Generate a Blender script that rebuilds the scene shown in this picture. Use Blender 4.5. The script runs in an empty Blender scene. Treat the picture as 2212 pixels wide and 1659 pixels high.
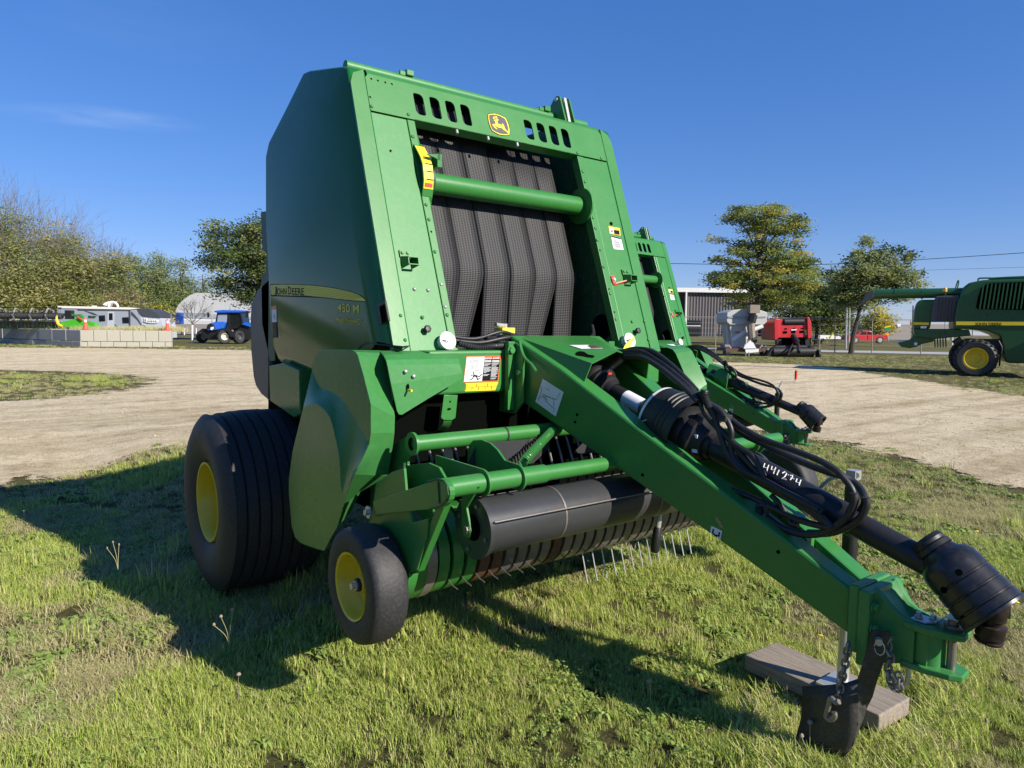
import bpy, bmesh, math, random
import numpy as np
from mathutils import Vector, Matrix, Quaternion
random.seed(7); rng = np.random.default_rng(7)
sc = bpy.context.scene
COL = sc.collection
# ---------------------------------------------------------------- camera model (metres, Z up, ground z=0)
F = 1533.; CX, CY = 1106., 829.5
CAM = np.array([0., 0., 1.45])
def _setup(hor=708., roll=0.013, vpx=(3100., 735.)):
    p1 = np.array([-CX, hor-roll*1106-CY, F]); p2 = np.array([2212-CX, hor+roll*1106-CY, F])
    up = np.cross(p1, p2); up /= np.linalg.norm(up)
    if up[1] > 0: up = -up
    u = np.array([vpx[0]-CX, vpx[1]-CY, F]); u -= up*u.dot(up); u /= np.linalg.norm(u)
    return np.stack([u, np.cross(up, u), up])
R3 = _setup()
def ray(px, py): return R3 @ np.array([px-CX, py-CY, F])
def _hit(px, py, ax, v):
    d = ray(px, py); return Vector(CAM + d*((v-CAM[ax])/d[ax]))
def hx(px, py, X): return _hit(px, py, 0, X)
def hy(px, py, Y): return _hit(px, py, 1, Y)
def hz(px, py, Z=0.): return _hit(px, py, 2, Z)
FN = Vector((0, -.9457, .3249))
FU = Vector((0, .3249, .9457))
FO = Vector((0, 2.81, 1.35))
def FP(x, t, d=0.): return Vector((x, FO.y, FO.z)) + FU*t + FN*d
def hf(px, py, d=0.):
    r = Vector(ray(px, py)); o = FO + FN*d; c = Vector(CAM)
    return c + r*((o-c).dot(FN)/r.dot(FN))
def CR(x0, y0, w, cw=2212):
    s = w/cw*.54
    return lambda x, y: (x0*.54+x*s, y0*.54+y*s)
def V(*a): return Vector(a)

# ---------------------------------------------------------------- mesh builder
class MB:
    def __init__(s): s.v = []; s.f = []; s.sm = []
    def add(s, vs, fs, smooth=False):
        b = len(s.v); s.v += [tuple(v) for v in vs]
        s.f += [tuple(b+i for i in f) for f in fs]; s.sm += [smooth]*len(fs); return s
    def box(s, a, b, M=None):
        a, b = Vector(a), Vector(b)
        vs = [Vector((x, y, z)) for x in (a.x, b.x) for y in (a.y, b.y) for z in (a.z, b.z)]
        if M is not None: vs = [M @ v for v in vs]
        return s.add(vs, [(0,1,3,2),(4,6,7,5),(0,4,5,1),(2,3,7,6),(0,2,6,4),(1,5,7,3)])
    def hexa(s, lo, hi):
        n = len(lo)
        return s.add(list(lo)+list(hi), [tuple(range(n))[::-1], tuple(range(n, 2*n))]+[(i, (i+1)%n, n+(i+1)%n, n+i) for i in range(n)])
    def prism(s, loop, off):
        off = Vector(off); return s.hexa([Vector(p) for p in loop], [Vector(p)+off for p in loop])
    def plate(s, loop, off, holes=()):
        if not holes: return s.prism(loop, off)
        bm = bmesh.new(); es = []
        loops = [list(map(Vector, loop))]+[list(map(Vector, h)) for h in holes]
        for L in loops:
            vs = [bm.verts.new(p) for p in L]
            for i in range(len(vs)): es.append(bm.edges.new((vs[i], vs[(i+1)%len(vs)])))
        bmesh.ops.triangle_fill(bm, edges=es, use_beauty=True)
        bm.verts.index_update()
        pts = [v.co.copy() for v in bm.verts]; fs = [tuple(v.index for v in f.verts) for f in bm.faces]
        bm.free(); n = len(pts); off = Vector(off)
        side = []; k = 0
        for L in loops:
            m = len(L); side += [(k+i, k+(i+1)%m, n+k+(i+1)%m, n+k+i) for i in range(m)]; k += m
        return s.add(pts+[p+off for p in pts], fs+[tuple(n+i for i in f)[::-1] for f in fs]+side)
    def tube(s, pts, r, n=12, cap=True, smooth=True):
        pts = [Vector(p) for p in pts]; m = len(pts)
        rs = r if hasattr(r, '__len__') else [r]*m
        t0 = (pts[1]-pts[0]).normalized()
        up = Vector((0, 0, 1)) if abs(t0.z) < .9 else Vector((1, 0, 0))
        a = t0.cross(up).normalized(); vs = []
        for i in range(m):
            t = (pts[min(i+1, m-1)]-pts[max(i-1, 0)]).normalized()
            a = (a-t*a.dot(t)).normalized(); b = t.cross(a)
            vs += [pts[i]+(a*math.cos(2*math.pi*k/n)+b*math.sin(2*math.pi*k/n))*rs[i] for k in range(n)]
        s.add(vs, [(i*n+k, i*n+(k+1)%n, (i+1)*n+(k+1)%n, (i+1)*n+k) for i in range(m-1) for k in range(n)], smooth)
        if cap: s.add(vs[:n], [tuple(range(n))[::-1]]); s.add(vs[-n:], [tuple(range(n))])
        return s
    def lathe(s, prof, o, axis, n=32, smooth=True, close=False):
        o = Vector(o); t = Vector(axis).normalized()
        up = Vector((0, 0, 1)) if abs(t.z) < .9 else Vector((1, 0, 0))
        a = t.cross(up).normalized(); b = t.cross(a); vs = []
        for (h, r) in prof:
            vs += [o+t*h+(a*math.cos(2*math.pi*k/n)+b*math.sin(2*math.pi*k/n))*r for k in range(n)]
        m = len(prof); rr = m if close else m-1
        return s.add(vs, [(i*n+k, i*n+(k+1)%n, ((i+1)%m)*n+(k+1)%n, ((i+1)%m)*n+k) for i in range(rr) for k in range(n)], smooth)
    def cyl(s, a, b, r, n=16, smooth=True): return s.tube([a, b], r, n, True, smooth)
    def hexbolt(s, p, d, r=.012, h=.01):
        d = Vector(d).normalized(); s.tube([p, Vector(p)+d*h], r, 6, True, False)
        return s.tube([Vector(p), Vector(p)+d*h*.25], r*1.35, 12, True, False)
    def dome(s, p, d, r=.008):
        d = Vector(d).normalized(); p = Vector(p)
        return s.lathe([(0, r), (r*.35, r*.85), (r*.6, r*.5), (r*.7, .0005)], p, d, 10)
    def grid(s, rows, smooth=True, flip=False):
        n = len(rows[0]); m = len(rows)
        fs = [(i*n+k, i*n+k+1, (i+1)*n+k+1, (i+1)*n+k) for i in range(m-1) for k in range(n-1)]
        return s.add([p for r in rows for p in r], fs, smooth)
    def text(s, st, size, fn, bold=0., spacing=1.):
        # fn maps (u, v) in text units -> 3D
        c = bpy.data.curves.new('t', 'FONT'); c.body = st; c.size = size; c.offset = bold; c.space_character = spacing
        c.resolution_u = 3
        o = bpy.data.objects.new('t', c); COL.objects.link(o)
        bpy.context.view_layer.update()
        me = bpy.data.meshes.new_from_object(o)
        s.add([fn(v.co.x, v.co.y) for v in me.vertices], [tuple(p.vertices) for p in me.polygons])
        bpy.data.objects.remove(o); bpy.data.curves.remove(c); bpy.data.meshes.remove(me)
        return s

ORG = Vector((0, 0, 0))
CURM = Matrix.Identity(4)
def mesh_of(name, mb, mats, bevel=0.):
    me = bpy.data.meshes.new(name)
    me.from_pydata([tuple(Vector(v)-ORG) for v in mb.v], [], mb.f)
    me.polygons.foreach_set('use_smooth', mb.sm); me.update()
    if any(mb.sm): me.set_sharp_from_angle(angle=math.radians(38))
    for m in (mats if isinstance(mats, (list, tuple)) else [mats]): me.materials.append(m)
    return me
def part(name, mb, mat, parent=None, bevel=0., label=None, smooth_angle=None):
    me = mesh_of(name, mb, mat)
    bm = bmesh.new(); bm.from_mesh(me)
    if bevel == 0. : bmesh.ops.recalc_face_normals(bm, faces=bm.faces)
    else:
        bmesh.ops.remove_doubles(bm, verts=bm.verts, dist=1e-5)
        bmesh.ops.recalc_face_normals(bm, faces=bm.faces)
    bm.to_mesh(me); bm.free()
    if any(mb.sm): me.set_sharp_from_angle(angle=math.radians(smooth_angle or 38))
    ob = bpy.data.objects.new(name, me); COL.objects.link(ob)
    if parent is not None: ob.parent = parent
    else: ob.location = ORG
    if bevel:
        md = ob.modifiers.new('b', 'BEVEL'); md.width = bevel; md.segments = 2; md.limit_method = 'ANGLE'; md.angle_limit = .6
        md.harden_normals = False
    if label: ob['label'] = label
    return ob
def thing(name, label, cat, loc=(0, 0, 0), rz=0., group=None, kind=None):
    o = bpy.data.objects.new(name, None); COL.objects.link(o); o.empty_display_size = .1
    o.location = loc; o.rotation_euler = (0, 0, rz); tag(o, label, cat, group, kind); return o
def tag(o, label=None, cat=None, group=None, kind=None):
    if label: o['label'] = label
    if cat: o['category'] = cat
    if group: o['group'] = group
    if kind: o['kind'] = kind
    return o
def copy_tree(o, parent=None, skip=()):
    c = o.copy(); COL.objects.link(c)
    if parent is not None: c.parent = parent
    for ch in list(o.children):
        if ch.name.split('.')[0] not in skip: copy_tree(ch, c, skip)
    return c
def each(name, mb, mat, parent, gap=.002, **kw):
    # one object per separate piece of the builder (pieces = connected, or touching boxes)
    n = len(mb.v); up = list(range(n))
    def fd(i):
        while up[i] != i: up[i] = up[up[i]]; i = up[i]
        return i
    for f in mb.f:
        for j in f[1:]: up[fd(j)] = fd(f[0])
    comp = {}
    for i in range(n): comp.setdefault(fd(i), []).append(i)
    bx = []
    for k, ids in comp.items():
        P = np.array([mb.v[i] for i in ids]); bx.append([k, P.min(0)-gap, P.max(0)+gap])
    ks = {k: k for k, _, _ in bx}
    def fk(k):
        while ks[k] != k: k = ks[k]
        return k
    for a in range(len(bx)):
        for b in range(a):
            if (bx[a][1] <= bx[b][2]).all() and (bx[b][1] <= bx[a][2]).all(): ks[fk(bx[a][0])] = fk(bx[b][0])
    out = {}
    for fi, f in enumerate(mb.f): out.setdefault(fk(fd(f[0])), []).append(fi)
    res = []
    for k, fl in out.items():
        m = MB(); mp = {}
        for fi in fl:
            g = []
            for i in mb.f[fi]:
                if i not in mp: mp[i] = len(m.v); m.v.append(mb.v[i])
                g.append(mp[i])
            m.f.append(tuple(g)); m.sm.append(mb.sm[fi])
        res.append(part(name, m, mat, parent, **kw))
    return res
def catmull(pts, k=8):
    P = [Vector(p) for p in pts]; P = [P[0]*2-P[1]]+P+[P[-1]*2-P[-2]]; out = []
    for i in range(1, len(P)-2):
        a, b, c, d = P[i-1:i+3]
        for j in range(k):
            t = j/k
            out.append(.5*((2*b)+(c-a)*t+(2*a-5*b+4*c-d)*t*t+(3*b-a-3*c+d)*t**3))
    out.append(P[-2]); return out

# ---------------------------------------------------------------- materials
def newmat(name):
    m = bpy.data.materials.new(name); m.use_nodes = True
    nt = m.node_tree; b = nt.nodes['Principled BSDF']; return m, nt, b
def nd(nt, typ, **kw):
    n = nt.nodes.new(typ)
    for k, v in kw.items():
        if k in n.inputs: n.inputs[k].default_value = v
        else: setattr(n, k, v)
    return n
def ramp(nt, src, stops):
    r = nt.nodes.new('ShaderNodeValToRGB'); e = r.color_ramp.elements
    while len(e) < len(stops): e.new(.5)
    for el, (p, c) in zip(e, stops): el.position = p; el.color = (*c, 1) if len(c) == 3 else c
    nt.links.new(src, r.inputs[0]); return r
def objco(nt, scale=1.):
    tc = nt.nodes.new('ShaderNodeTexCoord'); mp = nt.nodes.new('ShaderNodeMapping')
    mp.inputs['Scale'].default_value = (scale,)*3 if not hasattr(scale, '__len__') else scale
    nt.links.new(tc.outputs['Object'], mp.inputs[0]); return mp.outputs[0]
def mixc(nt, fac, a, b):
    m = nt.nodes.new('ShaderNodeMix'); m.data_type = 'RGBA'
    for s, v in ((0, fac), (6, a), (7, b)):
        if hasattr(v, 'links') or isinstance(v, bpy.types.NodeSocket): nt.links.new(v, m.inputs[s])
        else: m.inputs[s].default_value = v if s == 0 else (*v, 1)
    return m.outputs[2]
def paint(name, col, rough=.35, coat=.0, metal=0., var=.25, dust=(.30, .26, .18), dustamt=.18, scale=3., bump=.02, spec=.5):
    m, nt, b = newmat(name); co = objco(nt)
    n1 = nd(nt, 'ShaderNodeTexNoise', Scale=scale, Detail=6., Roughness=.65); nt.links.new(co, n1.inputs['Vector'])
    n2 = nd(nt, 'ShaderNodeTexNoise', Scale=scale*14, Detail=4.); nt.links.new(co, n2.inputs['Vector'])
    dark = tuple(c*(1-var) for c in col)
    c1 = mixc(nt, n1.outputs['Fac'], dark, col)
    r = ramp(nt, n2.outputs['Fac'], [(.45, (0, 0, 0)), (.8, (dustamt,)*3)])
    c2 = mixc(nt, r.outputs[0], c1, dust)
    nt.links.new(c2, b.inputs['Base Color'])
    rr = nd(nt, 'ShaderNodeMapRange'); rr.inputs['To Min'].default_value = max(rough-.08, .03); rr.inputs['To Max'].default_value = rough+.12
    nt.links.new(n1.outputs['Fac'], rr.inputs['Value']); nt.links.new(rr.outputs[0], b.inputs['Roughness'])
    b.inputs['Metallic'].default_value = metal
    b.inputs['Specular IOR Level'].default_value = spec
    if coat: b.inputs['Coat Weight'].default_value = coat; b.inputs['Coat Roughness'].default_value = .08
    if bump:
        bp = nd(nt, 'ShaderNodeBump', Strength=bump, Distance=.01); nt.links.new(n2.outputs['Fac'], bp.inputs['Height'])
        nt.links.new(bp.outputs[0], b.inputs['Normal'])
    return m
M = {}
M['green'] = paint('green_paint', (.034, .195, .036), .34, .0, var=.10, dustamt=.06, spec=.55)
M['green2'] = paint('green_paint_dusty', (.042, .215, .050), .42, .0, var=.08, dustamt=.12, dust=(.25, .33, .22))
M['door'] = paint('moulded_green_plastic', (.013, .125, .030), .12, .0, var=.05, dustamt=.0, bump=.0, spec=.20)
M['fender'] = paint('fender_green', (.045, .20, .050), .26, .0, var=.1, dustamt=.15, dust=(.20, .22, .12), bump=.01, spec=.35)
M['dkgreen'] = paint('chamber_green', (.012, .070, .020), .5)
M['yellow'] = paint('yellow_paint', (.72, .52, .015), .4, .1, var=.1)
M['tyre'] = paint('tyre_rubber', (.024, .024, .026), .62, var=.3, dustamt=.35, dust=(.10, .09, .08), scale=6, bump=.1)
M['black'] = paint('black_plastic', (.012, .012, .013), .48, var=.2, dustamt=.15, dust=(.06, .055, .05), bump=.02)
M['blackm'] = paint('black_matt', (.012, .012, .012), .7, var=.2)
M['dark'] = paint('dark_void', (.003, .004, .003), .9, var=.2, dustamt=0., spec=.02)  # near black without sheen: the shade of deep cavities put into the colour
M['hose'] = paint('hose_rubber', (.018, .018, .019), .45, var=.3, dustamt=.2, dust=(.08, .07, .06), bump=.03)
M['roller'] = paint('roller_black', (.040, .041, .044), .32, var=.15, dustamt=.08, dust=(.12, .12, .12), scale=5)
M['steel'] = paint('zinc_steel', (.62, .61, .58), .35, metal=.55, var=.3, dustamt=.2, bump=.03)
M['worn'] = paint('worn_steel', (.30, .27, .25), .30, metal=.45, var=.45, dustamt=.3, dust=(.14, .06, .03), bump=.05)
M['rust'] = paint('rusty_steel', (.14, .065, .04), .6, metal=.2, var=.5, dustamt=.5, dust=(.25, .13, .07), bump=.1)
M['white'] = paint('white_plastic', (.78, .78, .76), .4, var=.06, dustamt=.1)
M['label'] = paint('label_white', (.74, .75, .76), .4, var=.03, dustamt=.03, bump=0)
M['ink'] = paint('label_black', (.012, .012, .013), .5, var=.1, dustamt=.0, bump=0, spec=.08)
M['orange'] = paint('label_orange', (.80, .16, .04), .4, var=.05, dustamt=.0, bump=0)
M['red'] = paint('red_plastic', (.70, .045, .025), .35, var=.1, dustamt=.05)
M['amber'] = paint('amber_reflector', (.85, .32, .01), .25, .3, var=.1, dustamt=.0)
M['lyellow'] = paint('label_yellow', (.85, .62, .03), .4, var=.04, dustamt=.02, bump=0)
M['dyellow'] = paint('decal_yellow', (.80, .70, .08), .4, spec=.15, var=.04, dustamt=.02, bump=0)
M['grey'] = paint('grey_shroud', (.055, .052, .055), .45, var=.1, dustamt=.1)
def belt_mat():
    m, nt, b = newmat('belt_diamond_rubber'); tc = nt.nodes.new('ShaderNodeTexCoord'); sep = nt.nodes.new('ShaderNodeSeparateXYZ')
    nt.links.new(tc.outputs['UV'], sep.inputs[0])
    def mth(op, a, b_=None):
        n = nt.nodes.new('ShaderNodeMath'); n.operation = op
        for i, v in enumerate((a, b_)):
            if v is None: continue
            if isinstance(v, (int, float)): n.inputs[i].default_value = v
            else: nt.links.new(v, n.inputs[i])
        return n.outputs[0]
    u = mth('MULTIPLY', sep.outputs[0], math.pi/.0175); v = mth('MULTIPLY', sep.outputs[1], math.pi/.0095)
    s1 = mth('SINE', mth('ADD', u, v)); s2 = mth('SINE', mth('SUBTRACT', u, v)); p = mth('MULTIPLY', s1, s2)
    h = mth('ABSOLUTE', p)
    r = ramp(nt, p, [(.0, (.105, .095, .092)), (.50, (.085, .078, .076)), (.62, (.004, .004, .004))])
    mr = nd(nt, 'ShaderNodeMapRange'); mr.inputs['From Min'].default_value = -1.; nt.links.new(p, mr.inputs['Value'])
    r2 = ramp(nt, mr.outputs[0], [(.0, (.044, .042, .042)), (.50, (.032, .031, .032)), (.60, (.003, .003, .003))])
    nz = nd(nt, 'ShaderNodeTexNoise', Scale=2.5, Detail=5.); nt.links.new(tc.outputs['Object'], nz.inputs['Vector'])
    c = mixc(nt, nz.outputs['Fac'], (.01, .01, .01), r2.outputs[0])
    nt.links.new(r2.outputs[0], b.inputs['Base Color']); b.inputs['Roughness'].default_value = .6
    bp = nd(nt, 'ShaderNodeBump', Strength=.5, Distance=.004); bp.invert = True; nt.links.new(mr.outputs[0], bp.inputs['Height'])
    nt.links.new(bp.outputs[0], b.inputs['Normal']); return m
M['belt'] = belt_mat()

M['yoke'] = paint('greasy_yoke_steel', (.030,.022,.020), .45, metal=.4, var=.5, dustamt=.5, dust=(.09,.05,.035))
M['slot'] = paint('slot_showing_straw', (.30,.30,.12), .8, var=.3)

M['stripeline'] = paint('stripe_line_olive', (.30,.27,.03), .4, spec=.15, bump=0)

M['bell'] = paint('scuffed_black_plastic', (.016,.016,.018), .30, var=.3, dustamt=.16, dust=(.12,.12,.13), scale=4, bump=.02)
M['flap'] = paint('scuffed_rubber_sheet', (.040,.037,.036), .55, var=.4, dustamt=.35, dust=(.13,.12,.11), scale=7, bump=.05)
# ================================================================= ROUND BALER (axes: X lateral, -Y towards the hitch, Z up)
XC = 2.385
ROOT0 = Vector((XC, 3.6, 0)); ORG = ROOT0.copy()
def make_baler():
    B = thing('round_baler', 'large green round baler in front, white number on its shaft, jack on a board', 'baler', ROOT0, 0, 'green round balers parked side by side')
    mx = lambda p: Vector((2*XC-p[0], p[1], p[2]))
    # ---- bale chamber: inner walls, shell
    side = [(2.86,1.36),(3.25,2.58),(3.45,2.70),(3.75,2.70),(4.45,2.35),(4.75,1.9),(4.85,1.4),(4.7,.95),(4.0,.80),(3.0,.95),(2.86,1.1)]
    for x0, x1 in ((1.60,1.82),(2.95,3.17)):
        m = MB().prism([V(x0,y,z) for y, z in side], (x1-x0,0,0)); part('chamber_wall', m, M['dkgreen'], B, .006)
    m = MB()
    sh = [(3.72,2.705),(4.47,2.355),(4.78,1.9),(4.88,1.4),(4.72,.93)]
    for (y0,z0),(y1,z1) in zip(sh, sh[1:]): m.hexa([V(1.62,y0,z0),V(3.15,y0,z0),V(3.15,y1,z1),V(1.62,y1,z1)],[V(1.62,y0-.02,z0-.02),V(3.15,y0-.02,z0-.02),V(3.15,y1-.02,z1-.02),V(1.62,y1-.02,z1-.02)])
    part('tailgate', m, M['green'], B)
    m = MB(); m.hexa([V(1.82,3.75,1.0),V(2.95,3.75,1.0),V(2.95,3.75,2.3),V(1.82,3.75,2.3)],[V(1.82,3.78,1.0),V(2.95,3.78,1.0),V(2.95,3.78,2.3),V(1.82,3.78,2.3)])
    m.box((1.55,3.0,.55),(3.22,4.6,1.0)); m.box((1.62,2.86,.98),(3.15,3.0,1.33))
    part('underbody', m, M['dark'], B)  # near-black filler blocks, painting the interior as deep shade
    m = MB().cyl(V(1.3,4.3,.45),V(3.5,4.3,.45),.06); part('axle', m, M['green'], B)
    # ---- side doors
    K1 = CR(1000,200,800); K3 = CR(1000,1000,900); K5 = CR(1000,1300,1000); K6 = CR(650,1500,1000)
    XO, XI = 1.505, 1.470
    outer = [hx(573,335,XI), hx(578,312,XI), hx(617,235,1.48), hx(655,158,XO), hx(668,152,XO), hx(710,146,XO), hx(742,142,XO), hf(757,146), hf(765,168), hf(772,205), hf(800,390), hf(828,575), hf(852,745)]
    outer = [Vector((XO if i >= 7 else p.x, p.y, p.z)) for i, p in enumerate(outer)]
    inner = [hx(573,335,XI), hx(578,312,XI), hx(628,250,XI), hx(664,210,XI), hx(680,206,XI), hx(696,208,XI), hx(706,214,XI), hx(713,228,XI), hx(718,248,XI), hx(726,290,XI), hx(752,432,XI), hx(778,560,XI), hx(815,738,XI)]
    low = [hx(593,757,XI), hx(587,742,XI), hx(584,700,XI), hx(579,600,XI), hx(573,480,XI)]
    creaseR = hx(690,793,XI); 
    bl = [hx(600,775,1.495), hx(612,790,1.52), hx(690,826,1.55)]
    tip = hx(800,757,XI); tipo = Vector((XO, 2.9, 1.33))
    m = MB()
    m.add(inner+[tip, creaseR]+low, [tuple(range(len(inner)+2+len(low)))])
    n = len(inner)
    m.add(outer+inner, [(i, i+1, n+i+1, n+i) for i in range(1, n-1)], True)
    m.add([low[0], creaseR, bl[2], bl[1], bl[0]], [(0,1,2,3,4)])
    rim = lambda P, dx: [Vector((p.x+dx, p.y, p.z)) for p in P]
    for S in (outer, [outer[0]]+low[::-1]+bl):
        R_ = rim(S, .085); m.add(S+R_, [(i, i+1, len(S)+i+1, len(S)+i) for i in range(len(S)-1)])
    near_door = part('side_door', m, M['door'], B, .012, label='glossy dark green side door with yellow stripe and model lettering')
    m2 = MB(); m2.v = [tuple(mx(v)) for v in m.v]; m2.f = list(m.f); m2.sm = list(m.sm)
    part('side_door', m2, M['door'], B, .012)
    # bright front edge of the doors
    for fn in (lambda p: p, mx):
        m = MB(); e = [(XO-.002,-.03),(XO-.002,.45),(XO-.002,.95),(XO+.0,1.33),(XO+.02,1.385)]
        f = [(1.583,-.03),(1.583,.45),(1.583,.95),(1.583,1.36),(1.583,1.415)]
        m.add([fn(FP(x,t,.004)) for x,t in e]+[fn(FP(x,t,.004)) for x,t in f]+[fn(FP(x,t,-.03)) for x,t in e]+[fn(FP(x,t,-.03)) for x,t in f],
              [(i,i+1,6+i,5+i) for i in range(4)]+[(i,i+1,11+i,10+i) for i in range(4)]+[(5+i,6+i,16+i,15+i) for i in range(4)])
        part('door_edge', m, M['green'], B)
    # handle recess
    m = MB(); q = [hx(*K3(x,y),1.494) for x,y in ((1255,540),(1345,492),(1385,700),(1290,742))]
    m.prism(q, (-.012,0,0)); q2 = [hx(*K3(x,y),1.480) for x,y in ((1275,560),(1325,530),(1350,700),(1300,720))]
    h = part('door_handle', m, M['black'], near_door, .004); part('handle_recess', MB().prism(q2,(-.002,0,0)), M['dark'], h)
    # black rubber seal under door
    fx = lambda x, y: hf(*K3(x,y),.006) if x > 1540 else hx(*K3(x,y), 1.503 if x > 1400 else XI-.004)
    q = [fx(*c) for c in ((1050,962),(1085,925),(1135,903),(1250,918),(1500,944),(1565,938))]; q2 = [fx(*c) for c in ((1062,975),(1095,938),(1140,918),(1250,932),(1500,966),(1565,950))]
    m = MB(); m.add(q+q2, [(i,i+1,7+i,6+i) for i in range(5)]); m.add([q2[0],q2[1],q2[2],q2[3],q2[4],hx(*K3(1500,975),XI+.10),hx(*K3(1100,975),XI+.10)],[tuple(range(7))]); part('seal', m, M['black'], near_door)
    # ---- door lettering and stripe
    KD = CR(1060,1110,440); XD = XI-.0006
    top = [(115,152),(300,145),(600,148),(900,160),(1150,183),(1400,222),(1600,262),(1750,300),(1880,348),(1960,400),(2010,445),(2027,478)]
    bot = [(128,350),(190,352),(500,362),(800,362),(1150,392),(1500,432),(1800,462),(2027,480)]
    def strip(T, Bt, x, dx=.0003): return MB().prism([hx(*KD(*p),x) for p in T]+[hx(*KD(*p),x) for p in Bt[::-1][1:]], (-dx,0,0))
    ot = [(108,130)]+[(x,y-14) for x,y in top[1:8]]+[(1895,338),(1975,388),(2025,440),(2040,492)]; ob = [(118,378),(500,390),(1150,410),(1500,450),(1800,480),(2040,493)]
    st = part('decal_stripe', strip(ot, ob, XD), M['ink'], near_door)
    part('yellow_band', strip(top, bot, XD-.0006), M['dyellow'], st)
    m = MB()
    for k in range(1, 6):
        f0 = k/6
        pts = []
        for i in range(13):
            x = 140+i*(1990-140)/12*(1-.02*k)
            ty = np.interp(x, [p[0] for p in top], [p[1] for p in top]); by = np.interp(x, [p[0] for p in bot], [p[1] for p in bot])
            pts.append(hx(*KD(x, ty+(by-ty)*f0), XD-.0010))
        m.tube(pts, .0007, 4, False, False)
    each('stripe_line', m, M['stripeline'], st)
    def quadmap(a, b, c, w, h, x):  # a=origin px, b=end of baseline px, c=top-left px
        A, Bx, Cx_ = hx(*KD(*a),x), hx(*KD(*b),x), hx(*KD(*c),x)
        return lambda u, v: A+(Bx-A)*(u/w)+(Cx_-A)*(v/h)
    def tw(st, **k):
        t = MB().text(st, 1, lambda u, v: (u, v, 0), **k); us = [p[0] for p in t.v]; vs = [p[1] for p in t.v]; return max(us), max(vs)
    def letters(nm, st, a, b, c, x, mat, par, bold=0., out=None, spacing=1.):
        w, hh = tw(st, bold=0, spacing=spacing); fn = quadmap(a, b, c, w, hh, x)
        if out:
            fo = quadmap(a, b, c, w, hh, x+.0004); part(nm+'_outline', MB().text(st, 1, fo, bold=bold+out, spacing=spacing), M['ink'], par)
        return part(nm, MB().text(st, 1, fn, bold=bold, spacing=spacing), mat, par)
    letters('brand_lettering', 'J', (192,322), (236,325), (195,190), XD-.0018, M['ink'], st, .016)
    letters('brand_lettering', 'OHN', (240,342), (432,350), (243,220), XD-.0018, M['ink'], st, .016)
    letters('brand_lettering', 'D', (462,342), (528,345), (458,188), XD-.0018, M['ink'], st, .016)
    letters('brand_lettering', 'EERE', (538,345), (782,355), (536,212), XD-.0018, M['ink'], st, .016)
    letters('model_lettering', '450 M', (1462,682), (1890,725), (1458,520), XD-.0012, M['dyellow'], near_door, .012, .014)
    letters('model_lettering', 'MegaWideHC', (1440,888), (1908,942), (1432,792), XD-.0012, M['dyellow'], near_door, .006, .012)
    letters('model_lettering', '2', (1910,908), (1948,912), (1908,852), XD-.0012, M['dyellow'], near_door, .006, .012)
    def decal(nm, K, corners, ax, val, off, mat, par, th=.001, holes=()):
        f = {'x': hx, 'y': hy, 'f': lambda px, py, v: hf(px, py, v)}[ax]
        return part(nm, MB().prism([f(*K(*c), val) for c in corners], off), mat, par)
    w = decal('warning_label', KD, ((128,582),(230,565),(252,1218),(156,1222)), 'x', XD, (-.0005,0,0), M['orange'], near_door)
    decal('label_picture', KD, ((134,650),(230,640),(238,892),(145,902)), 'x', XD-.0016, (-.0004,0,0), M['label'], w)
    decal('label_text_panel', KD, ((146,908),(238,898),(250,1205),(160,1212)), 'x', XD-.0016, (-.0004,0,0), M['ink'], w)
    m = MB()
    for i in range(13):
        y = 925+i*21+(8 if i > 3 else 0); m.prism([hx(*KD(*c), XD-.0026) for c in ((154,y+4),(154+70+(i*37%18),y),(154+70+(i*37%18),y+9),(154,y+13))], (-.0005,0,0))
    part('label_print', m, M['grey'], w)
    m = MB().prism([hx(*KD(*c), XD-.0026) for c in ((180,740),(192,755),(190,790),(210,840),(196,835),(182,790))], (-.0005,0,0)); part('label_figure', m, M['ink'], w)
    # ---- front frame panels
    def fpl(nm, loop, d0, d1, mat, holes=(), bev=.003, par=B):
        m = MB().plate([FP(x,t,d0) for x,t in loop], FN*(d1-d0), [[FP(x,t,d0) for x,t in h] for h in holes]); return part(nm, m, mat, par, bev)
    lp = fpl('front_panel', [(1.588,-.02),(1.800,-.02),(1.782,1.19),(1.588,1.19)], -.02, 0, M['green2'])
    rp = fpl('front_panel', [(2.985,-.02),(3.183,-.02),(3.183,1.19),(2.985,1.19)], -.02, 0, M['green'])
    lt = fpl('panel_trim', [(1.802,-.02),(1.842,-.02),(1.828,1.19),(1.785,1.19)], -.05, .003, M['green'])
    rt = fpl('panel_trim', [(2.935,-.02),(2.983,-.02),(2.983,1.19),(2.932,1.19)], -.05, .003, M['green'])
    sl = []
    for cx in (1.875,1.97,2.065,2.159,2.589,2.683,2.777,2.871):
        c, tc, hw, hh, r = cx, 1.293, .029, .061, .014
        def arc_(px_, pt_, rr_, a0_, a1_, n_=5): return [(px_+rr_*math.cos(t_), pt_+rr_*math.sin(t_)) for t_ in np.linspace(a0_, a1_, n_)]
        sl.append(arc_(c-hw+.013,tc+hh-.013,.013,math.pi,math.pi/2)[::1][::-1][::-1] and (arc_(c+hw-.026,tc+hh-.026,.026,0,math.pi/2)+arc_(c-hw+.013,tc+hh-.013,.013,math.pi/2,math.pi)+arc_(c-hw+.026,tc-hh+.026,.026,math.pi,1.5*math.pi)+arc_(c+hw-.013,tc-hh+.013,.013,1.5*math.pi,2*math.pi)))
    hd = fpl('header_panel', [(1.588,1.197),(3.183,1.197),(3.183,1.375),(3.165,1.40),(1.605,1.40),(1.588,1.375)], -.004, .003, M['green'], sl, 0.)
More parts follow.
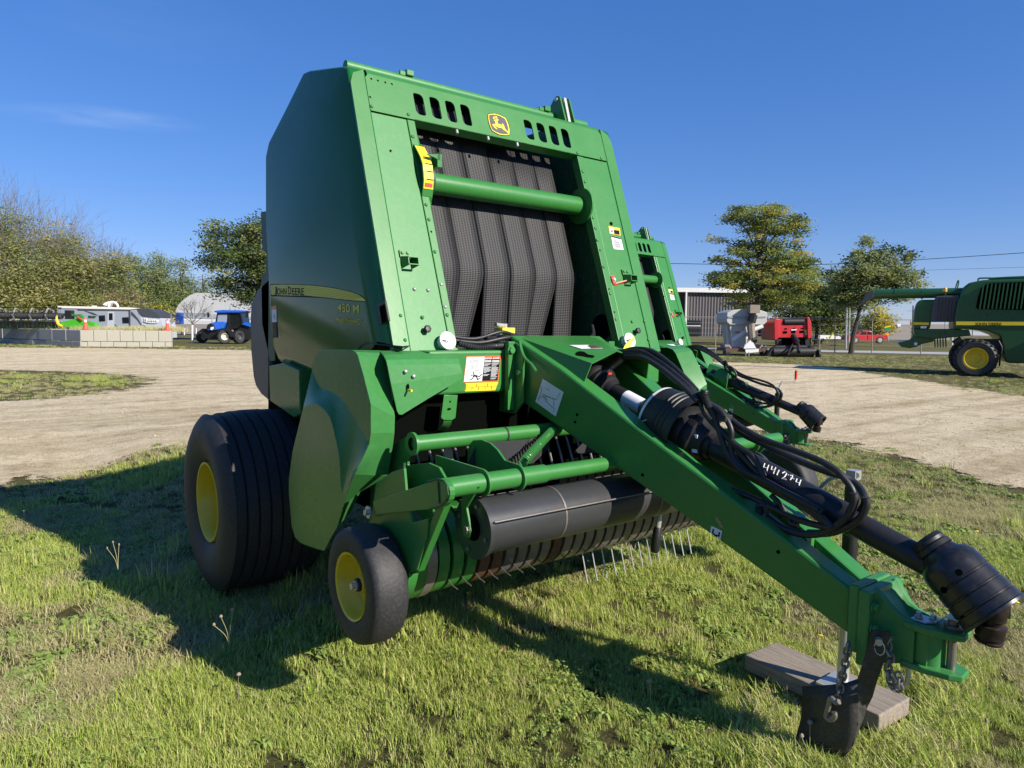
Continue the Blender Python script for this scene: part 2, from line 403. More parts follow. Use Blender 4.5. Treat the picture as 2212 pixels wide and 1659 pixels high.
    m = MB()  # rounded top of header + bottom lip
    prof = [(1.40,.003),(1.418,-.002),(1.431,-.015),(1.437,-.035),(1.434,-.16)]
    rows = [[FP(x,t,d) for x in (1.60,3.17)] for t, d in prof]; m.grid(rows); m.grid([[p-FU*.004 for p in r] for r in rows])
    m.prism([FP(1.83,1.197,.003),FP(2.93,1.197,.003),FP(2.93,1.19,-.05),FP(1.83,1.19,-.05)], FU*.004)
    part('header_top', m, M['green'], hd)
    # mid chamber top beam that the top rail sits on
    m = MB().tube([V(1.56,3.42,2.745),V(3.2,3.42,2.745)], .028, 12); part('top_rail', m, M['green2'], B)
    m = MB()
    for x in (1.89,2.84): m.box((x,3.385,2.765),(x+.045,3.43,2.795)); m.box((x-.035,3.395,2.76),(x+.0,3.42,2.785)); m.prism([V(x-.06,3.40,2.76),V(x-.03,3.40,2.785),V(x-.03,3.42,2.785),V(x-.06,3.42,2.76)],(0,0,-.01))
    each('rail_clamp', m, M['green'], B, bevel=.006)
    m = MB(); a = [V(2.93,3.55,2.70),V(2.93,3.30,2.70),V(2.93,3.36,2.86),V(2.93,3.39,2.87),V(2.93,3.42,2.85)]
    m.prism(a,(.012,0,0)); m.prism([p+V(.075,0,0) for p in a],(.012,0,0)); lb = part('lift_bracket', m, M['green'], B, .002)
    part('bracket_link', MB().prism([V(2.965,3.36,2.86),V(2.965,3.40,2.86),V(2.965,3.34,2.70),V(2.965,3.31,2.70)],(.02,0,0)).cyl(V(2.92,3.385,2.845),V(3.03,3.385,2.845),.012), M['steel'], lb)
    # deer badge
    KL = CR(1930,430,140,1787)
    bo = [(280,320),(420,285),(620,290),(800,335),(1000,415),(1200,530),(1290,700),(1370,920),(1405,1150),(1390,1400),(1250,1440),(1050,1440),(850,1400),(650,1310),(460,1180),(370,980),(300,740),(270,520)]
    bi = [(345,385),(500,360),(700,375),(900,440),(1150,585),(1240,780),(1300,1000),(1325,1180),(1310,1345),(1100,1360),(900,1330),(700,1250),(510,1130),(430,930),(370,700),(340,500)]
    by = [(300,350),(420,325),(620,320),(800,365),(1000,445),(1185,550),(1265,720),(1340,930),(1380,1150),(1370,1385),(1250,1415),(1050,1412),(860,1378),(670,1290),(485,1170),(400,975),(325,740),(295,520)]
    deer = [(740,600),(700,545),(640,555),(525,575),(520,555),(560,530),(520,480),(530,470),(600,510),(640,515),(580,440),(600,432),(650,480),(705,530),(660,435),(685,430),(735,480),(755,540),(757,612),(830,625),(800,675),(755,670),(760,760),(800,840),(920,865),(1030,920),(993,810),(1010,803),(1095,910),(1105,970),(1150,1060),(1180,1130),(1260,1190),(1315,1270),(1320,1330),(1220,1235),(1080,1150),(980,1055),(820,1030),(700,970),(590,915),(740,1080),(750,1120),(720,1115),(600,1020),(497,880),(510,848),(640,860),(648,700),(565,655),(575,625),(700,620)]
    bd = part('badge', MB().prism([hf(*KL(*p),.0045) for p in bo], FN*.001), M['ink'], hd)
    part('badge_border', MB().prism([hf(*KL(*p),.006) for p in by], FN*.001), M['lyellow'], bd)
    part('badge_field', MB().prism([hf(*KL(*p),.0075) for p in bi], FN*.001), M['grey'], bd)
    part('badge_deer', MB().plate([hf(*KL(*p),.009) for p in deer], FN*.001, ()), M['lyellow'], bd)
    # bolts / rivets
    K2 = CR(1600,300,900); K4 = CR(1700,900,900)
    m = MB()
    for K, pts in ((K1, [(1345,624),(1752,713),(1803,958)]), (K2, [(82,388),(124,606),(256,1276),(284,1422),(1745,766),(1978,818),(1796,950),(1820,1052),(1898,1404),(1920,1508),(1941,1626)]),
                   (K3, [(1818,18),(1480,645),(1524,886),(1695,662),(1938,640)]), (K4, [(97,265),(217,884),(1695,150),(1757,413),(1820,676),(1876,927),(2038,950),(2158,945),(2198,1127),(1676,33)])):
        for p in pts: m.dome(hf(*K(*p), .004), FN, .0095)
    each('rivet', m, M['green'], B)
    m = MB()
    for K, pts in ((K3, [(1620,383),(1753,393),(1882,337),(1922,558)]), (K4, [(160,583),(201,804)])):
        for p in pts: m.dome(hf(*K(*p), .004), FN, .0095)
    for x in (2.08,2.28,2.48): m.cyl(FP(x,1.19,.0),FP(x,1.17,.0),.008,8)
    each('bolt', m, M['steel'], B)
    m = MB()
    for K, pts in ((K1, [(1340,322),(1413,341),(1494,361),(1567,379),(1327,523),(1555,1115)]), (K4, [(1718,250),(1807,632),(1860,858),(60,68)])):
        for p in pts: m.cyl(hf(*K(*p), .0035), hf(*K(*p), .0042), .006, 8)
    q = hf(*K2(2078,1460), .0035); m.cyl(q, q+FN*.001, .011, 12); each('panel_hole', m, M['dark'], B)
    # ---- belts
    xs = [1.858,1.936,2.105,2.282,2.455,2.640,2.822]
    xs = [1.865,2.03,2.195,2.37,2.54,2.70,2.845]
    def belt(x0, x1, k, lx0, lx1):
        prof = ([(-.16, 1.50)] if k < 3 else [])+[(-.15,1.235), (-.145,1.0),(-.145,.8),(-.145,.6),(-.145,.5),(-.155,.455),(-.18,.40),(-.245,.25),(-.35,0),(-.39,-.12)]
        vs, uv = [], []; L = 0; prev = None
        for i, (d, t) in enumerate(prof):
            f = max(0, (.42-t)/.5); a, b_ = x0+(lx0-x0)*f, x1+(lx1-x1)*f
            for j in range(5):
                x = a+(b_-a)*j/4; bow = .004*math.cos((j/4-.5)*math.pi)+.006*math.sin(t*5+k*1.7)*max(0,1.1-t)
                p = FP(x, t, d+bow*.5); vs.append(p); 
            if prev is not None: L += (Vector(FP(0,t,d))-prev).length
            prev = Vector(FP(0,t,d)); uv += [(x0+(x1-x0)*j/4, L) for j in range(5)]
        n = len(prof); m = MB(); rows = [vs[i*5:i*5+5] for i in range(n)]; m.grid(rows)
        me = mesh_of('belt', m, M['belt']); ul = me.uv_layers.new(name='UVMap')
        for lp_ in me.loops: ul.data[lp_.index].uv = uv[lp_.vertex_index]
        ob = bpy.data.objects.new('belt', me); COL.objects.link(ob); ob.parent = B
        sd = ob.modifiers.new('s', 'SOLIDIFY'); sd.thickness = .006
    sp = [(1.80,1.96),(1.90,2.02),(2.135,2.30),(2.305,2.46),(2.40,2.56),(2.655,2.79)]
    for i in range(6):
        belt(xs[i]+.002, xs[i+1]-.002, i, [xs[i]-.02, xs[i]-.06, xs[i]+.0, xs[i]+.0, xs[i]-.07, xs[i]+.0][i], [xs[i+1]-.03, xs[i+1]-.14, xs[i+1]-.01, xs[i+1]-.03, xs[i+1]-.14, xs[i+1]+.0][i])
    for k in range(3):
        a_, b_ = xs[k]+.002-.02, xs[k+1]-.002; q = [(-.10,1.225),(-.055,1.245),(-.042,1.275),(-.045,1.32),(-.06,1.40)]; L = 0; uv = []; rows = []; pv = None
        for d, t in q:
            c = FP(0,t,d); L += (c-pv).length if pv else 0; pv = c; rows.append([FP(a_,t,d),FP(b_,t,d)]); uv += [(a_,L),(b_,L)]
        me = mesh_of('upper_belt', MB().grid(rows), M['belt']); ul = me.uv_layers.new(name='UVMap')
        for lp_ in me.loops: ul.data[lp_.index].uv = uv[lp_.vertex_index]
        ob = bpy.data.objects.new('upper_belt', me); COL.objects.link(ob); ob.parent = B; ob.modifiers.new('s','SOLIDIFY').thickness = .005
    m = MB().lathe([(0,.05),(0,.07),(1.13,.07),(1.13,.05)], V(1.82,3.26,1.74),(1,0,0),20); part('belt_roller', m, M['blackm'], B)
    # ---- cross tube with flange
    a, b = V(1.86,3.15,2.172), V(2.935,3.15,2.172)
    m = MB().cyl(a+FN*.0,b,.054,28); ct = part('cross_tube', m, M['green'], B)
    m = MB().lathe([(0,.0),(0,.105),(-.012,.105),(-.012,0)], b+V(-.01,-.01,0),(1,0,0),28); part('tube_flange', m, M['green'], ct)
    m = MB().lathe([(0,.0),(0,.09),(.012,.09),(.012,0)], a+V(-.0,-.0,0),(1,0,0),28); part('tube_flange', m, M['dkgreen'], ct)
    # ---- bale size gauge
    GX = 1.792
    ge = [(1745,935),(1765,1010),(1815,1055),(1850,1120),(1880,1180),(1905,1260),(1914,1340),(1919,1425),(1912,1530),(1905,1610),(1893,1665),(1890,1720)]
    gpts = [hx(*K1(*p), GX) for p in ge]
    def gband(i0, i1, d, x0=0., x1=.058, mat=M['green'], nm='gauge_band', th=.004, par=None, pts=gpts):
        m = MB(); P = pts[i0:i1]; a = [p+V(x0,-d,0) for p in P]; b = [p+V(x1,-d,0) for p in P]; th = V(0,th,0)
        k = len(P); m.add(a+b+[p+th for p in a]+[p+th for p in b], [(i,i+1,k+i+1,k+i) for i in range(k-1)]+[(2*k+i,2*k+i+1,3*k+i+1,3*k+i) for i in range(k-1)]+[(i,i+1,2*k+i+1,2*k+i) for i in range(k-1)]+[(k+i,k+i+1,3*k+i+1,3*k+i) for i in range(k-1)])
        return part(nm, m, mat, par)
    gg = gband(0, 12, 0, par=B, nm='bale_size_gauge')
    gband(2, 9, .003, .002, .056, M['lyellow'], 'gauge_scale', .002, gg)
    m = MB()
    for y in (1180,1255,1338,1428):
        p = hx(*K1(np.interp(y,[q[1] for q in ge],[q[0] for q in ge]), y), GX)+V(.016,-.005,0); m.box(p, p+V(.038,.001,.004))
    each('gauge_tick', m, M['ink'], gg)
    p = hx(*K1(1915,1505), GX)+V(.008,-.005,0); part('gauge_red_mark', MB().box(p,p+V(.042,.001,.017)), M['red'], gg)
    p = hx(*K1(1905,1150), GX)+V(.02,-.012,0); part('gauge_pointer', MB().prism([p,p+V(.075,.0,.012),p+V(.075,0,-.02),p+V(.04,0,-.008)],(0,.01,0)).box(p+V(.06,0,-.05),p+V(.085,.06,.012)), M['green'], gg)
    # ---- white pulleys, knobs, latches, labels on panels
    for px, py in ((965,737),(1358,736)):
        o = hf(px,py,.03)
        m = MB().lathe([(-.03,.0),(-.03,.034),(.002,.036),(.002,.043),(.012,.043),(.014,.038),(.008,.034),(.006,.012),(.012,.011),(.012,.0005)], o, FN, 32)
        pu = part('twine_pulley', m, M['white'], B)
        part('pulley_bolt', MB().hexbolt(o+FN*.012, FN, .009,.008), M['steel'], pu)
        part('pulley_hole', MB().prism([o+FN*.0075+V(-.03,0,.003),o+FN*.0075+V(-.015,0,.003),o+FN*.0075+V(-.015,0,-.005),o+FN*.0075+V(-.03,0,-.005)],FN*.001), M['grey'], pu)
    for px, py in ((918,714),(1372,717)):
        o = hf(px,py,.0); m = MB().lathe([(0,.008),(.012,.008),(.014,.018),(.03,.019),(.033,.014),(.033,.0005)], o, FN, 6); part('knob', m, M['black'], B, .003)
    for px, py in ((875,560),(1352,598)):
        o = hf(px,py,.004); m = MB()
        m.prism([o+V(-.025,0,0)+FU*.045,o+V(.03,0,0)+FU*.045,o+V(.03,0,0)+FU*.01,o+V(-.025,0,0)+FU*.01], FN*.005)
        m.prism([o+V(-.022,0,0)+FU*.01,o+V(.03,0,0)+FU*.01,o+V(.04,0,0)-FU*.01+FN*.05,o+V(-.008,0,0)-FU*.01+FN*.05], FU*.004)
        for xx in (-.022,.03): m.prism([o+V(xx,0,0)+FU*.01,o+V(xx,0,0)-FU*.045,o+V(xx+.01,0,0)-FU*.045+FN*.045,o+V(xx+.01,0,0)-FU*.01+FN*.05],(.004,0,0))
        m.prism([o+V(-.012,0,0)-FU*.04+FN*.04,o+V(.04,0,0)-FU*.04+FN*.04,o+V(.04,0,0)-FU*.046+FN*.05,o+V(-.012,0,0)-FU*.046+FN*.05],FU*.004)
        la = part('light_bracket', m, M['green'], B); m = MB()
        for xx in (-.012,.016): m.hexbolt(o+V(xx,0,0)+FU*.03+FN*.005, FN, .008,.008)
        each('bracket_bolt', m, M['green2'], la)
    o = hf(*K4(1855,540),.004); m = MB().prism([o+V(-.02,0,0)+FU*.022,o+V(.006,0,0)+FU*.03,o+V(.012,0,0)-FU*.03,o+V(-.012,0,0)-FU*.03],FN*.004)
    m.prism([o+V(-.01,0,0)-FU*.028,o+V(.012,0,0)-FU*.03,o+V(.13,0,0)-FU*.0+FN*.02,o+V(.10,0,0)-FU*.006+FN*.02],FU*.006); rl = part('red_lever', m, M['red'], B)
    part('lever_bolt', MB().hexbolt(o+FN*.004, FN,.009,.008), M['steel'], rl)
    w = decal('caution_label', K4, ((1803,12),(1915,32),(1922,105),(1815,85)), 'f', .0015, FN*.001, M['lyellow'], rp)
    decal('label_picture', K4, ((1812,22),(1850,28),(1858,85),(1820,78)), 'f', .003, FN*.0008, M['label'], w); decal('label_text_panel', K4, ((1855,48),(1910,55),(1914,97),(1862,88)), 'f', .003, FN*.0008, M['ink'], w)
    decal('label_flame', K4, ((1830,68),(1830,45),(1838,55),(1842,42),(1850,72)), 'f', .0042, FN*.0005, M['red'], w)
    w = decal('instruction_label', K4, ((1828,102),(1925,128),(1952,245),(1862,238),(1850,225)), 'f', .0015, FN*.001, M['label'], rp)
    decal('label_heading', K4, ((1830,104),(1925,129),(1928,142),(1836,118)), 'f', .003, FN*.0008, M['ink'], w)
    m = MB()
    for i in range(9): m.prism([hf(*K4(x,y),.003) for x,y in ((1850+i*2.5,135+i*10),(1925+i*2.2-(i*29%20),152+i*10),(1925+i*2.2-(i*29%20),156+i*10),(1850+i*2.5,139+i*10))],FN*.0005)
    part('label_print', m, M['grey'], w)
    # ---- lower front beam and danger decal
    m = MB().box((1.62,2.70,1.145),(2.12,2.86,1.343)); m.box((2.65,2.70,1.145),(3.15,2.86,1.343)); m.box((2.0,2.74,1.15),(2.75,2.86,1.34)); bm_ = each('front_beam', m, M['green'], B, bevel=.012)[0]
    KN = CR(1840,1410,180,1757); YD = 2.699
    dl = lambda nm, c, k, mat, par=None, d=.0008: part(nm, MB().prism([hy(*KN(*p), YD-k) for p in c], (0,-d,0)), mat, par)
    w = dl('danger_label', ((245,150),(1595,128),(1490,1130),(125,1170)), 0, M['orange'], bm_)
    dl('label_picture', ((262,180),(965,168),(852,1115),(150,1142)), .0015, M['label'], w)
    dl('label_text_panel', ((958,275),(1568,262),(1465,1090),(865,1108)), .0015, M['ink'], w)
    dl('label_heading', ((968,172),(1578,155),(1568,258),(960,272)), .0015, M['red'], w)
    def ktext(K, st, a, b, c, y, bold=0.):
        w_, h_ = tw(st, bold=bold); A, B_, C_ = (hy(*K(*p), y) for p in (a, b, c)); return lambda u, v: A+(B_-A)*(u/w_)+(C_-A)*(v/h_)
    for x0 in (0, 300):
        a, b, c = (1040+x0,260-.02*x0),(1240+x0,255-.02*x0),(1045+x0,190-.02*x0)
        part('danger_lettering', MB().text('DANGER', 1, ktext(KN,'DANGER',a,b,c,YD-.0035,.02), bold=.02), M['label'], w)
        part('danger_triangle', MB().prism([hy(*KN(*p),YD-.003) for p in ((975+x0,262-.02*x0),(1035+x0,261-.02*x0),(1010+x0,190-.02*x0))],(0,-.0006,0)), M['label'], w)
    m = MB()
    for col, rows in ((0,[(430,270),(468,220),(505,140),(562,270),(598,260),(632,210),(665,270),(700,270),(738,220),(778,110),(850,230),(890,170)]),(290,[(410,280),(448,260),(488,190),(550,190),(585,270),(618,240),(652,270),(685,280),(720,200),(750,280),(788,230),(822,265),(855,210),(888,190),(925,260),(985,220),(1022,190)])):
        for y, wd in rows:
            s_ = -(y-300)*.085; m.prism([hy(*KN(x,yy),YD-.003) for x,yy in ((962+col+s_,y+6),(962+col+s_+wd,y-2),(962+col+s_+wd-2,y+12),(960+col+s_,y+20))],(0,-.0005,0))
    for col in (0,295):
        for y in (310,355): m.prism([hy(*KN(x,yy),YD-.003) for x,yy in ((962+col,y),(1180+col+(60 if col else -y%50),y-8),(1180+col+(60 if col else -y%50),y+18),(960+col,y+26))],(0,-.0005,0))
    part('label_print', m, M['label'], w)
    m = MB()
    def pl(K, pts, wd, y):
        for (x0,y0),(x1,y1) in zip(pts, pts[1:]):
            dx, dy = x1-x0, y1-y0; L = math.hypot(dx,dy) or 1; nx, ny = -dy/L*wd/2, dx/L*wd/2
            m.prism([hy(*K(*p), y) for p in ((x0+nx,y0+ny),(x1+nx,y1+ny),(x1-nx,y1-ny),(x0-nx,y0-ny))],(0,-.0004,0))
    for i, P in enumerate(([(540,740),(540,880),(640,900),(760,940),(860,835)],[(540,900),(500,1010),(380,1085)],[(640,900),(695,1060),(810,980)],[(530,900),(650,930)],[(530,930),(650,910)])): pl(KN, P, 34, YD-.003-i*.0005)
    m.prism([hy(*KN(468+28*math.cos(a),890+28*math.sin(a)),YD-.003) for a in np.linspace(0,6.28,12)[:-1]],(0,-.0004,0))
    part('label_figure', m, M['ink'], w)
    m = MB()
    for i, P in enumerate(([(255,390),(385,290),(740,260),(775,600),(745,690),(490,690),(420,790),(320,760),(240,720),(255,390)],[(400,300),(450,690)],[(345,330),(320,760)],[(440,290),(490,670)],[(700,275),(740,640)],[(465,320),(690,300)],[(475,470),(700,455)],[(610,700),(790,790),(760,700),(620,690)]),): pl(KN, P, 6, YD-.0028-i*.0003)
    for i in range(6): pl(KN, [(490+i*36,330-i*3),(500+i*36,445-i*3)], 5, YD-.003); pl(KN, [(500+i*36,500-i*3),(512+i*36,650-i*3)], 5, YD-.003)
    pl(KN, [(268+48*math.cos(a),860+75*math.sin(a)) for a in np.linspace(0,6.28,16)], 6, YD-.0033)
    part('label_drawing', m, M['grey'], w)
    w = dl('bale_width_label', ((215,1200),(1495,1150),(1370,1475),(200,1520),(180,1500)), 0, M['lyellow'], bm_)
    m = MB()
    for i, P in enumerate(([(235,1235),(208,1480)],[(665,1215),(650,1335)],[(1088,1200),(1072,1320)],[(480,1352),(462,1470)],[(738,1340),(722,1458)],[(990,1328),(972,1445)],[(1238,1320),(1222,1440)])): pl(KN, P, 16, YD-.0016)
    pl(KN, [(250,1358),(1440,1308)], 6, YD-.002); part('label_scale', m, M['ink'], w)
    for s_, a, b, c in (('6',(258,1308),(292,1306),(262,1250)),('4',(243,1450),(275,1448),(247,1398))): part('scale_numeral', MB().text(s_,1,ktext(KN,s_,a,b,c,YD-.0016)), M['ink'], w)
    # ---- left wing shield (bent sheet) and its mirror
    YW = 2.62
    edge = [(819,757.5,2.80),(828,766,2.70),(834,777,2.645),(837,789,2.625),(845,830,YW),(858,888,YW),(862,895,YW),(868,896,YW)]
    A = [hy(x,y,Y_) for x,y,Y_ in edge]
    tr = [hy(976,757.5,2.80),hy(984,763,2.70),hy(990,775,2.645),hy(993,786,2.625),hy(999,806,YW),hy(1000,814,YW),hy(998,818,YW),hy(930,858,YW)]
    m = MB().grid([[a+(b-a)*k/4 for k in range(5)] for a, b in zip(A, tr)], False)
    wg = part('wing_shield', m, M['green2'], B); sd = wg.modifiers.new('s','SOLIDIFY'); sd.thickness = .006
    m = MB()
    for p in ((1532,1195),(1611,1242)): m.dome(hy(*K3(*p),YW-.006),(0,-1,0),.009)
    each('shield_bolt', m, M['steel'], wg)
    c_ = hy(*K3(1555,1350),YW-.007); part('keyhole', MB().prism([c_+V(.006*math.cos(a),0,.016*math.sin(a)) for a in np.linspace(0,6.28,12)[:-1]],(0,.001,0)), M['dark'], wg)
    m = MB().cyl(c_+V(0,.0,-.012),c_+V(0,-.03,-.012),.005,8); part('shield_pin', m, M['lyellow'], wg)
    
    # strap hanging below wing (light green)
    KS = CR(1500,1550,700)
    m = MB().prism([hy(*KS(*p),2.68) for p in ((875,92),(1048,95),(1020,385),(975,415),(870,412),(835,385))],(0,.006,0))
    m.grid([[hy(*KS(870,420),2.68),hy(*KS(972,420),2.68)],[hy(*KS(860,460),2.69),hy(*KS(962,470),2.69)],[hy(*KS(820,520),2.73),hy(*KS(920,530),2.73)],[hy(*KS(765,562),2.8),hy(*KS(860,562),2.8)]])
    sp_ = part('hanger_strap', m, M['green'], B, .002)
    m = MB(); 
    for p, (a_, b_) in (((952,178),(.004,.004)),((938,272),(.010,.005))): c_ = hy(*KS(*p),2.678); m.prism([c_+V(a_*math.cos(t),0,b_*math.sin(t)) for t in np.linspace(0,6.28,12)[:-1]],(0,-.001,0))
    each('strap_hole', m, M['dark'], sp_)
    # right support plate with amber reflector
    KH = CR(1900,1250,1000)
    m = MB().plate([hy(*KH(*p),2.67) for p in ((1380,395),(1560,352),(1572,420),(1530,700),(1480,760),(1430,740),(1330,650))],(0,.02,0)); sp_ = part('support_plate', m, M['green'], B, .004)
    part('amber_reflector', MB().prism([hy(*KH(*p),2.666) for p in ((1482,425),(1525,440),(1470,712),(1424,708))],(0,-.004,0)), M['amber'], sp_)
    # ---- front fender near side
    def fender(fn, lab=None):
        U = 1.295; L_ = 1.250
        q = lambda x, y, X_: fn(hx(x, y, X_))
        loop = [(691,756,U),(681,768,U),(674,800,U),(655,880,L_),(632,975,L_),(624,1035,L_),(624,1065,L_),(630,1135,L_),(637,1160,L_),(648,1172,L_),(665,1181,L_),(700,1190,L_),(713,1165,L_),(729,1137,L_),(743,1090,L_),(766,1025,L_),(798,959,U),(801,935,U),(801,873,U),(785,810,U),(773,768,U),(768,760,U),(760,756,U)]
        P = [q(*t) for t in loop]
        c1 = [q(*t) for t in ((673,832,U),(690,836,U),(711,844,U),(730,856,U),(743,869,U),(768,908,U))]
        c2 = [q(*t) for t in ((662,866,L_),(680,872,L_),(700,885,L_),(714,905,L_),(722,935,L_),(733,990,L_),(740,1068,L_))]
        m = MB()
        def resamp(L, n):
            c = catmull(L, 6); d = [0]
            for i in range(1, len(c)): d.append(d[-1]+(c[i]-c[i-1]).length)
            o = []
            for k in range(n):
                t_ = d[-1]*k/(n-1); i = min(max(np.searchsorted(d, t_)-1, 0), len(c)-2); o.append(c[i].lerp(c[i+1], (t_-d[i])/max(d[i+1]-d[i], 1e-6)))
            return o
        N_ = 26; C1 = resamp([P[2]]+c1[1:]+[P[16]], N_); C2 = resamp([P[3]]+c2[1:]+[P[15]], N_)
        up = [P[0],P[1]]+C1+[P[17],P[18],P[19],P[20],P[21],P[22]]; m.add(up, [tuple(range(len(up)))])
        m.grid([[a_.lerp(b_, k_/5) for a_, b_ in zip(C1, C2)] for k_ in range(6)], True)
        lw = C2+[P[i] for i in (14,13,12,11,10,9,8,7,6,5,4)]; m.add(lw, [tuple(range(len(lw)))])
        # front return
        left = [hx(*loop[i]) for i in (22,21,20,19,18,17,16,15,14,13)]
        rp_ = [(823,757),(829,763),(833,775),(842,825),(853,900),(852,935),(849,960),(841,1020),(778,1063),(756,1110)]
        right = [hy(x,y,l.y+(.012)) for (x,y),l in zip(rp_, left)]; right[7] = hy(838,1028,left[7].y+.012); 
        k = len(left); m.add([fn(p) for p in left+right], [(i,i+1,k+i+1,k+i) for i in range(k-1)])
        # top return
        t0 = hx(691,756,U); m.add([fn(p) for p in (t0, left[0], right[0], Vector((right[0].x, t0.y, t0.z)))],[(0,1,2,3)])
        t1 = hx(681,768,U); t2 = hx(677,785,U); bk = [t0,t1,t2,hx(655,880,U),hx(632,975,L_),hx(624,1050,L_),hx(637,1160,L_),hx(665,1181,L_)]
        m.add([fn(p) for p in bk]+[fn(p+V(.10,0,0)) for p in bk],[(i,i+1,8+i+1,8+i) for i in range(7)])
        o = part('front_fender', m, M['fender'], B, .005, label=lab, smooth_angle=7); return o
    fender(lambda p: p); fender(mx)
    # ---- rear grey shroud and tailgate side
    m = MB(); g0 = [(583,596),(566,612),(552,632),(541,655),(539,700),(541,760),(546,815),(551,835),(562,852),(581,868)]
    a = [hx(x,y,1.50) for x,y in g0]; b = [p+V(.03,.0,0) for p in a]; top_ = [hx(583,596,1.44),hx(583,868,1.44)]
    m.prism(a, (.16,0,0)); part('rear_shroud', m, M['grey'], B, .02)
    m2 = MB().prism([mx(p) for p in a], (-.16,0,0)); part('rear_shroud', m2, M['grey'], B, .02)
    for fn in (lambda p: p, mx):
        m = MB(); a = [fn(hx(*p,1.50)) for p in ((564,592),(590,590),(594,780),(583,780),(566,700))]; m.prism(a, ((.05 if fn(V(0,0,0)).x == 0 else -.05),0,0))
        a = [fn(hx(*p,1.50)) for p in ((563,458),(580,455),(580,555),(566,540))]; m.prism(a, ((.06 if fn(V(0,0,0)).x == 0 else -.06),0,0)); part('rear_post', m, M['dkgreen'], B, .004)
        m = MB(); a = [fn(hx(*p,1.46)) for p in ((581,790),(612,784),(646,800),(648,895),(634,902),(583,866))]; m.prism(a, ((.12 if fn(V(0,0,0)).x == 0 else -.12),0,0)); part('lower_panel', m, M['fender'], B, .006)
    # ---- main wheels
    def main_wheel(cx, s):
        c = V(cx, 4.30, .415)
        prof = [(-.235,.23),(-.262,.26),(-.285,.33),(-.292,.385),(-.285,.44),(-.262,.488),(-.242,.512)]
        x = -.242
        for i in range(8):
            w = .053; r = .525-.020*((i-3.5)/3.5)**2
            prof += [(x+.003,r-.0),(x+w,r)]
            if i < 7: prof += [(x+w+.003,r-.016),(x+w+.0075,r-.016)]
            x += .0615
        prof += [(.262,.488),(.285,.44),(.292,.385),(.285,.33),(.262,.26),(.235,.23)]
        m = MB().lathe([(s*h, r) for h, r in prof], c, (1,0,0), 72)
        nv = []
        for v in m.v:
            x_, y_, z_ = v
            if s > 0 and z_ < -.10: dx = (x_-cx); z_ = -.10+(z_+.10)*.12; x_ = cx+dx*1.02
            nv.append((x_, y_, z_))
        m.v = nv
        t = part('wheel', m, M['tyre'], B)
        m = MB().lathe([(-.235,.232),(-.262,.232),(-.262,.222),(-.235,.205),(-.17,.198),(-.10,.185),(-.06,.15),(-.05,.09),(-.085,.085),(-.085,.0)][::1] if s > 0 else [(.235,.232),(.262,.232),(.262,.222),(.235,.205),(.17,.198),(.10,.185),(.06,.15),(.05,.09),(.085,.085),(.085,.0)], c, (1,0,0), 48)
        part('rim', m, M['yellow'], t)
        m = MB()
        for k in range(6): a_ = k*math.pi/3; m.hexbolt(c+V(-s*.06,.12*math.cos(a_),.12*math.sin(a_)),(-s,0,0),.012,.012)
        each('wheel_nut', m, M['steel'], t)
    main_wheel(1.345, 1); main_wheel(2*XC-1.345, -1)
    def gauge_wheel(c, s):
        prof = [(-.060,.135),(-.080,.139),(-.086,.150),(-.088,.175),(-.087,.200),(-.083,.213),(-.076,.2225),(-.060,.229),(-.03,.2325),(.03,.2325),(.060,.229),(.076,.2225),(.083,.213),(.087,.200),(.088,.175),(.086,.150),(.080,.139),(.060,.135)]
        t = part('gauge_wheel', MB().lathe([(s*(h*.86-.006), r) for h, r in prof], c, (1,0,0), 56), M['tyre'], B)
        rp_ = [(-.062,.137),(-.080,.136),(-.076,.127),(-.05,.118),(-.03,.112),(-.02,.10),(-.005,.092),(.0,.075),(-.002,.045),(-.03,.040),(-.04,.030),(-.04,.0)]
        part('rim', MB().lathe([(s*h, r) for h, r in rp_], c, (1,0,0), 40), M['yellow'], t)
        part('hub_cap', MB().lathe([(s*-.04,.028),(s*-.052,.026),(s*-.052,.0005)], c, (1,0,0), 20), M['black'], t)
        part('hub_bolt', MB().hexbolt(c+V(-s*.052,0,0),(-s,0,0),.014,.022), M['steel'], t)
        part('wheel_arm', MB().box(c+V(s*.08,-.03,-.03),c+V(s*.13,.03,.03)).box(c+V(s*.10,-.03,-.03),c+V(s*.125,.25,.10)), M['green'], t)
    gauge_wheel(V(1.245,2.54,.425), 1); gauge_wheel(V(3.86,2.36,.52), -1)
    # ---- pickup
    DY, DZ, DR = 2.56, .515, .185
    x0d, x1d = 1.47, 3.30; NS = 27; pit = (x1d-x0d)/NS
    def arcstrip(xa, xb, r0=DR):
        pts = []
        for a in np.linspace(-2.5, 1.5, 17):  # angle from -Y, ccw over top
            pts.append((DY-r0*math.cos(a), DZ+r0*math.sin(a)))
        lo = [V(xa,y,z) for y,z in pts]; hi = [V(xb,y,z) for y,z in pts]; m = MB(); m.grid([lo, hi])
        n = len(pts); inn = [V(xa,DY-(r0-.02)*math.cos(a),DZ+(r0-.02)*math.sin(a)) for a in np.linspace(-2.5,1.5,17)]
        inn2 = [V(xb,p.y,p.z) for p in inn]; m.grid([lo, inn]); m.grid([hi, inn2]); return m
    for i in range(NS):
        xa = x0d+i*pit; mt = M['green'] if i < 3 else (M['rust'] if i in (3,4,9) else M['worn'])
        part('pickup_strip', arcstrip(xa+.009, xa+pit-.009), mt, B)
    part('pickup_reel', MB().cyl(V(1.44,DY,DZ),V(3.33,DY,DZ),.125,24), M['dark'], B)
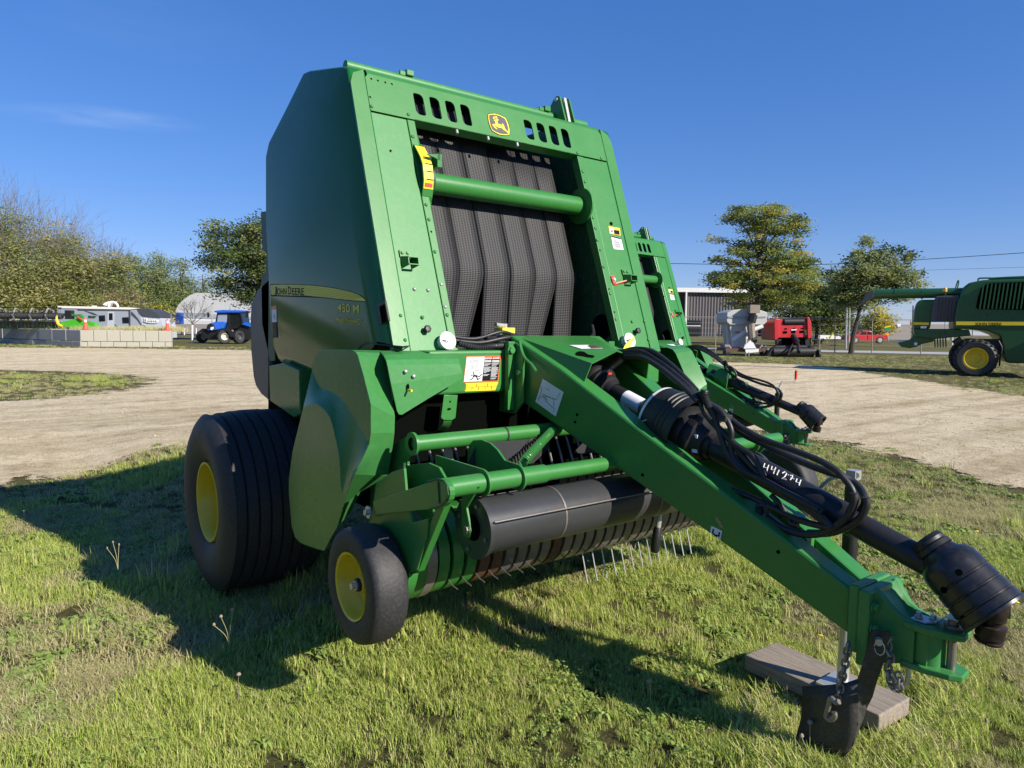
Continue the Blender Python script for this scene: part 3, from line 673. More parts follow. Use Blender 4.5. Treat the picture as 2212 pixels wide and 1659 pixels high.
    for i in range(NS-1):
        xa = x0d+(i+1)*pit
        m = MB().tube([V(xa,DY-.13,DZ-.09),V(xa,DY-.19,DZ-.115),V(xa+.004,DY-.218,DZ-.122)],.0024,6); part('tine', m, M['worn'], B)
        if i > 12: m = MB().tube([V(xa,DY-.0,DZ-.12),V(xa+.004,DY-.06,DZ-.335)],.0036,6); part('tine', m, M['steel'] if i > 10 else M['worn'], B)
    for fn in (lambda p: p, mx):
        m = MB(); c = fn(V(1.336,DY,DZ)); e = fn(V(1.465,DY,DZ)); m.lathe([(0,.0),(0,DR+.006),((e-c).length,DR+.006),((e-c).length,DR-.03)], c, (e-c), 40)
        dc = part('drum_end', m, M['green'], B)
    m = MB().lathe([(0,DR+.0075),(.045,DR+.0075)], V(1.42,DY,DZ),(1,0,0),40); part('drum_band', m, M['worn'], B)
    # pickup side frames (dark green plates)
    sf = [(870,945),(890,935),(893,985),(883,1010),(885,1060),(885,1160),(880,1245),(820,1250),(800,1150),(800,1040),(830,1000)]
    m = MB().prism([hx(x,y,1.44) for x,y in ((852,958),(880,942),(892,950),(892,975),(880,995),(880,1005),(925,1000),(948,1010),(962,1035),(968,1060),(930,1100),(925,1170),(905,1235),(850,1250),(815,1240),(800,1150),(812,1030))],(.012,0,0)); sf = part('pickup_side_frame', m, M['green'], B, .002)
    part('pickup_side_frame', MB().prism([mx(hx(x,y,1.44)) for x,y in ((852,958),(880,942),(892,950),(892,975),(880,995),(925,1000),(948,1010),(962,1035),(968,1060),(930,1100),(905,1235),(815,1240),(812,1030))],(-.012,0,0)), M['green'], B, .002)
    part('frame_side_plate', MB().prism([hx(x,y,1.39) for x,y in ((800,1040),(838,1034),(872,1000),(872,1250),(800,1250))],(.01,0,0)), M['dkgreen'], B)
    part('end_cover', MB().prism([hx(x,y,1.322) for x,y in ((812,1044),(845,1020),(872,1012),(878,1080),(890,1130),(925,1120),(922,1160),(900,1232),(862,1244),(822,1250),(804,1200),(800,1130))],(.012,0,0)), M['green'], B, .002)
    # upper tube + end flange
    m = MB().cyl(V(1.43,2.50,.975),V(3.34,2.50,.975),.034,20); ut = part('lift_tube', m, M['green'], B)
    part('tube_end', MB().lathe([(0,.02),(0,.048),(-.012,.048),(-.012,.026)], V(1.43,2.50,.975),(1,0,0),28), M['green'], ut)
    part('cable_tie', MB().lathe([(0,.036),(.008,.036)], V(1.885,2.50,.975),(1,0,0),20), M['blackm'], ut)
    # windguard bar, arm, brackets, roller
    bY, bZ = 2.12, .875
    wb = part('windguard_bar', MB().cyl(V(1.305,bY,bZ),V(1.80,bY,bZ),.037,24).cyl(V(1.80,bY,bZ),V(3.45,bY,bZ),.031,24), M['green'], B)
    arm = [(805,1083),(928,1042),(940,1037),(950,1036),(958,1038),(964,1043),(969,1051),(972,1060),(972,1070),(970,1079),(965,1087),(958,1093),(949,1097),(940,1099),(812,1112)]
    m = MB().prism([hx(x,y,1.295) for x,y in arm],(.022,0,0)); ar = part('windguard_arm', m, M['green'], B, .002)
    part('weld_bead', MB().tube([hx(x,y,1.293) for x,y in ((925,1040),(945,1035),(958,1038),(966,1050),(968,1068),(963,1084),(950,1094),(928,1099))],.004,6).tube([hx(946,1040,1.293),hx(949,1088,1.293)],.003,6), M['dkgreen'], ar)
    part('arm_bolt', MB().lathe([(0,0),(0,.026),(-.006,.026),(-.006,.012),(-.02,.012),(-.02,0)], hx(797,1106,1.30),(1,0,0),16), M['steel'], ar)
    def yzplate(X_, loop, th=.01, mat=M['green'], nm='bar_bracket', par=wb): return part(nm, MB().prism([V(X_,y,z) for y,z in loop],(th,0,0)), mat, par, .002)
    circ_ = lambda r, a0, a1, n=9: [(bY-r*math.cos(a), bZ+r*math.sin(a)) for a in np.linspace(a0, a1, n)]
    yzplate(1.50, circ_(.052,-1.4,1.6,17)+[(2.45,.93),(2.45,.86),(2.22,.83)], .010)
    yzplate(1.665, circ_(.052,-1.4,1.6,17)+[(2.20,.93),(2.25,.965),(2.30,.985),(2.36,.99),(2.42,.98),(2.45,.955),(2.46,.92),(2.46,.88),(2.22,.83)], .010)
    yzplate(3.2, circ_(.052,-1.4,1.6)+[(2.45,.93),(2.45,.86),(2.22,.83)], .010)
    # roller drop arms
    rY, rZ, rR = 2.155, .70, .107
    for xx in (1.455, 3.30): yzplate(xx, [(bY-.045,bZ),(bY+.05,bZ),(bY+.07,.80),(rY+.03,rZ+.01),(rY+.015,rZ-.03),(rY-.02,rZ-.03),(rY-.03,rZ),(rY-.0,.78)], .010, nm='roller_arm')
    m = MB().lathe([(0,.03),(0,rR+.012),(.02,rR+.012),(.02,rR),(1.78,rR),(1.78,rR+.012),(1.80,rR+.012),(1.80,.03)], V(1.485,rY,rZ),(1,0,0),48); ro = part('compressor_roller', m, M['roller'], B)
    part('roller_cap', MB().lathe([(-.002,.0),(-.002,.05)], V(1.485,rY,rZ),(1,0,0),24).cyl(V(1.46,rY,rZ),V(1.49,rY,rZ),.03,16), M['dark'], ro)
    m = MB()
    for a in (.3,1.87,3.44,5.01): m.cyl(V(1.479,rY+.09*math.cos(a),rZ+.09*math.sin(a)),V(1.486,rY+.09*math.cos(a),rZ+.09*math.sin(a)),.008,10)
    m.hexbolt(V(1.455,rY-.01,rZ-.0),(-1,0,0),.013,.01); each('cap_bolt', m, M['worn'], ro)
    m = MB().tube([V(1.50,rY-rR-.012,rZ+.045),V(2.9,rY-rR-.012,rZ+.045),V(3.26,rY-rR-.012,rZ+.045)],.0036,8)
    part('hold_down_rod', m, M['worn'], ro)
    m = MB()
    for xx in (1.86,2.43): m.lathe([(0,rR+.002),(.008,rR+.002)], V(xx,rY,rZ),(1,0,0),32)
    each('roller_band', m, M['worn'], ro)
    # spring
    a, b = V(1.735,2.17,.92), V(2.10,2.42,.985)
    d = (b-a).normalized(); n1 = d.cross(V(0,0,1)).normalized(); n2 = d.cross(n1); N = 30; pts = []
    for i in range(N*12+1):
        t = i/(N*12); an = 2*math.pi*i/12; pts.append(a+(b-a)*t+(n1*math.cos(an)+n2*math.sin(an))*.0175)
    m = MB().tube(pts,.0036,6); m.tube([b, b+d*.03],.008,8); part('spring', m, M['green'], B)
    # strap from arm to drum
    m = MB().prism([hx(*p,1.33) for p in ((944,1095),(962,1088),(903,1235),(889,1241),(884,1238))],(.03,0,0)); part('drum_strap', m, M['green'], B, .002)
    # dark throat, guide strips, deflector
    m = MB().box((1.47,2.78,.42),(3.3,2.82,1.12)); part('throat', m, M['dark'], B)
    for i in range(24):
        xx = 1.56+i*.068; m = MB().tube(catmull([V(xx,2.76,.93),V(xx,2.71,.90),V(xx,2.67,.82),V(xx,2.64,.74),V(xx,2.62,.70)],4),.006,6); part('stripper_finger', m, M['worn'], B)
    m = MB().plate([hy(*KS(*p),2.40) for p in ((1300,680),(1380,672),(1560,685),(1950,655),(1680,978),(1500,985),(1180,992),(1170,980))],(0,.004,0)); part('rubber_deflector', m, M['roller'], B)
    m = MB().plate([hy(*KS(*p),2.44) for p in ((1960,650),(2212,600),(2212,760),(2000,960),(1690,980))],(0,.004,0)); part('rubber_deflector', m, M['blackm'], B)
    m = MB().plate([hy(*KH(*p),2.5) for p in ((870,1245),(965,1145),(1090,1245))],(0,.004,0)); part('rubber_deflector', m, M['roller'], B)
    m = MB(); q = [hy(*KS(*p),2.6) for p in ((885,735),(955,735),(985,820),(995,930),(985,1010),(970,1025),(885,940))]; m.plate(q,(0,.006,0)); part('auger_flight', m, M['steel'], B)
    # ---- tongue
    def beam(fn, nm, mat):
        tp = [(2.085,2.72,1.415),(2.127,2.40,1.27),(2.1887,1.93,1.02),(2.2452,1.50,.80),(2.295,1.12,.60)]
        bt = [(2.085,2.72,1.13),(2.127,2.40,1.0),(2.1887,1.93,.80),(2.2452,1.50,.615),(2.295,1.12,.445)]
        th = [.085,.09,.095,.10,.085]
        m = MB(); k = 5; vs = [V(*p) for p in tp]+[V(*p) for p in bt]+[V(p[0]+t,p[1],p[2]-.0) for p,t in zip(tp,th)]+[V(p[0]+t,p[1],p[2]) for p,t in zip(bt,th)]
        m.add([fn(v) for v in vs], [(i,i+1,k+i+1,k+i) for i in range(4)]+[(2*k+i,2*k+i+1,3*k+i+1,3*k+i) for i in range(4)]+[(i,i+1,2*k+i+1,2*k+i) for i in range(4)]+[(k+i,k+i+1,3*k+i+1,3*k+i) for i in range(4)]+[(4,9,19,14),(0,5,15,10)])
        return part(nm, m, mat, B, .010)
    nb = beam(lambda p: p, 'tongue_beam', M['green']); beam(mx, 'tongue_beam', M['green'])
    part('tongue_gusset', MB().prism([V(2.36,1.32,.71),V(2.41,1.32,.71),V(2.41,1.30,.50),V(2.36,1.30,.50)],(0,.01,0)).hexa([V(2.33,1.12,.60),V(2.44,1.12,.60),V(2.44,1.30,.60),V(2.33,1.30,.60)],[V(2.33,1.12,.45),V(2.44,1.12,.45),V(2.44,1.30,.53),V(2.33,1.30,.53)]), M['green'], B)
    # decals on the near beam
    bn = V(-1.6,-.21,0).normalized()
    def hb(px, py, d=0.):
        r = Vector(ray(px,py)); c = Vector(CAM); o = V(2.085,2.72,1.2)+bn*d; return c+r*((o-c).dot(bn)/r.dot(bn))
    m = MB().prism([hb(*KH(*p),.001) for p in ((535,790),(600,585),(785,705),(715,920))],bn*.001); w = part('hose_routing_label', m, M['label'], nb)
    m = MB()
    for P in ([(560,780),(590,690),(585,660)],[(600,730),(640,780),(620,740),(720,770),(755,710)],[(620,780),(710,860),(690,880)],[(630,670),(660,690)],[(600,720),(700,770),(695,830)],[(560,760),(600,740),(620,770)]):
        m.tube([hb(*KH(*p),.0025) for p in P],.0011,4,False,False)
    part('label_drawing', m, M['grey'], w)
    K7 = CR(2700,2000,760)
    m = MB().prism([hb(*K7(*p),.001) for p in ((425,300),(550,360),(530,468),(408,380))],bn*.001); w = part('hitch_label', m, M['label'], nb)
    m = MB()
    for P in ([(448,340),(440,385),(470,412)],[(520,375),(510,425),(488,410)],[(475,405),(480,430)]): m.tube([hb(*K7(*p),.002) for p in P],.0034,6,True,False)
    part('label_mark', m, M['ink'], w)
    c_ = [hb(*K7(*p),.001) for p in ((468,215),(480,198),(500,205),(560,290),(566,315),(550,330),(530,318),(475,240))]; part('beam_slot', MB().prism(c_,bn*.001), M['slot'], nb)
    m = MB()
    for p in ((903,905),(887,970),(1483,1437)): q = hb(*KH(*p)); m.cyl(q,q+bn*.0015,.007,8)
    q = hb(*K7(1203,605)); m.cyl(q,q+bn*.0015,.007,8); each('beam_hole', m, M['dark'], nb)
    # root box
    m = MB(); m.prism([V(2.07,2.86,1.38),V(2.07,2.66,1.38),V(2.07,2.60,1.32),V(2.07,2.60,1.10),V(2.07,2.66,1.04),V(2.07,2.86,1.04)],(.012,0,0)); m.prism([V(2.69,2.86,1.38),V(2.69,2.66,1.38),V(2.69,2.60,1.32),V(2.69,2.60,1.10),V(2.69,2.66,1.04),V(2.69,2.86,1.04)],(.012,0,0))
    m.box((2.03,2.66,1.06),(2.07,2.69,1.385)); m.box((2.70,2.66,1.06),(2.74,2.69,1.385)); rb = part('tongue_mount', m, M['green'], B, .003)
    part('mount_bolt', MB().hexbolt(V(2.045,2.66,1.345),(0,-1,0),.016,.014).hexbolt(V(2.068,2.63,1.24),(-1,0,0),.012,.01), M['green2'], rb)
    # hood over drive shaft
    A_, B_, Cc, D_, E_ = V(2.12,2.74,1.412), V(2.65,2.74,1.412), V(2.385,2.30,1.352), V(2.195,2.27,1.298), V(2.165,2.31,1.165)
    Bm = V(2.385,2.74,1.415); Dr, Er = mx(D_), mx(E_); A2, B2 = V(2.10,2.74,1.20), V(2.67,2.74,1.20)
    m = MB(); vs = [A_,Bm,B_,Cc,D_,E_,Dr,Er,A2,B2]; fs = [(0,2,3),(0,3,4),(2,6,3),(0,4,5,8),(2,6,7,9)]
    m.add(vs, fs); hd_ = part('shaft_hood', m, M['green'], B); sd = hd_.modifiers.new('s','SOLIDIFY'); sd.thickness = .006; sd.offset = -1
    def hp(px, py, d=.003):
        r = Vector(ray(px,py)); c = Vector(CAM); best = None
        for (P0_,P1_,P2_) in ((A_,B_,Cc),(A_,Cc,D_)):
            nn = (P1_-P0_).cross(P2_-P0_).normalized(); nn = nn if nn.z > 0 else -nn; q = c+r*((P0_+nn*d-c).dot(nn)/r.dot(nn))
            u = nn*((P1_-P0_).cross(P2_-P0_).dot(nn)); ins = min(((P1_-P0_).cross(q-P0_)).dot(u),((P2_-P1_).cross(q-P1_)).dot(u),((P0_-P2_).cross(q-P2_)).dot(u))
            if best is None or ins > best[0]: best = (ins, q)
        return best[1]
    hdn = V(0,-.2,.98)
    q = [(890,365),(900,350),(930,343),(965,348),(985,362),(1000,372),(1055,382),(1058,392),(1045,398),(1000,394),(960,385),(905,378)]
    part('hood_slot', MB().prism([hp(*KH(*p)) for p in q], hdn*.001), M['dark'], hd_)
    part('hood_label', MB().prism([hp(*KH(*p)) for p in ((835,290),(1000,288),(1130,318),(940,322))], hdn*.001), M['label'], hd_)
    part('label_text_panel', MB().prism([hp(*KH(*p),.005) for p in ((1000,292),(1060,290),(1120,312),(1030,316))], hdn*.001), M['rust'], hd_)
    part('hood_strap', MB().tube(catmull([hx(*KH(*p),2.075) for p in ((395,250),(410,330),(440,400),(500,460),(540,520))],5),.008,6), M['green'], hd_)
    part('gearbox', MB().box((2.2,2.72,1.0),(2.57,2.86,1.36)), M['dark'], B)
    # ---- drive shaft
    AX = lambda y: 1.205-(2.45-y)*.315
    pt = lambda y, x=XC: V(x, y, AX(y)); ax = (pt(1.0)-pt(2.0)).normalized()
    so = pt(2.45); L = lambda y: (so-pt(y)).length
    def sh(nm, prof, mat, par, n=32, o=so, a=ax): return part(nm, MB().lathe(prof, o, a, n), mat, par)
    ds = sh('drive_shaft', [(L(2.44),.0),(L(2.44),.036),(L(2.05),.036)], M['black'], B, 24)
    sh('shaft_cone', [(-.03,.08),(.0,.088),(.03,.088),(.045,.078),(.05,.082),(.07,.082),(.075,.070),(.10,.064),(.115,.060),(.118,.050),(.14,.044),(.15,.040)], M['black'], ds)
    m = MB(); q = so+ax*.10; part('shaft_lock', MB().box(q+V(-.012,-.015,.058),q+V(.010,.0,.072)), M['red'], ds)
    sh('shaft_label', [(L(2.235),.0365),(L(2.12),.0365)], M['label'], ds)
    l0 = L(2.13)
    cn = [(l0,.036),(l0+.01,.046),(l0+.03,.055),(l0+.045,.058),(l0+.06,.095),(l0+.075,.108),(l0+.09,.112),(l0+.13,.119),(l0+.155,.122),(l0+.158,.127),(l0+.165,.127),(l0+.168,.124),(l0+.178,.128),(l0+.185,.128),(l0+.188,.125),(l0+.198,.129),(l0+.205,.129),(l0+.208,.126),(l0+.218,.130),(l0+.25,.131),(l0+.25,.126),(l0+.12,.110)]
    cn = [(l0+(h-l0)*1.12, r*1.17 if r > .05 else r) for h, r in cn]
    co = sh('shield_cone', cn, M['black'], ds, 48)
    sh('cone_ring', [(l0+.094,.1335),(l0+.109,.1360)], M['white'], co, 40)
    q = so+ax*(l0+.10)+V(-.105,-.02,-.045); 
    part('cone_latch', MB().tube([hx(*KH(*p),2.250) for p in ((1478,965),(1520,950),(1600,1010),(1590,1030),(1500,985))],.004,6), M['steel'], co)
    sh('inner_joint', [(l0+.15,.08),(l0+.22,.112),(l0+.26,.114),(l0+.292,.100),(l0+.30,.104),(l0+.335,.101),(l0+.34,.085),(l0+.36,.078),(l0+.385,.074),(l0+.388,.060),(l0+.41,.056)], M['black'], ds, 40)
    m = MB()
    for a_ in (2.4,3.2): q = so+ax*(l0+.36)+V(-.076*math.cos(a_-2.8),0,-.076*math.sin(a_-2.8)); m.box(q+V(-.006,-.012,-.008),q+V(.004,.012,.006))
    each('joint_clip', m, M['label'], ds)
    t1 = L(1.16); sh('shaft_tube', [(l0+.38,.05),(l0+.42,.051),(t1,.051),(t1+.004,.043),(L(.90),.043)], M['black'], ds, 32)
    # hand-written number along the tube
    K4b = CR(2600,1300,1000)
    strokes = [[(1015,1225),(1005,1262),(1040,1268)],[(1050,1240),(1032,1298)],[(1080,1252),(1072,1282),(1105,1288)],[(1112,1262),(1092,1318)],[(1142,1285),(1122,1330)],[(1170,1312),(1195,1300),(1208,1318),(1190,1345),(1165,1362),(1205,1368)],[(1222,1325),(1228,1328)],[(1240,1332),(1262,1332),(1258,1350),(1240,1372)],[(1245,1352),(1275,1362)],[(1300,1362),(1290,1392),(1322,1400)],[(1335,1372),(1318,1422)]]
    m = MB()
    def onshaft(px, py, r):
        d = Vector(ray(px,py)).normalized(); c = Vector(CAM); w_ = c-so; dp = d-ax*d.dot(ax); wp = w_-ax*w_.dot(ax)
        A2_, B2_, C2_ = dp.dot(dp), 2*dp.dot(wp), wp.dot(wp)-r*r; D2 = B2_*B2_-4*A2_*C2_
        t = -B2_/(2*A2_) if D2 < 0 else (-B2_-math.sqrt(D2))/(2*A2_); return c+d*t
    for S in strokes: m.tube([onshaft(*K4b(*p),.0515) for p in S],.0026,5,True,False)
    part('marker_number', m, M['white'], ds)
    # end bell
    e0 = V(XC,.885,.752); e1 = V(XC,.735,.622); ea = (e1-e0).normalized()
    bell = [(-.05,.045),(-.03,.052),(-.012,.060),(.0,.072),(.012,.079),(.03,.084),(.055,.086),(.085,.0865),(.088,.0835),(.093,.0835),(.096,.087),(.135,.0885),(.138,.0855),(.143,.0855),(.146,.089),(.182,.0905),(.185,.0875),(.190,.0875),(.193,.091),(.222,.093),(.226,.097),(.236,.096),(.236,.088),(.10,.07)]
    bell = [(h*.84, r*1.05) for h, r in bell]
    be = sh('end_bell', bell, M['bell'], ds, 48, e0, ea)
    sh('bell_collar', [(-.075,.046),(-.06,.053),(-.05,.050),(-.045,.056),(-.03,.058)], M['black'], be, 32, e0, ea)
    yk = e0+ea*.20
    m = MB().lathe([(-.07,.03),(-.02,.034),(.005,.033),(.008,.026),(.022,.026),(.025,.038),(.060,.038),(.063,.034),(.070,.034),(.072,.038),(.078,.036),(.078,.022),(.04,.022)], yk+V(-.02,0,.0), Vector((0.0,.12,-1)), 28)
    for sg in (-1,1): m.prism([yk+V(sg*.038,.02,.05),yk+V(sg*.038,-.02,.05),yk+V(sg*.03,-.025,-.01),yk+V(sg*.03,.025,-.01)],(sg*.01,0,0))
    part('yoke', m, M['yoke'], be)
    m = MB()
    for fa, fb in ((.06,.5),(.13,.2),(.16,-.5),(.075,-.3)):
        n_ = ea.cross(V(1,0,0)).normalized(); q = e0+ea*fa+V(-math.cos(fb),0,0)*.0915+n_*math.sin(fb)*.0915; m.cyl(q,q+(q-(e0+ea*fa)).normalized()*.001,.010,12)
    each('bell_hole', m, M['dark'], be)
    # ---- hitch
    hp_ = MB(); hp_.box((2.275,1.085,.40),(2.495,1.12,.625)); hp_.box((2.265,1.045,.37),(2.505,1.083,.62)); ht = part('hitch_plate', hp_, M['green2'], B, .006)
    m = MB()
    for z in (.57,.50,.43):
        for xx in (2.287,2.483): m.hexbolt(V(xx,1.043,z),(0,-1,0),.014,.016)
    each('hitch_bolt', m, M['green2'], ht)
    m = MB(); nk = [(1.05,.625,.085),(1.035,.612,.080),(1.015,.590,.072),(.995,.568,.066),(.97,.552,.062),(.93,.54,.062)]; kb = [(1.05,.38),(1.035,.385),(1.015,.385),(.995,.39),(.97,.40),(.93,.405)]
    lo = []; 
    for (y,z,hw),(y2,z2) in zip(nk,kb): lo.append([V(XC-hw,y,z2),V(XC-hw,y,z),V(XC-hw+.02,y,z+.004),V(XC-hw*.35,y,z-.02),V(XC+hw*.35,y,z-.02),V(XC+hw-.02,y,z+.004),V(XC+hw,y,z),V(XC+hw,y,z2)])
    m.grid(lo, False); m.box((XC-.050,.895,.40),(XC+.050,.97,.53)); m.lathe([(0,.048),(.12,.048)],V(XC,.91,.405),(0,0,1),24); part('hitch_neck', m, M['green2'], B, .003)
    def clev(z, th, nm):
        c = V(XC,.80,z); L_ = [V(XC-.068,.965,z),V(XC+.068,.965,z),V(XC+.068,.90,z),V(XC+.055,.84,z),V(XC+.035,.805,z),V(XC-.03,.80,z),V(XC-.052,.83,z),V(XC-.068,.90,z)]
        return part(nm, MB().prism(L_,(0,0,th)), M['green2'], B, .004)
    cl = clev(.520,.022,'clevis_plate'); clev(.395,.02,'clevis_plate')
    hm = MB().cyl(V(XC-.0,.845,.41),V(XC,.845,.52),.013,16).lathe([(0,.0),(0,.026),(.012,.026),(.012,.016),(.024,.016),(.024,0)],V(XC,.845,.543),(0,0,1),20); part('hitch_pin', hm, M['worn'], cl)
    m = MB().prism([V(XC-.038,.955,.543),V(XC+.025,.955,.543),V(XC+.025,.895,.543),V(XC-.012,.89,.543),V(XC-.038,.91,.543)],(0,0,.005)); m.prism([V(XC-.018,.895,.546),V(XC+.025,.895,.546),V(XC+.025,.86,.575),V(XC-.018,.86,.575)],(0,0,.005)); m.prism([V(XC-.028,.862,.576),V(XC+.034,.865,.576),V(XC+.04,.815,.58),V(XC-.026,.808,.58)],(0,0,.005)); part('pin_retainer', m, M['steel'], cl, .002)
    m = MB().hexbolt(V(XC-.012,.94,.549),(0,0,1),.009,.018); m.hexbolt(V(XC+.008,.905,.549),(0,0,1),.009,.014); each('retainer_bolt', m, M['steel'], cl)
    # ---- chains
    def chain(pts, n, r=.0042, a=.0125, mat=M['worn'], nm='safety_chain'):
        P = catmull(pts, 12); Ls = [0]
        for i in range(1,len(P)): Ls.append(Ls[-1]+(P[i]-P[i-1]).length)
        m = MB(); sp = Ls[-1]/n
        for k in range(n):
            s_ = (k+.5)*sp; j = max(i for i in range(len(Ls)) if Ls[i] <= s_); j = min(j, len(P)-2)
            c = P[j]; t = (P[j+1]-P[j]).normalized(); u = t.cross(V(0,1,.1)).normalized(); w = t.cross(u)
            if k % 2: u = w
            hl = sp*.5+r*1.2; ring = []
            for q in range(14):
                an = 2*math.pi*q/14; ring.append(c+t*(hl-a)*(1 if math.cos(an) > 0 else -1)*1.0+t*math.cos(an)*a+u*math.sin(an)*a*.85)
            ring.append(ring[0]); ring.append(ring[1]); m.tube(ring, r, 6, False)
        return part(nm, m, mat, B)
    K8 = CR(3000,2400,1000); KQ = CR(3200,2000,896)
    chain([hx(*K8(*p),2.238) for p in ((870,385),(865,450),(835,600),(810,720),(790,830),(760,900))], 10)
    m = MB().tube(catmull([hx(*K8(*p),2.212) for p in ((790,900),(760,905),(715,870),(690,960),(675,1030),(715,1060),(750,1030),(745,990))],5),.009,8); part('chain_hook', m, M['worn'], B)
    chain([hx(*K8(*p),2.285) for p in ((1245,340),(1220,430),(1245,500),(1225,590),(1240,700),(1270,780),(1320,770),(1325,690),(1300,650))], 12)
    m = MB().tube(catmull([hx(*K8(*p),2.36) for p in ((1270,640),(1280,740),(1330,770),(1385,740),(1400,640),(1390,590),(1340,585))],5),.008,8); part('chain_hook', m, M['steel'], B)
    chain([hx(*KQ(*p),2.47) for p in ((590,830),(640,800),(700,795),(790,800),(850,850),(890,930),(930,1010),(950,1070))], 11)
    # ---- rubber flap hanging at the hitch
    rows = [((1090,272),(1250,288)),((1062,320),(1245,300)),((1045,400),(1215,420)),((1010,520),(1190,540)),((985,620),(1155,640)),((958,700),(1125,720)),((955,800),(1085,860)),((955,950),(1035,960)),((955,1100),(1005,1050)),((915,1290),(935,1240)),((830,1392),(850,1380))]
    R_ = [[hx(*K8(*a),2.248), hx(*K8(*b),2.262+.006*i)] for i, (a, b) in enumerate(rows)]
    m = MB().grid(R_, False); fl = part('rubber_flap', m, M['flap'], B); fl.modifiers.new('s','SOLIDIFY').thickness = .005
    rows = [((462,765),(700,755),(850,735),(955,700)),((465,900),(700,900),(850,900),(955,850)),((450,1050),(700,1060),(860,1060),(955,1000)),((410,1200),(650,1240),(850,1250),(948,1150)),((388,1330),(600,1360),(800,1380),(900,1320))]
    R_ = [[hx(*K8(*c), x_) for c, x_ in zip(r, (2.225,2.232,2.24,2.248))] for r in rows]
    m = MB().grid(R_); fl2 = part('flap_fold', m, M['flap'], fl); fl2.modifiers.new('s','SOLIDIFY').thickness = .005
    q = hx(*K8(1140,355),2.248); part('flap_pin', MB().cyl(q,q+V(-.02,-.01,0),.011,12).tube(catmull([q+V(-.015,-.01,.0)+V(0,math.cos(a)*.016,math.sin(a)*.022-.018) for a in np.linspace(0,6,9)],4),.0016,5), M['steel'], fl)
    # ---- jack
    JX, JY = 2.60, 1.285
    jk = part('jack', MB().cyl(V(JX,JY,.44),V(JX,JY,.875),.027,20).lathe([(0,.03),(.0,.036),(.02,.036),(.02,.03)],V(JX,JY,.43),(0,0,1),20).box((JX-.12,JY-.01,.50),(JX,JY+.012,.60)), M['black'], B)
    part('jack_inner_tube', MB().cyl(V(JX,JY,.115),V(JX,JY,.45),.0215,20), M['steel'], jk)
    part('jack_foot', MB().hexa([V(JX-.07,JY-.06,.112),V(JX+.06,JY-.06,.112),V(JX+.06,JY+.06,.112),V(JX-.07,JY+.06,.112)],[V(JX-.075,JY-.065,.120),V(JX+.065,JY-.065,.120),V(JX+.065,JY+.065,.120),V(JX-.075,JY+.065,.120)]).hexa([V(JX-.12,JY-.04,.135),V(JX-.07,JY-.06,.114),V(JX-.07,JY+.06,.114),V(JX-.12,JY+.04,.135)],[V(JX-.12,JY-.04,.142),V(JX-.07,JY-.06,.121),V(JX-.07,JY+.06,.121),V(JX-.12,JY+.04,.142)]), M['steel'], jk)
    K5b = CR(2700,1800,1000)
    part('jack_head', MB().cyl(V(JX,JY,.875),V(JX,JY,.905),.018,16).cyl(V(JX-.02,JY-.02,.925),V(JX+.035,JY+.01,.925),.012,12).box((JX-.025,JY-.02,.905),(JX+.02,JY+.015,.94)), M['steel'], jk)
    cr = [hx(*K5b(*p),2.50) for p in ((1450,238),(1420,240),(1370,262),(1300,325),(1288,350),(1298,385))]; m = MB().tube(catmull(cr,5),.009,10); jh = part('crank_handle', m, M['steel'], jk)
    q = hx(*K5b(1300,390),2.50); part('handle_grip', MB().lathe([(0,.012),(.03,.013),(.035,.028),(.05,.030),(.055,.02)],q,(0,-.1,-1),8), M['black'], jh)
    part('release_lever', MB().tube([hx(*K5b(*p),2.52) for p in ((1440,425),(1448,500),(1456,620))],.010,10).tube(catmull([hx(*K5b(*p),2.62) for p in ((1530,690),(1545,860),(1565,950),(1560,1000),(1545,985))],5),.007,8), M['steel'], jk)
    part('jack_label', MB().prism([hx(*K5b(*p),2.565) for p in ((1492,965),(1530,952),(1540,988),(1512,1000))],(-.001,0,0)), M['lyellow'], jk)
    # second stub leg behind (stored stand)
    q0, q1 = hy(1428,1090,2.25), hy(1413,1198,2.25)
    part('parking_stand', MB().cyl(q0,q0+(q1-q0)*.52,.014,12), M['steel'], B); each('stand_grip', MB().lathe([(0,.016),(.02,.022),(.11,.023),(.125,.015)],q0+(q1-q0)*.45,(q1-q0),12).tube([hy(1410,1050,2.22),hy(1418,1085,2.22),q0],.007,6), M['black'], B)
    # ---- hoses
    K9 = CR(2600,1300,1000); K0 = CR(1900,1250,1000)
    def hose(K, pts, X_, r=.0115, mat=M['hose'], nm='hose', rib=False):
        P = [hx(*K(*p[:2]), p[2] if len(p) > 2 else X_) for p in pts]; c = catmull(P, 8)
        if rib:
            c2 = []; rs = []
            Ls = [0]
            for i in range(1,len(c)): Ls.append(Ls[-1]+(c[i]-c[i-1]).length)
            n = int(Ls[-1]/.0035)
            for k in range(n+1):
                s_ = k/n*Ls[-1]; i = min(np.searchsorted(Ls, s_, 'right')-1, len(c)-2); f_ = (s_-Ls[i])/max(Ls[i+1]-Ls[i],1e-6); c2.append(c[i].lerp(c[i+1], f_)); rs.append(r*(1 if k%2 else .84))
            return part(nm, MB().tube(c2, rs, 12), mat, B)
        return part(nm, MB().tube(c, r, 10), mat, B)
    # bundle leaving the hood
    st0 = [(1240,345,2.46),(1330,345,2.44),(1480,350,2.40),(1640,440,2.36),(1790,560,2.32),(1900,660,2.30),(1975,740,2.30)]
    hose(KH, st0, 2.3); hose(KH, [(x,y+26,z-.01) for x,y,z in st0], 2.3); hose(KH, [(x-6,y+48,z-.03) for x,y,z in st0[1:]], 2.3)
    hose(KH, [(1310,345,2.48),(1420,322,2.44),(1570,345,2.40),(1720,450,2.36),(1850,570,2.33),(1960,690,2.31)], 2.3)
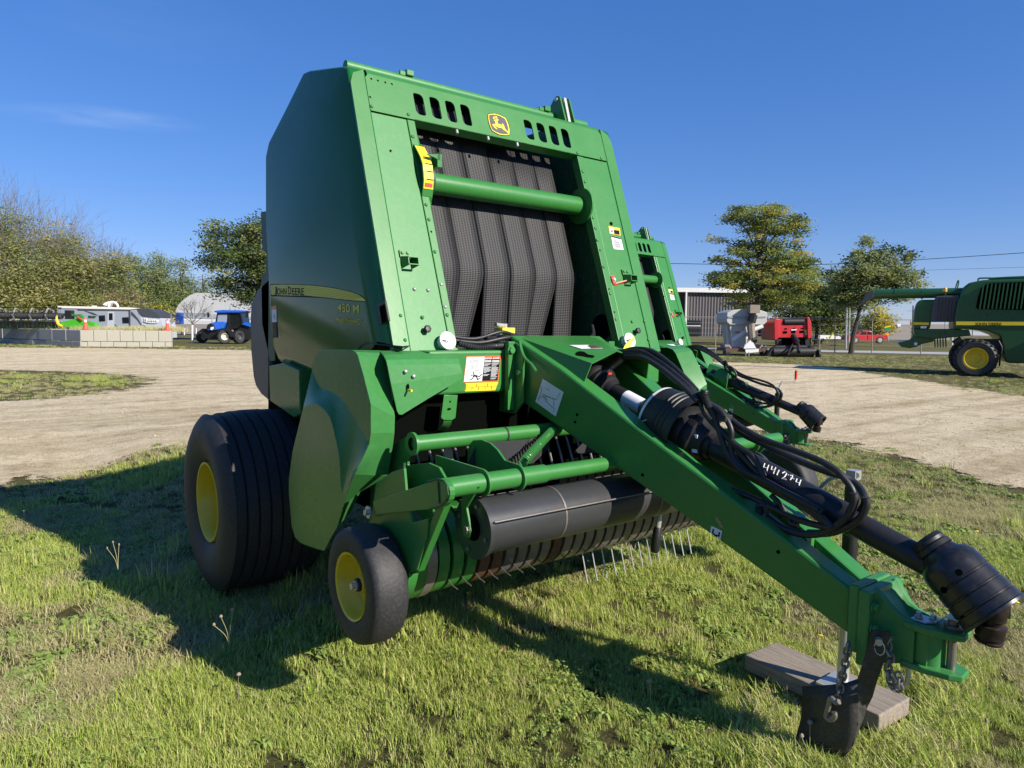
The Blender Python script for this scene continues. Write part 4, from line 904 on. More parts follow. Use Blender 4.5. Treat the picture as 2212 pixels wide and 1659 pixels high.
    hose(K9, [(430,600),(470,650),(560,790),(600,900),(650,1050),(720,1190),(820,1290),(1000,1370),(1200,1480),(1500,1640)], 2.295)
    hose(K9, [(470,620),(520,700),(620,760),(680,840),(720,940),(715,1060),(740,1170),(850,1290),(1060,1410),(1300,1530),(1530,1659)], 2.30)
    hose(K9, [(440,650),(490,780),(590,900),(700,1010),(850,1190),(960,1310)], 2.31, .0125)
    hose(K9, [(520,690),(640,770),(800,900),(1000,1010),(1300,1120),(1500,1200),(1640,1280),(1720,1360),(1790,1460),(1805,1560),(1760,1659)], 2.33)
    hose(K9, [(530,720),(680,840),(820,960),(980,1040),(1200,1150),(1400,1235),(1580,1300),(1680,1330,2.38),(1800,1390,2.40),(1880,1480,2.38),(1900,1580,2.34),(1860,1659,2.33)], 2.36, .013)
    hose(K9, [(620,920),(760,1060),(900,1150),(960,1240),(1010,1340)], 2.30)
    hose(K5b, [(430,0),(500,100),(620,210),(800,300),(1000,430),(1150,510),(1280,610),(1385,680),(1300,675),(1100,620),(900,530),(700,430),(490,350)], 2.305)
    hose(K5b, [(560,160),(700,240),(900,350),(1100,450),(1260,560),(1395,690)], 2.30)
    hose(K5b, [(1583,380),(1585,460),(1540,570),(1440,660),(1300,735),(1120,742),(950,690),(810,590)], 2.31, .0135)
    hose(K5b, [(1690,420),(1690,500),(1630,610),(1500,690),(1350,735),(1180,735)], 2.325, .0135)
    hose(K5b, [(330,330,2.40),(500,455,2.37),(650,530,2.34),(740,570)], 2.33, .014); hose(K5b, [(850,400),(930,480),(990,580),(1030,650),(1090,665)], 2.31, .010)
    hose(K5b, [(740,560),(745,505),(780,488),(810,510),(800,560)], 2.30, .012); hose(K5b, [(745,520),(760,600),(800,660),(850,700),(900,712)], 2.29, .0135, rib=True)
    hose(K5b, [(900,480),(930,540),(945,600)], 2.33, .0135, rib=True)
    hose(K9, [(485,575),(480,620),(500,680),(525,740)], 2.285, .0165, rib=True)
    part('hose_clamp', MB().box(hx(*K9(590,790),2.285),hx(*K9(690,860),2.30)+V(.03,0,0)), M['blackm'], B, .003)
    # hoses over the front beam into the chamber
    for i, (dy, dz, r) in enumerate(((0,0,.010),(.03,.014,.010),(-.02,.012,.010),(.02,.03,.009))):
        P = [V(1.83,2.84+dy,1.375+dz),V(1.95,2.80+dy,1.365+dz),V(2.08,2.78+dy,1.368+dz+.01*i),V(2.18,2.80+dy,1.40+dz*.5),V(2.30,2.86+dy,1.40)]; part('hose', MB().tube(catmull(P,6),r,10), M['hose'], B)
    P = catmull([V(1.84,2.80,1.375),V(1.92,2.77,1.355),V(2.0,2.755,1.36),V(2.12,2.76,1.365)],14); part('ribbed_conduit', MB().tube(P,[.016 if i%2 else .013 for i in range(len(P))],12), M['hose'], B)
    part('valve_block', MB().box((2.12,2.83,1.40),(2.20,2.90,1.45)), M['dyellow'], B, .003)
    part('hose_fitting', MB().cyl(V(2.06,2.83,1.41),V(2.13,2.85,1.415),.012).cyl(V(2.10,2.86,1.465),V(2.17,2.87,1.46),.010).cyl(V(2.17,2.87,1.42),V(2.17,2.87,1.47),.008), M['steel'], B)
    part('solenoid', MB().cyl(V(2.0,2.81,1.40),V(2.07,2.83,1.40),.016), M['black'], B)
    for i in range(3):
        P = [V(2.90+.01*i,3.0,1.47-.02*i),V(2.86,2.95,1.42-.01*i),V(2.78,2.90,1.395)]; part('hose', MB().tube(catmull(P,6),.010,10), M['hose'], B)
    c = V(2.948,2.97,1.46); part('hose_grommet', MB().lathe([(0,0),(0,.075),(-.006,.075),(-.006,0)],c,(1,0,0),24), M['dark'], B)
    q = [hx(*KH(*p),2.5) for p in ((1240,400),(1260,430),(1200,480),(1175,500))]; part('hydraulic_coupler', MB().cyl(hx(*KH(1300,410),2.47),hx(*KH(1200,490),2.45),.016,12).cyl(hx(*KH(1160,385),2.40),hx(*KH(1050,435),2.38),.013,12), M['worn'], B)
    part('warning_tag', MB().prism([hf(*KH(*p),.06) for p in ((1405,212),(1412,232),(1350,345),(1300,340),(1330,285))],FN*.001), M['dyellow'], B)
    # inner plates by throat (dark)
    part('inner_frame', MB().box((1.60,2.80,.95),(1.66,2.88,1.20)).box((3.1,2.80,.95),(3.16,2.88,1.20)).cyl(V(1.62,2.86,1.06),V(3.15,2.86,1.06),.05,16), M['dkgreen'], B)
    return B
BALER = make_baler()
# ================================================================= SECOND BALER
def second_baler():
    B2 = copy_tree(BALER, None, ('marker_number','shield_cone','warning_tag','crank_handle','wood'))
    a = .088; p = ROOT0-Vector((2.385,3.,0)); B2.location = (p.x*math.cos(a)-p.y*math.sin(a)+2.385+4.137, p.x*math.sin(a)+p.y*math.cos(a)+3.+2.951, -.089); B2.rotation_euler = (0,0,a)
    B2['label'] = 'second green round baler farther back, with a square green guard on its shaft'
    global ORG
    ORG = ROOT0.copy(); o = V(2.385, 2.0, 1.06)
    m = MB(); m.hexa([V(2.30,1.96,.96),V(2.47,1.96,.96),V(2.50,1.96,1.07),V(2.44,1.96,1.17),V(2.33,1.96,1.17),V(2.27,1.96,1.07)],[V(2.30,1.72,.90),V(2.47,1.72,.90),V(2.50,1.72,1.01),V(2.44,1.72,1.11),V(2.33,1.72,1.11),V(2.27,1.72,1.01)])
    part('shaft_guard', m, M['green'], B2, .004)
    p0 = V(2.62,1.285,.93); ch = part('crank_handle', MB().tube([p0,p0+V(.02,-.02,.07),p0+V(.16,-.10,.075),p0+V(.165,-.105,.12)],.008,8), M['steel'], B2); part('handle_grip', MB().cyl(p0+V(.165,-.105,.10),p0+V(.166,-.106,.19),.014,10), M['red'], ch)
    return B2
BALER2 = second_baler()
# ================================================================= GROUND
ORG = Vector((0,0,0))
YAW = math.atan2(R3[1][0], R3[0][0])
def lawn_mat(near=False):
    m, nt, b = newmat('lawn_soil_and_thatch'); co = objco(nt)
    n1 = nd(nt,'ShaderNodeTexNoise',Scale=.35,Detail=8.,Roughness=.7); n2 = nd(nt,'ShaderNodeTexNoise',Scale=3.,Detail=6.,Roughness=.7); n3 = nd(nt,'ShaderNodeTexNoise',Scale=45.,Detail=6.,Roughness=.8)
    for n in (n1,n2,n3): nt.links.new(co, n.inputs['Vector'])
    a = ramp(nt, n1.outputs['Fac'], [(.35,(.12,.135,.04)),(.50,(.19,.175,.065)),(.66,(.28,.23,.11))])
    c = ramp(nt, n2.outputs['Fac'], [(.38,(.08,.095,.03)),(.65,(.26,.22,.10))])
    x = mixc(nt, .45, a.outputs[0], c.outputs[0]); r3 = ramp(nt, n3.outputs['Fac'], [(.3,(.25,.25,.25)),(.7,(1.25,1.25,1.25))])
    mm = nt.nodes.new('ShaderNodeMix'); mm.data_type='RGBA'; mm.blend_type='MULTIPLY'; mm.inputs[0].default_value=1.
    nt.links.new(x, mm.inputs[6]); nt.links.new(r3.outputs[0], mm.inputs[7]); nt.links.new(mm.outputs[2], b.inputs['Base Color'])
    b.inputs['Roughness'].default_value = .95; b.inputs['Specular IOR Level'].default_value = .1
    bp = nd(nt,'ShaderNodeBump',Strength=1.,Distance=.04); nt.links.new(n3.outputs['Fac'], bp.inputs['Height']); nt.links.new(bp.outputs[0], b.inputs['Normal'])
    return m
M['lawn'] = lawn_mat()
def gravel_mat():
    m, nt, b = newmat('packed_gravel'); co = objco(nt)
    n1 = nd(nt,'ShaderNodeTexNoise',Scale=.5,Detail=8.,Roughness=.65); n2 = nd(nt,'ShaderNodeTexNoise',Scale=7.,Detail=8.,Roughness=.75); vo = nd(nt,'ShaderNodeTexVoronoi',Scale=38.)
    n4 = nd(nt,'ShaderNodeTexNoise',Scale=60.,Detail=4.,Roughness=.8)
    mp = nt.nodes.new('ShaderNodeMapping'); mp.inputs['Rotation'].default_value = (0,0,-.75); mp.inputs['Scale'].default_value = (.10,1.5,1)
    tc = nt.nodes.new('ShaderNodeTexCoord'); nt.links.new(tc.outputs['Object'], mp.inputs[0])
    tr = nd(nt,'ShaderNodeTexNoise',Scale=1.1,Detail=5.,Roughness=.6); nt.links.new(mp.outputs[0], tr.inputs['Vector'])
    for n in (n1,n2,vo,n4): nt.links.new(co, n.inputs['Vector'])
    a = ramp(nt, n1.outputs['Fac'], [(.35,(.66,.54,.32)),(.55,(.75,.64,.41)),(.7,(.77,.70,.51))])
    c = ramp(nt, n2.outputs['Fac'], [(.30,(.16,.12,.08)),(.44,(.66,.54,.36)),(.72,(.86,.76,.58))])
    x = mixc(nt, .5, a.outputs[0], c.outputs[0])
    t = ramp(nt, tr.outputs['Fac'], [(.36,(.78,.75,.70)),(.52,(1.04,1.03,1.02))]); s = ramp(nt, n4.outputs['Fac'], [(.32,(.42,.40,.37)),(.5,(1.,.99,.97)),(.7,(1.2,1.2,1.2))])
    y = x
    n6 = nd(nt,'ShaderNodeTexNoise',Scale=1.9,Detail=7.,Roughness=.75); nt.links.new(co, n6.inputs['Vector']); u6 = ramp(nt, n6.outputs['Fac'], [(.36,(.72,.68,.62)),(.5,(1.,1.,1.)),(.7,(1.08,1.08,1.08))])
    for k in (t, s, u6):
        mm = nt.nodes.new('ShaderNodeMix'); mm.data_type='RGBA'; mm.blend_type='MULTIPLY'; mm.inputs[0].default_value=1.
        nt.links.new(y, mm.inputs[6]); nt.links.new(k.outputs[0], mm.inputs[7]); y = mm.outputs[2]
    nt.links.new(y, b.inputs['Base Color']); b.inputs['Roughness'].default_value = .9; b.inputs['Specular IOR Level'].default_value = .2
    bp = nd(nt,'ShaderNodeBump',Strength=.9,Distance=.03); ad = nt.nodes.new('ShaderNodeMath'); ad.operation='ADD'
    nt.links.new(n2.outputs['Fac'], ad.inputs[0]); nt.links.new(n4.outputs['Fac'], ad.inputs[1]); nt.links.new(ad.outputs[0], bp.inputs['Height']); nt.links.new(bp.outputs[0], b.inputs['Normal'])
    # ragged edge: blends out where the attribute "edge" (0 at border) is below noise
    at = nt.nodes.new('ShaderNodeAttribute'); at.attribute_name = 'edge'; n5 = nd(nt,'ShaderNodeTexNoise',Scale=1.6,Detail=10.,Roughness=.82); nt.links.new(co, n5.inputs['Vector'])
    gt = nt.nodes.new('ShaderNodeMath'); gt.operation='GREATER_THAN'; nt.links.new(at.outputs['Fac'], gt.inputs[0]); nt.links.new(n5.outputs['Fac'], gt.inputs[1]); nt.links.new(gt.outputs[0], b.inputs['Alpha'])
    return m
M['gravel'] = gravel_mat()
# the lawn dips a little towards the left of the baler; flat elsewhere, out to the horizon
def _ss(t): t = np.clip(t, 0, 1); return t*t*(3-2*t)
def gz(x, y): x = np.asarray(x, float); y = np.asarray(y, float); return -.175*_ss((2.0-x)/1.1)*_ss((12-y)/4.)*_ss((x+12)/5.)*_ss((y+6)/4.)
gx_ = [-400]+list(np.arange(-12,4.01,.25))+[700]; gy_ = [-80]+list(np.arange(-6,12.01,.25))+[900]
gm = MB().grid([[(x,y,float(gz(x,y)) if -12 <= x <= 4 and -6 <= y <= 12 else 0.) for x in gx_] for y in gy_], True)
tag(part('ground', gm, M['lawn']), 'mown autumn lawn of green and straw coloured grass', None, None, 'structure')
def poly_px(pts): return [hz(x,y).to_2d() for x,y in pts]
Y_OUT = poly_px([(-700,746),(-200,750),(200,752),(545,757),(900,770),(1250,778),(1480,782),(1600,784),(1720,788),(1820,797),(1900,810),(1990,824),(2100,841),(2212,858),(2500,895),(2700,1140),(2400,1095),(2212,1058),(2120,1036),(2020,1008),(1930,985),(1840,962),(1760,948),(1700,940),(1560,922),(1300,905),(1000,905),(700,925),(560,948),(392,962),(300,975),(200,985),(100,1000),(0,1015),(-300,1060),(-700,1130)])
Y_ISL = poly_px([(-500,796),(-100,798),(100,802),(250,808),(325,818),(322,830),(270,842),(180,856),(80,864),(-100,872),(-500,880)])
def inside(P, poly):
    x, y = P[:,0], P[:,1]; r = np.zeros(len(P), bool); n = len(poly)
    for i in range(n):
        (x1,y1),(x2,y2) = poly[i],poly[(i+1)%n]
        if y1 == y2: continue
        c = ((y1 > y) != (y2 > y)) & (x < (x2-x1)*(y-y1)/(y2-y1)+x1); r ^= c
    return r
def dist(P, poly):
    d = np.full(len(P), 1e9); n = len(poly)
    for i in range(n):
        a = np.array(poly[i]); b = np.array(poly[(i+1)%n]); ab = b-a; t = np.clip(((P-a)@ab)/(ab@ab), 0, 1)
        d = np.minimum(d, np.linalg.norm(P-(a+t[:,None]*ab), axis=1))
    return d
def sdist(P):  # positive inside gravel
    a = np.where(inside(P,Y_OUT),1,-1)*dist(P,Y_OUT); b = np.where(inside(P,Y_ISL),1,-1)*dist(P,Y_ISL); return np.minimum(a,-b)
def gravel_sheet():
    # grid aligned with the view so cells stay small near the camera
    D = 3.2*1.028**np.arange(0,130); W = np.linspace(-1.9,1.9,250); vs = []; 
    r = np.array([R3[0][0],R3[1][0]]); f = np.array([R3[0][2],R3[1][2]])/np.hypot(R3[0][2],R3[1][2])
    P = np.array([d*f+d*w*r for d in D for w in W]); s = sdist(P); dd = np.repeat(D, len(W))
    e = .5+s/(.8+dd*.05)*.5
    n = len(W); me = bpy.data.meshes.new('gravel_yard'); idx = np.arange(len(P)).reshape(len(D),n)
    q = np.stack([idx[:-1,:-1],idx[:-1,1:],idx[1:,1:],idx[1:,:-1]],-1).reshape(-1,4); keep = (e[q].max(1) > .15); q = q[keep]
    u = np.unique(q); mp = -np.ones(len(P),int); mp[u] = np.arange(len(u))
    me.from_pydata([(p[0],p[1],.012+float(gz(p[0],p[1]))) for p in P[u]],[],[tuple(x) for x in mp[q]])
    at = me.attributes.new('edge','FLOAT','POINT'); at.data.foreach_set('value', np.clip(e[u],0,1).astype(np.float32))
    me.materials.append(M['gravel']); ob = bpy.data.objects.new('gravel_yard', me); COL.objects.link(ob); tag(ob,'pale packed gravel yard with tyre tracks',None,None,'structure')
gravel_sheet()
# concrete footpath on the far right, raised road on the left
pm = MB().add([hz(x,y,.016) for x,y in ((1380,752),(2300,771),(2300,766),(1380,748))],[(0,1,2,3)])
M['path'] = paint('path_concrete',(.42,.42,.42),.8,var=.15,scale=.5); M['asph'] = paint('asphalt',(.20,.20,.21),.85,var=.2,scale=.5)
tag(part('path', pm, M['path']),'grey footpath behind the wire fence',None,None,'structure')
pm = MB().add([hz(x,y,.016) for x,y in ((-200,727.5),(560,731.5),(560,729.5),(-200,725.5))],[(0,1,2,3)])
tag(part('road', pm, M['asph']),'grey road past the pale hangar',None,None,'structure')
# ================================================================= GRASS (scattered tufts)
def leafmat(name, cols, trans=.35, rough=.6, scale=2.5, white=0):
    m, nt, b = newmat(name); tc = nt.nodes.new('ShaderNodeTexCoord'); geo = nt.nodes.new('ShaderNodeNewGeometry'); oi = nt.nodes.new('ShaderNodeObjectInfo')
    n = nd(nt,'ShaderNodeTexWhiteNoise'); n.noise_dimensions = '1D'; ad = nt.nodes.new('ShaderNodeMath'); ad.operation='ADD'
    nt.links.new(geo.outputs['Random Per Island'], ad.inputs[0]); nt.links.new(oi.outputs['Random'], ad.inputs[1]); nt.links.new(ad.outputs[0], n.inputs['W'])
    st = [(i/(len(cols)-1) if len(cols) > 1 else 0, c) for i, c in enumerate(cols)]
    r = ramp(nt, n.outputs['Value'], st); nt.links.new(r.outputs[0], b.inputs['Base Color']); b.inputs['Roughness'].default_value = rough; b.inputs['Specular IOR Level'].default_value = .12
    tr = nt.nodes.new('ShaderNodeBsdfTranslucent'); nt.links.new(r.outputs[0], tr.inputs[0]); mx_ = nt.nodes.new('ShaderNodeMixShader'); mx_.inputs[0].default_value = trans
    out = nt.nodes['Material Output']; nt.links.new(b.outputs[0], mx_.inputs[1]); nt.links.new(tr.outputs[0], mx_.inputs[2]); nt.links.new(mx_.outputs[0], out.inputs['Surface']); return m
M['blade'] = leafmat('grass_blades', [(.26,.36,.05),(.46,.56,.11),(.34,.44,.07),(.66,.61,.26),(.54,.60,.17)])
M['straw'] = leafmat('dry_grass', [(.62,.54,.28),(.43,.36,.17),(.70,.63,.38),(.38,.43,.13),(.55,.48,.24)])
M['weed'] = leafmat('broad_weed_leaves', [(.20,.30,.05),(.32,.40,.11),(.26,.34,.08)], .3, .45)
def tuft(kind, seed):
    r = np.random.default_rng(seed); vs, fs = [], []
    nb = {'g':60,'s':52,'w':17,'l':22}[kind]
    for i in range(nb):
        rad = r.random()**.5*.075; an = r.random()*6.283; x, y = rad*math.cos(an), rad*math.sin(an)
        d = r.random()*6.283; lean = r.uniform(.2,1.0) if kind != 's' else r.uniform(.6,1.6); h = r.uniform(.022,.062) if kind in 'g' else r.uniform(.018,.05)
        if kind == 'l': h = r.uniform(.08,.16); lean = r.uniform(.1,.5)
        w = r.uniform(.0011,.0024)
        if kind == 'w': w = r.uniform(.008,.015); h = r.uniform(.02,.035); lean = r.uniform(1.2,2.2)
        if kind == 'l': w = .0028
        px_, py_ = math.cos(d+1.57)*w, math.sin(d+1.57)*w; b = len(vs); k = [(0,0,1.),(.35,.55,.85),(1,1,.0)] if kind != 'w' else [(0,0,.3),(.5,.6,1.3),(.8,.9,1.),(1,.95,.1)]
        for t, z, ww in k:
            ox, oy = x+math.cos(d)*h*lean*t**1.4, y+math.sin(d)*h*lean*t**1.4; zz = h*z
            vs += [(ox-px_*ww, oy-py_*ww, zz), (ox+px_*ww, oy+py_*ww, zz)]
        for j in range(len(k)-1): fs.append((b+2*j,b+2*j+1,b+2*j+3,b+2*j+2))
    me = bpy.data.meshes.new('tuft_'+kind); me.from_pydata(vs,[],fs); me.materials.append({'g':M['blade'],'s':M['straw'],'w':M['weed'],'l':M['blade']}[kind]); return me
def flower_mesh(kind):
    m = MB()
    if kind == 'y':
        m.tube([(0,0,0),(.004,.002,.05),(.002,0,.075)],.0012,4); m.lathe([(0,.001),(.003,.010),(.006,.012),(.008,.006),(.008,.0)],(.002,0,.075),(.2,.1,1),8)
    else:
        m.tube([(0,0,0),(.01,.0,.08),(.004,0,.15)],.0011,4)
        m.lathe([(0,.001),(.004,.008),(.011,.012),(.018,.008),(.022,.001)],(.004,0,.148),(0,.1,1),8)
    me = mesh_of('flower_'+kind, m, [M['lyellow'] if kind == 'y' else M['seed']]); return me
M['seed'] = paint('seed_head_fluff',(.30,.25,.19),.9,var=.3)
SC = bpy.data.collections.new('scatter_sources'); SCF = bpy.data.collections.new('flower_sources')
for i, k in enumerate('gggggsssswl'):
    o = bpy.data.objects.new('tuft_%02d' % i, tuft(k, 100+i)); SC.objects.link(o)
for i, k in enumerate('yyd'): o = bpy.data.objects.new('flower_%02d' % i, flower_mesh(k)); SCF.objects.link(o)
def noise2(P, s, seed=0):
    # cheap value noise
    r = np.random.default_rng(seed); T = r.random((64,64)); Q = P*s; i = np.floor(Q).astype(int); f = Q-i; f = f*f*(3-2*f)
    g = lambda a, b: T[(i[:,0]+a)%64,(i[:,1]+b)%64]
    return (g(0,0)*(1-f[:,0])+g(1,0)*f[:,0])*(1-f[:,1])+(g(0,1)*(1-f[:,0])+g(1,1)*f[:,0])*f[:,1]
def scatter(name, coll, P, idx, scl, label, mat=None):
    n = len(P); me = bpy.data.meshes.new(name); me.vertices.add(n)
    me.vertices.foreach_set('co', np.column_stack([P, gz(P[:,0],P[:,1])]).astype(np.float32).ravel())
    for nm, ty, v in (('idx','INT',idx.astype(np.int32)),('rot','FLOAT',(rng.random(n)*6.283).astype(np.float32)),('scl','FLOAT',scl.astype(np.float32))):
        a = me.attributes.new(nm, ty, 'POINT'); a.data.foreach_set('value', v)
    ob = bpy.data.objects.new(name, me); COL.objects.link(ob); tag(ob, label, None, None, 'stuff')
    ng = bpy.data.node_groups.new(name+'_nodes','GeometryNodeTree'); ng.interface.new_socket('Geometry',in_out='INPUT',socket_type='NodeSocketGeometry'); ng.interface.new_socket('Geometry',in_out='OUTPUT',socket_type='NodeSocketGeometry')
    N = ng.nodes; Lk = ng.links.new; gi = N.new('NodeGroupInput'); go = N.new('NodeGroupOutput'); m2p = N.new('GeometryNodeMeshToPoints'); ip = N.new('GeometryNodeInstanceOnPoints'); ci = N.new('GeometryNodeCollectionInfo')
    ci.inputs['Collection'].default_value = coll; ci.inputs['Separate Children'].default_value = True; ci.inputs['Reset Children'].default_value = True
    def at(nm, ty): a = N.new('GeometryNodeInputNamedAttribute'); a.data_type = ty; a.inputs[0].default_value = nm; return a.outputs[0]
    ip.inputs['Pick Instance'].default_value = True; cx = N.new('ShaderNodeCombineXYZ'); Lk(at('rot','FLOAT'), cx.inputs[2])
    Lk(gi.outputs[0], m2p.inputs[0]); Lk(m2p.outputs[0], ip.inputs['Points']); Lk(ci.outputs[0], ip.inputs['Instance']); Lk(at('idx','INT'), ip.inputs['Instance Index']); Lk(cx.outputs[0], ip.inputs['Rotation']); Lk(at('scl','FLOAT'), ip.inputs['Scale'])
    Lk(ip.outputs[0], go.inputs[0]); md = ob.modifiers.new('scatter','NODES'); md.node_group = ng; return ob
def wedge(n, d0, d1, w=.86):
    r = np.array([R3[0][0],R3[1][0]]); f = np.array([R3[0][2],R3[1][2]])/np.hypot(R3[0][2],R3[1][2])
    d = np.sqrt(rng.random(n)*(d1*d1-d0*d0)+d0*d0); u = rng.uniform(-1,1,n)*(w*d+2.6)/d; return d[:,None]*f+(d*u)[:,None]*r, d
def area(d0, d1, w=.86): return w*(d1*d1-d0*d0)+2*2.6*(d1-d0)
Ps, Is, Ss = [], [], []
for d0, d1, dens, sc_ in ((.4,3.2,620,1.),(3.2,6.,330,1.15),(6.,11.,120,1.4),(11.,20.,30,1.5),(20.,45.,5.,1.7)):
    P, d = wedge(int(area(d0,d1)*dens), d0, d1); s = sdist(P)+ (noise2(P,2.2,3)*.6+noise2(P,.7,43)*.6+rng.random(len(P))*.5-.85)*2.0*(.3+d*.03); ok = (s < .0) & (rng.random(len(P)) > np.clip((s+.5)*1.2,0,.75)); P, d, s = P[ok], d[ok], s[ok]
    dry = noise2(P,.75,1)*.75+noise2(P,2.7,2)*.45+rng.random(len(P))*.18-.08; dry += np.clip(1.2+s,0,1)*.35; dry += np.clip(P[:,0]-2.2,0,3)*.07
    idx = np.where(dry > .62, rng.integers(5,9,len(P)), rng.integers(0,5,len(P))); w = rng.random(len(P)); idx = np.where((w < .22) & (noise2(P,1.6,9) > .55), 9, idx); idx = np.where((w > .992), 10, idx)
    thin = (noise2(P,2.6,5)+noise2(P,7.,15)*.5 < .36) & (rng.random(len(P)) < .7); P, idx, d = P[~thin], idx[~thin], d[~thin]
    lush = noise2(P,1.1,6); sc2 = sc_*(.38+.72*lush*(1.15-.6*np.clip(dry[~thin],0,1)))*rng.uniform(.75,1.25,len(P)); Ps.append(P); Is.append(idx); Ss.append(sc2)
# extra tufts hugging the board and the tyres
for (cx_, cy_, rx_, ry_, n_) in ((2.62,1.22,.50,.22,240),(1.345,4.3,.36,.45,260),(2.3,1.0,.22,.15,60)):
    q = rng.normal(size=(n_,2)); q /= np.linalg.norm(q,axis=1)[:,None]; q *= rng.uniform(.85,1.25,(n_,1)); Ps.append(np.array([cx_,cy_])+q*np.array([rx_,ry_])); Is.append(rng.integers(0,8,n_)); Ss.append(rng.uniform(.9,1.5,n_))
P = np.vstack(Ps); scatter('grass', SC, P, np.concatenate(Is), np.concatenate(Ss), 'short autumn grass with straw and clover')
def stone_mesh(seed):
    r = np.random.default_rng(seed); bm = bmesh.new(); bmesh.ops.create_icosphere(bm, subdivisions=1, radius=.009)
    for v in bm.verts: v.co *= r.uniform(.6,1.2); v.co.z *= .6
    me = bpy.data.meshes.new('stone'); bm.to_mesh(me); bm.free(); me.materials.append(M['stone']); return me
M['stone'] = leafmat('loose_stone', [(.40,.34,.26),(.30,.26,.20),(.52,.47,.38),(.20,.17,.13)], 0., .9)
SCS = bpy.data.collections.new('stone_sources')
for i in range(4): SCS.objects.link(bpy.data.objects.new('stone_%02d' % i, stone_mesh(i)))
Ps2, S2 = [], []
for d0, d1, dens in ((4.,9.,60),(9.,16.,22),(16.,34.,5.)):
    P2_, dd_ = wedge(int(area(d0,d1)*dens), d0, d1); s_ = sdist(P2_); k_ = (s_ > -.5+rng.random(len(P2_))*.7) & (noise2(P2_,.8,21)+rng.random(len(P2_))*.6 > .55); P2_ = P2_[k_]; Ps2.append(P2_); S2.append(rng.uniform(.4,1.6,len(P2_))*(1 if d0 < 9 else 1.5))
P2_ = np.vstack(Ps2); so__ = scatter('loose_stones', SCS, P2_, rng.integers(0,4,len(P2_)), np.concatenate(S2), 'loose stones lying on the gravel yard'); so__.location.z = .012
def flat_mesh(kind, seed):
    r = np.random.default_rng(seed); vs, fs = [], []
    if kind == 'clover':
        for c_ in range(9):
            ox, oy = r.normal(size=2)*.03; h = r.uniform(.018,.035); a0 = r.random()*6
            for k in range(3):
                a = a0+k*2.09; b = len(vs); vs += [(ox,oy,h)]+[(ox+math.cos(a+t)*.011*q,oy+math.sin(a+t)*.011*q,h+.003*r.normal()) for t, q in ((-.55,.8),(-.3,1.15),(.3,1.15),(.55,.8))]; fs.append((b,b+1,b+2,b+3,b+4))
    elif kind == 'rosette':
        for k in range(11):
            a = k*.571+r.normal()*.25; L = r.uniform(.022,.055); b = len(vs); ca, sa = math.cos(a), math.sin(a)
            for t, w, z in ((0,.002,.008),(.3,.004,.024),(.45,.003,.030),(.6,.006,.032),(.8,.005,.026),(1.,.001,.014)): vs += [(ca*L*t-sa*w,sa*L*t+ca*w,z),(ca*L*t+sa*w,sa*L*t-ca*w,z)]
            fs += [(b+2*j,b+2*j+1,b+2*j+3,b+2*j+2) for j in range(5)]
    else:
        for c_ in range(3):
            ox, oy = r.normal(size=2)*.06; a = r.random()*6; ca, sa = math.cos(a), math.sin(a); b = len(vs); vs += [(ox+ca*x-sa*y,oy+sa*x+ca*y,.03+z) for x,y,z in ((-.012,0,.0),(-.004,.006,.006),(.007,.005,.0),(.013,0,.008),(.005,-.006,.004),(-.004,-.006,.0))]; fs.append(tuple(range(b,b+6)))
    me = bpy.data.meshes.new(kind); me.from_pydata(vs,[],fs); me.materials.append({'clover':M['weed'],'rosette':M['weed'],'leaf':M['dleaf']}[kind]); return me
M['dleaf'] = leafmat('fallen_leaves', [(.30,.19,.09),(.40,.28,.13),(.22,.13,.07)], .1, .8)
SCW = bpy.data.collections.new('weed_sources')
for i, k in enumerate(('clover','clover','rosette','rosette','leaf')): SCW.objects.link(bpy.data.objects.new('weed_%02d' % i, flat_mesh(k, 50+i)))
P, d = wedge(5200, 1.2, 9.); s = sdist(P); k = (noise2(P,1.4,31)+rng.random(len(P))*.3 > .60) & (s < -.1); P = P[k]
scatter('ground_weeds', SCW, P, rng.choice(5, len(P), p=[.40,.34,.11,.10,.05]), rng.uniform(.7,1.35,len(P)), 'clover, dandelion rosettes and fallen leaves in the turf')
P, d = wedge(900, 1.5, 16.); s = sdist(P); k = (noise2(P,.9,12) > .42) & (s < -.2); P, d = P[k], d[k]
scatter('wildflowers', SCF, P, np.where(rng.random(len(P)) < .55, rng.integers(0,2,len(P)), 2), rng.uniform(.6,1.15,len(P)), 'scattered small yellow hawkbit flowers and seed heads in the grass')
# single tall seed stalks that stand out in front
def stalk(px, py, heads, label):
    b = hz(px, py); t = thing('seed_stalk', label, 'seed stalk', b, 0, 'tall seed stalks in the foreground grass')
    for i, (dx, dz, h) in enumerate(heads):
        P = [V(0,0,0),V(dx*.3,0,dz*.5),V(dx,.01,dz)]; st = part('stem', MB().tube(catmull(P,4),.0013,5), M['straw'], t)
        part('seed_head', MB().lathe([(0,.001),(.003,h*.55),(.008,h*.8),(.014,h*.6),(.018,.001)],V(dx,.01,dz-.004),(dx*2,0,1),9), M['seed'], st)
stalk(495,1392,[(-.03,.13,.010),(.02,.15,.012),(-.06,.10,.009)],'cluster of three pale stalks left of the small gauge wheel')
stalk(1405,1530,[(.0,.10,.014)],'single round seed head in front of the tongue shadow')
stalk(1745,1650,[(.02,.13,.012),(-.03,.10,.010)],'pair of fluffy heads in front of the rubber flap')
stalk(1710,1600,[(.03,.12,.010),(.0,.09,.008)],'thin stalks at the left edge of the rubber flap')
stalk(255,1230,[(-.02,.16,.007),(.01,.14,.007),(-.05,.13,.006)],'thin sunlit stalks at the edge of the baler shadow')
stalk(2130,1600,[(.02,.06,.008)],'short stalk near the right edge of the picture')
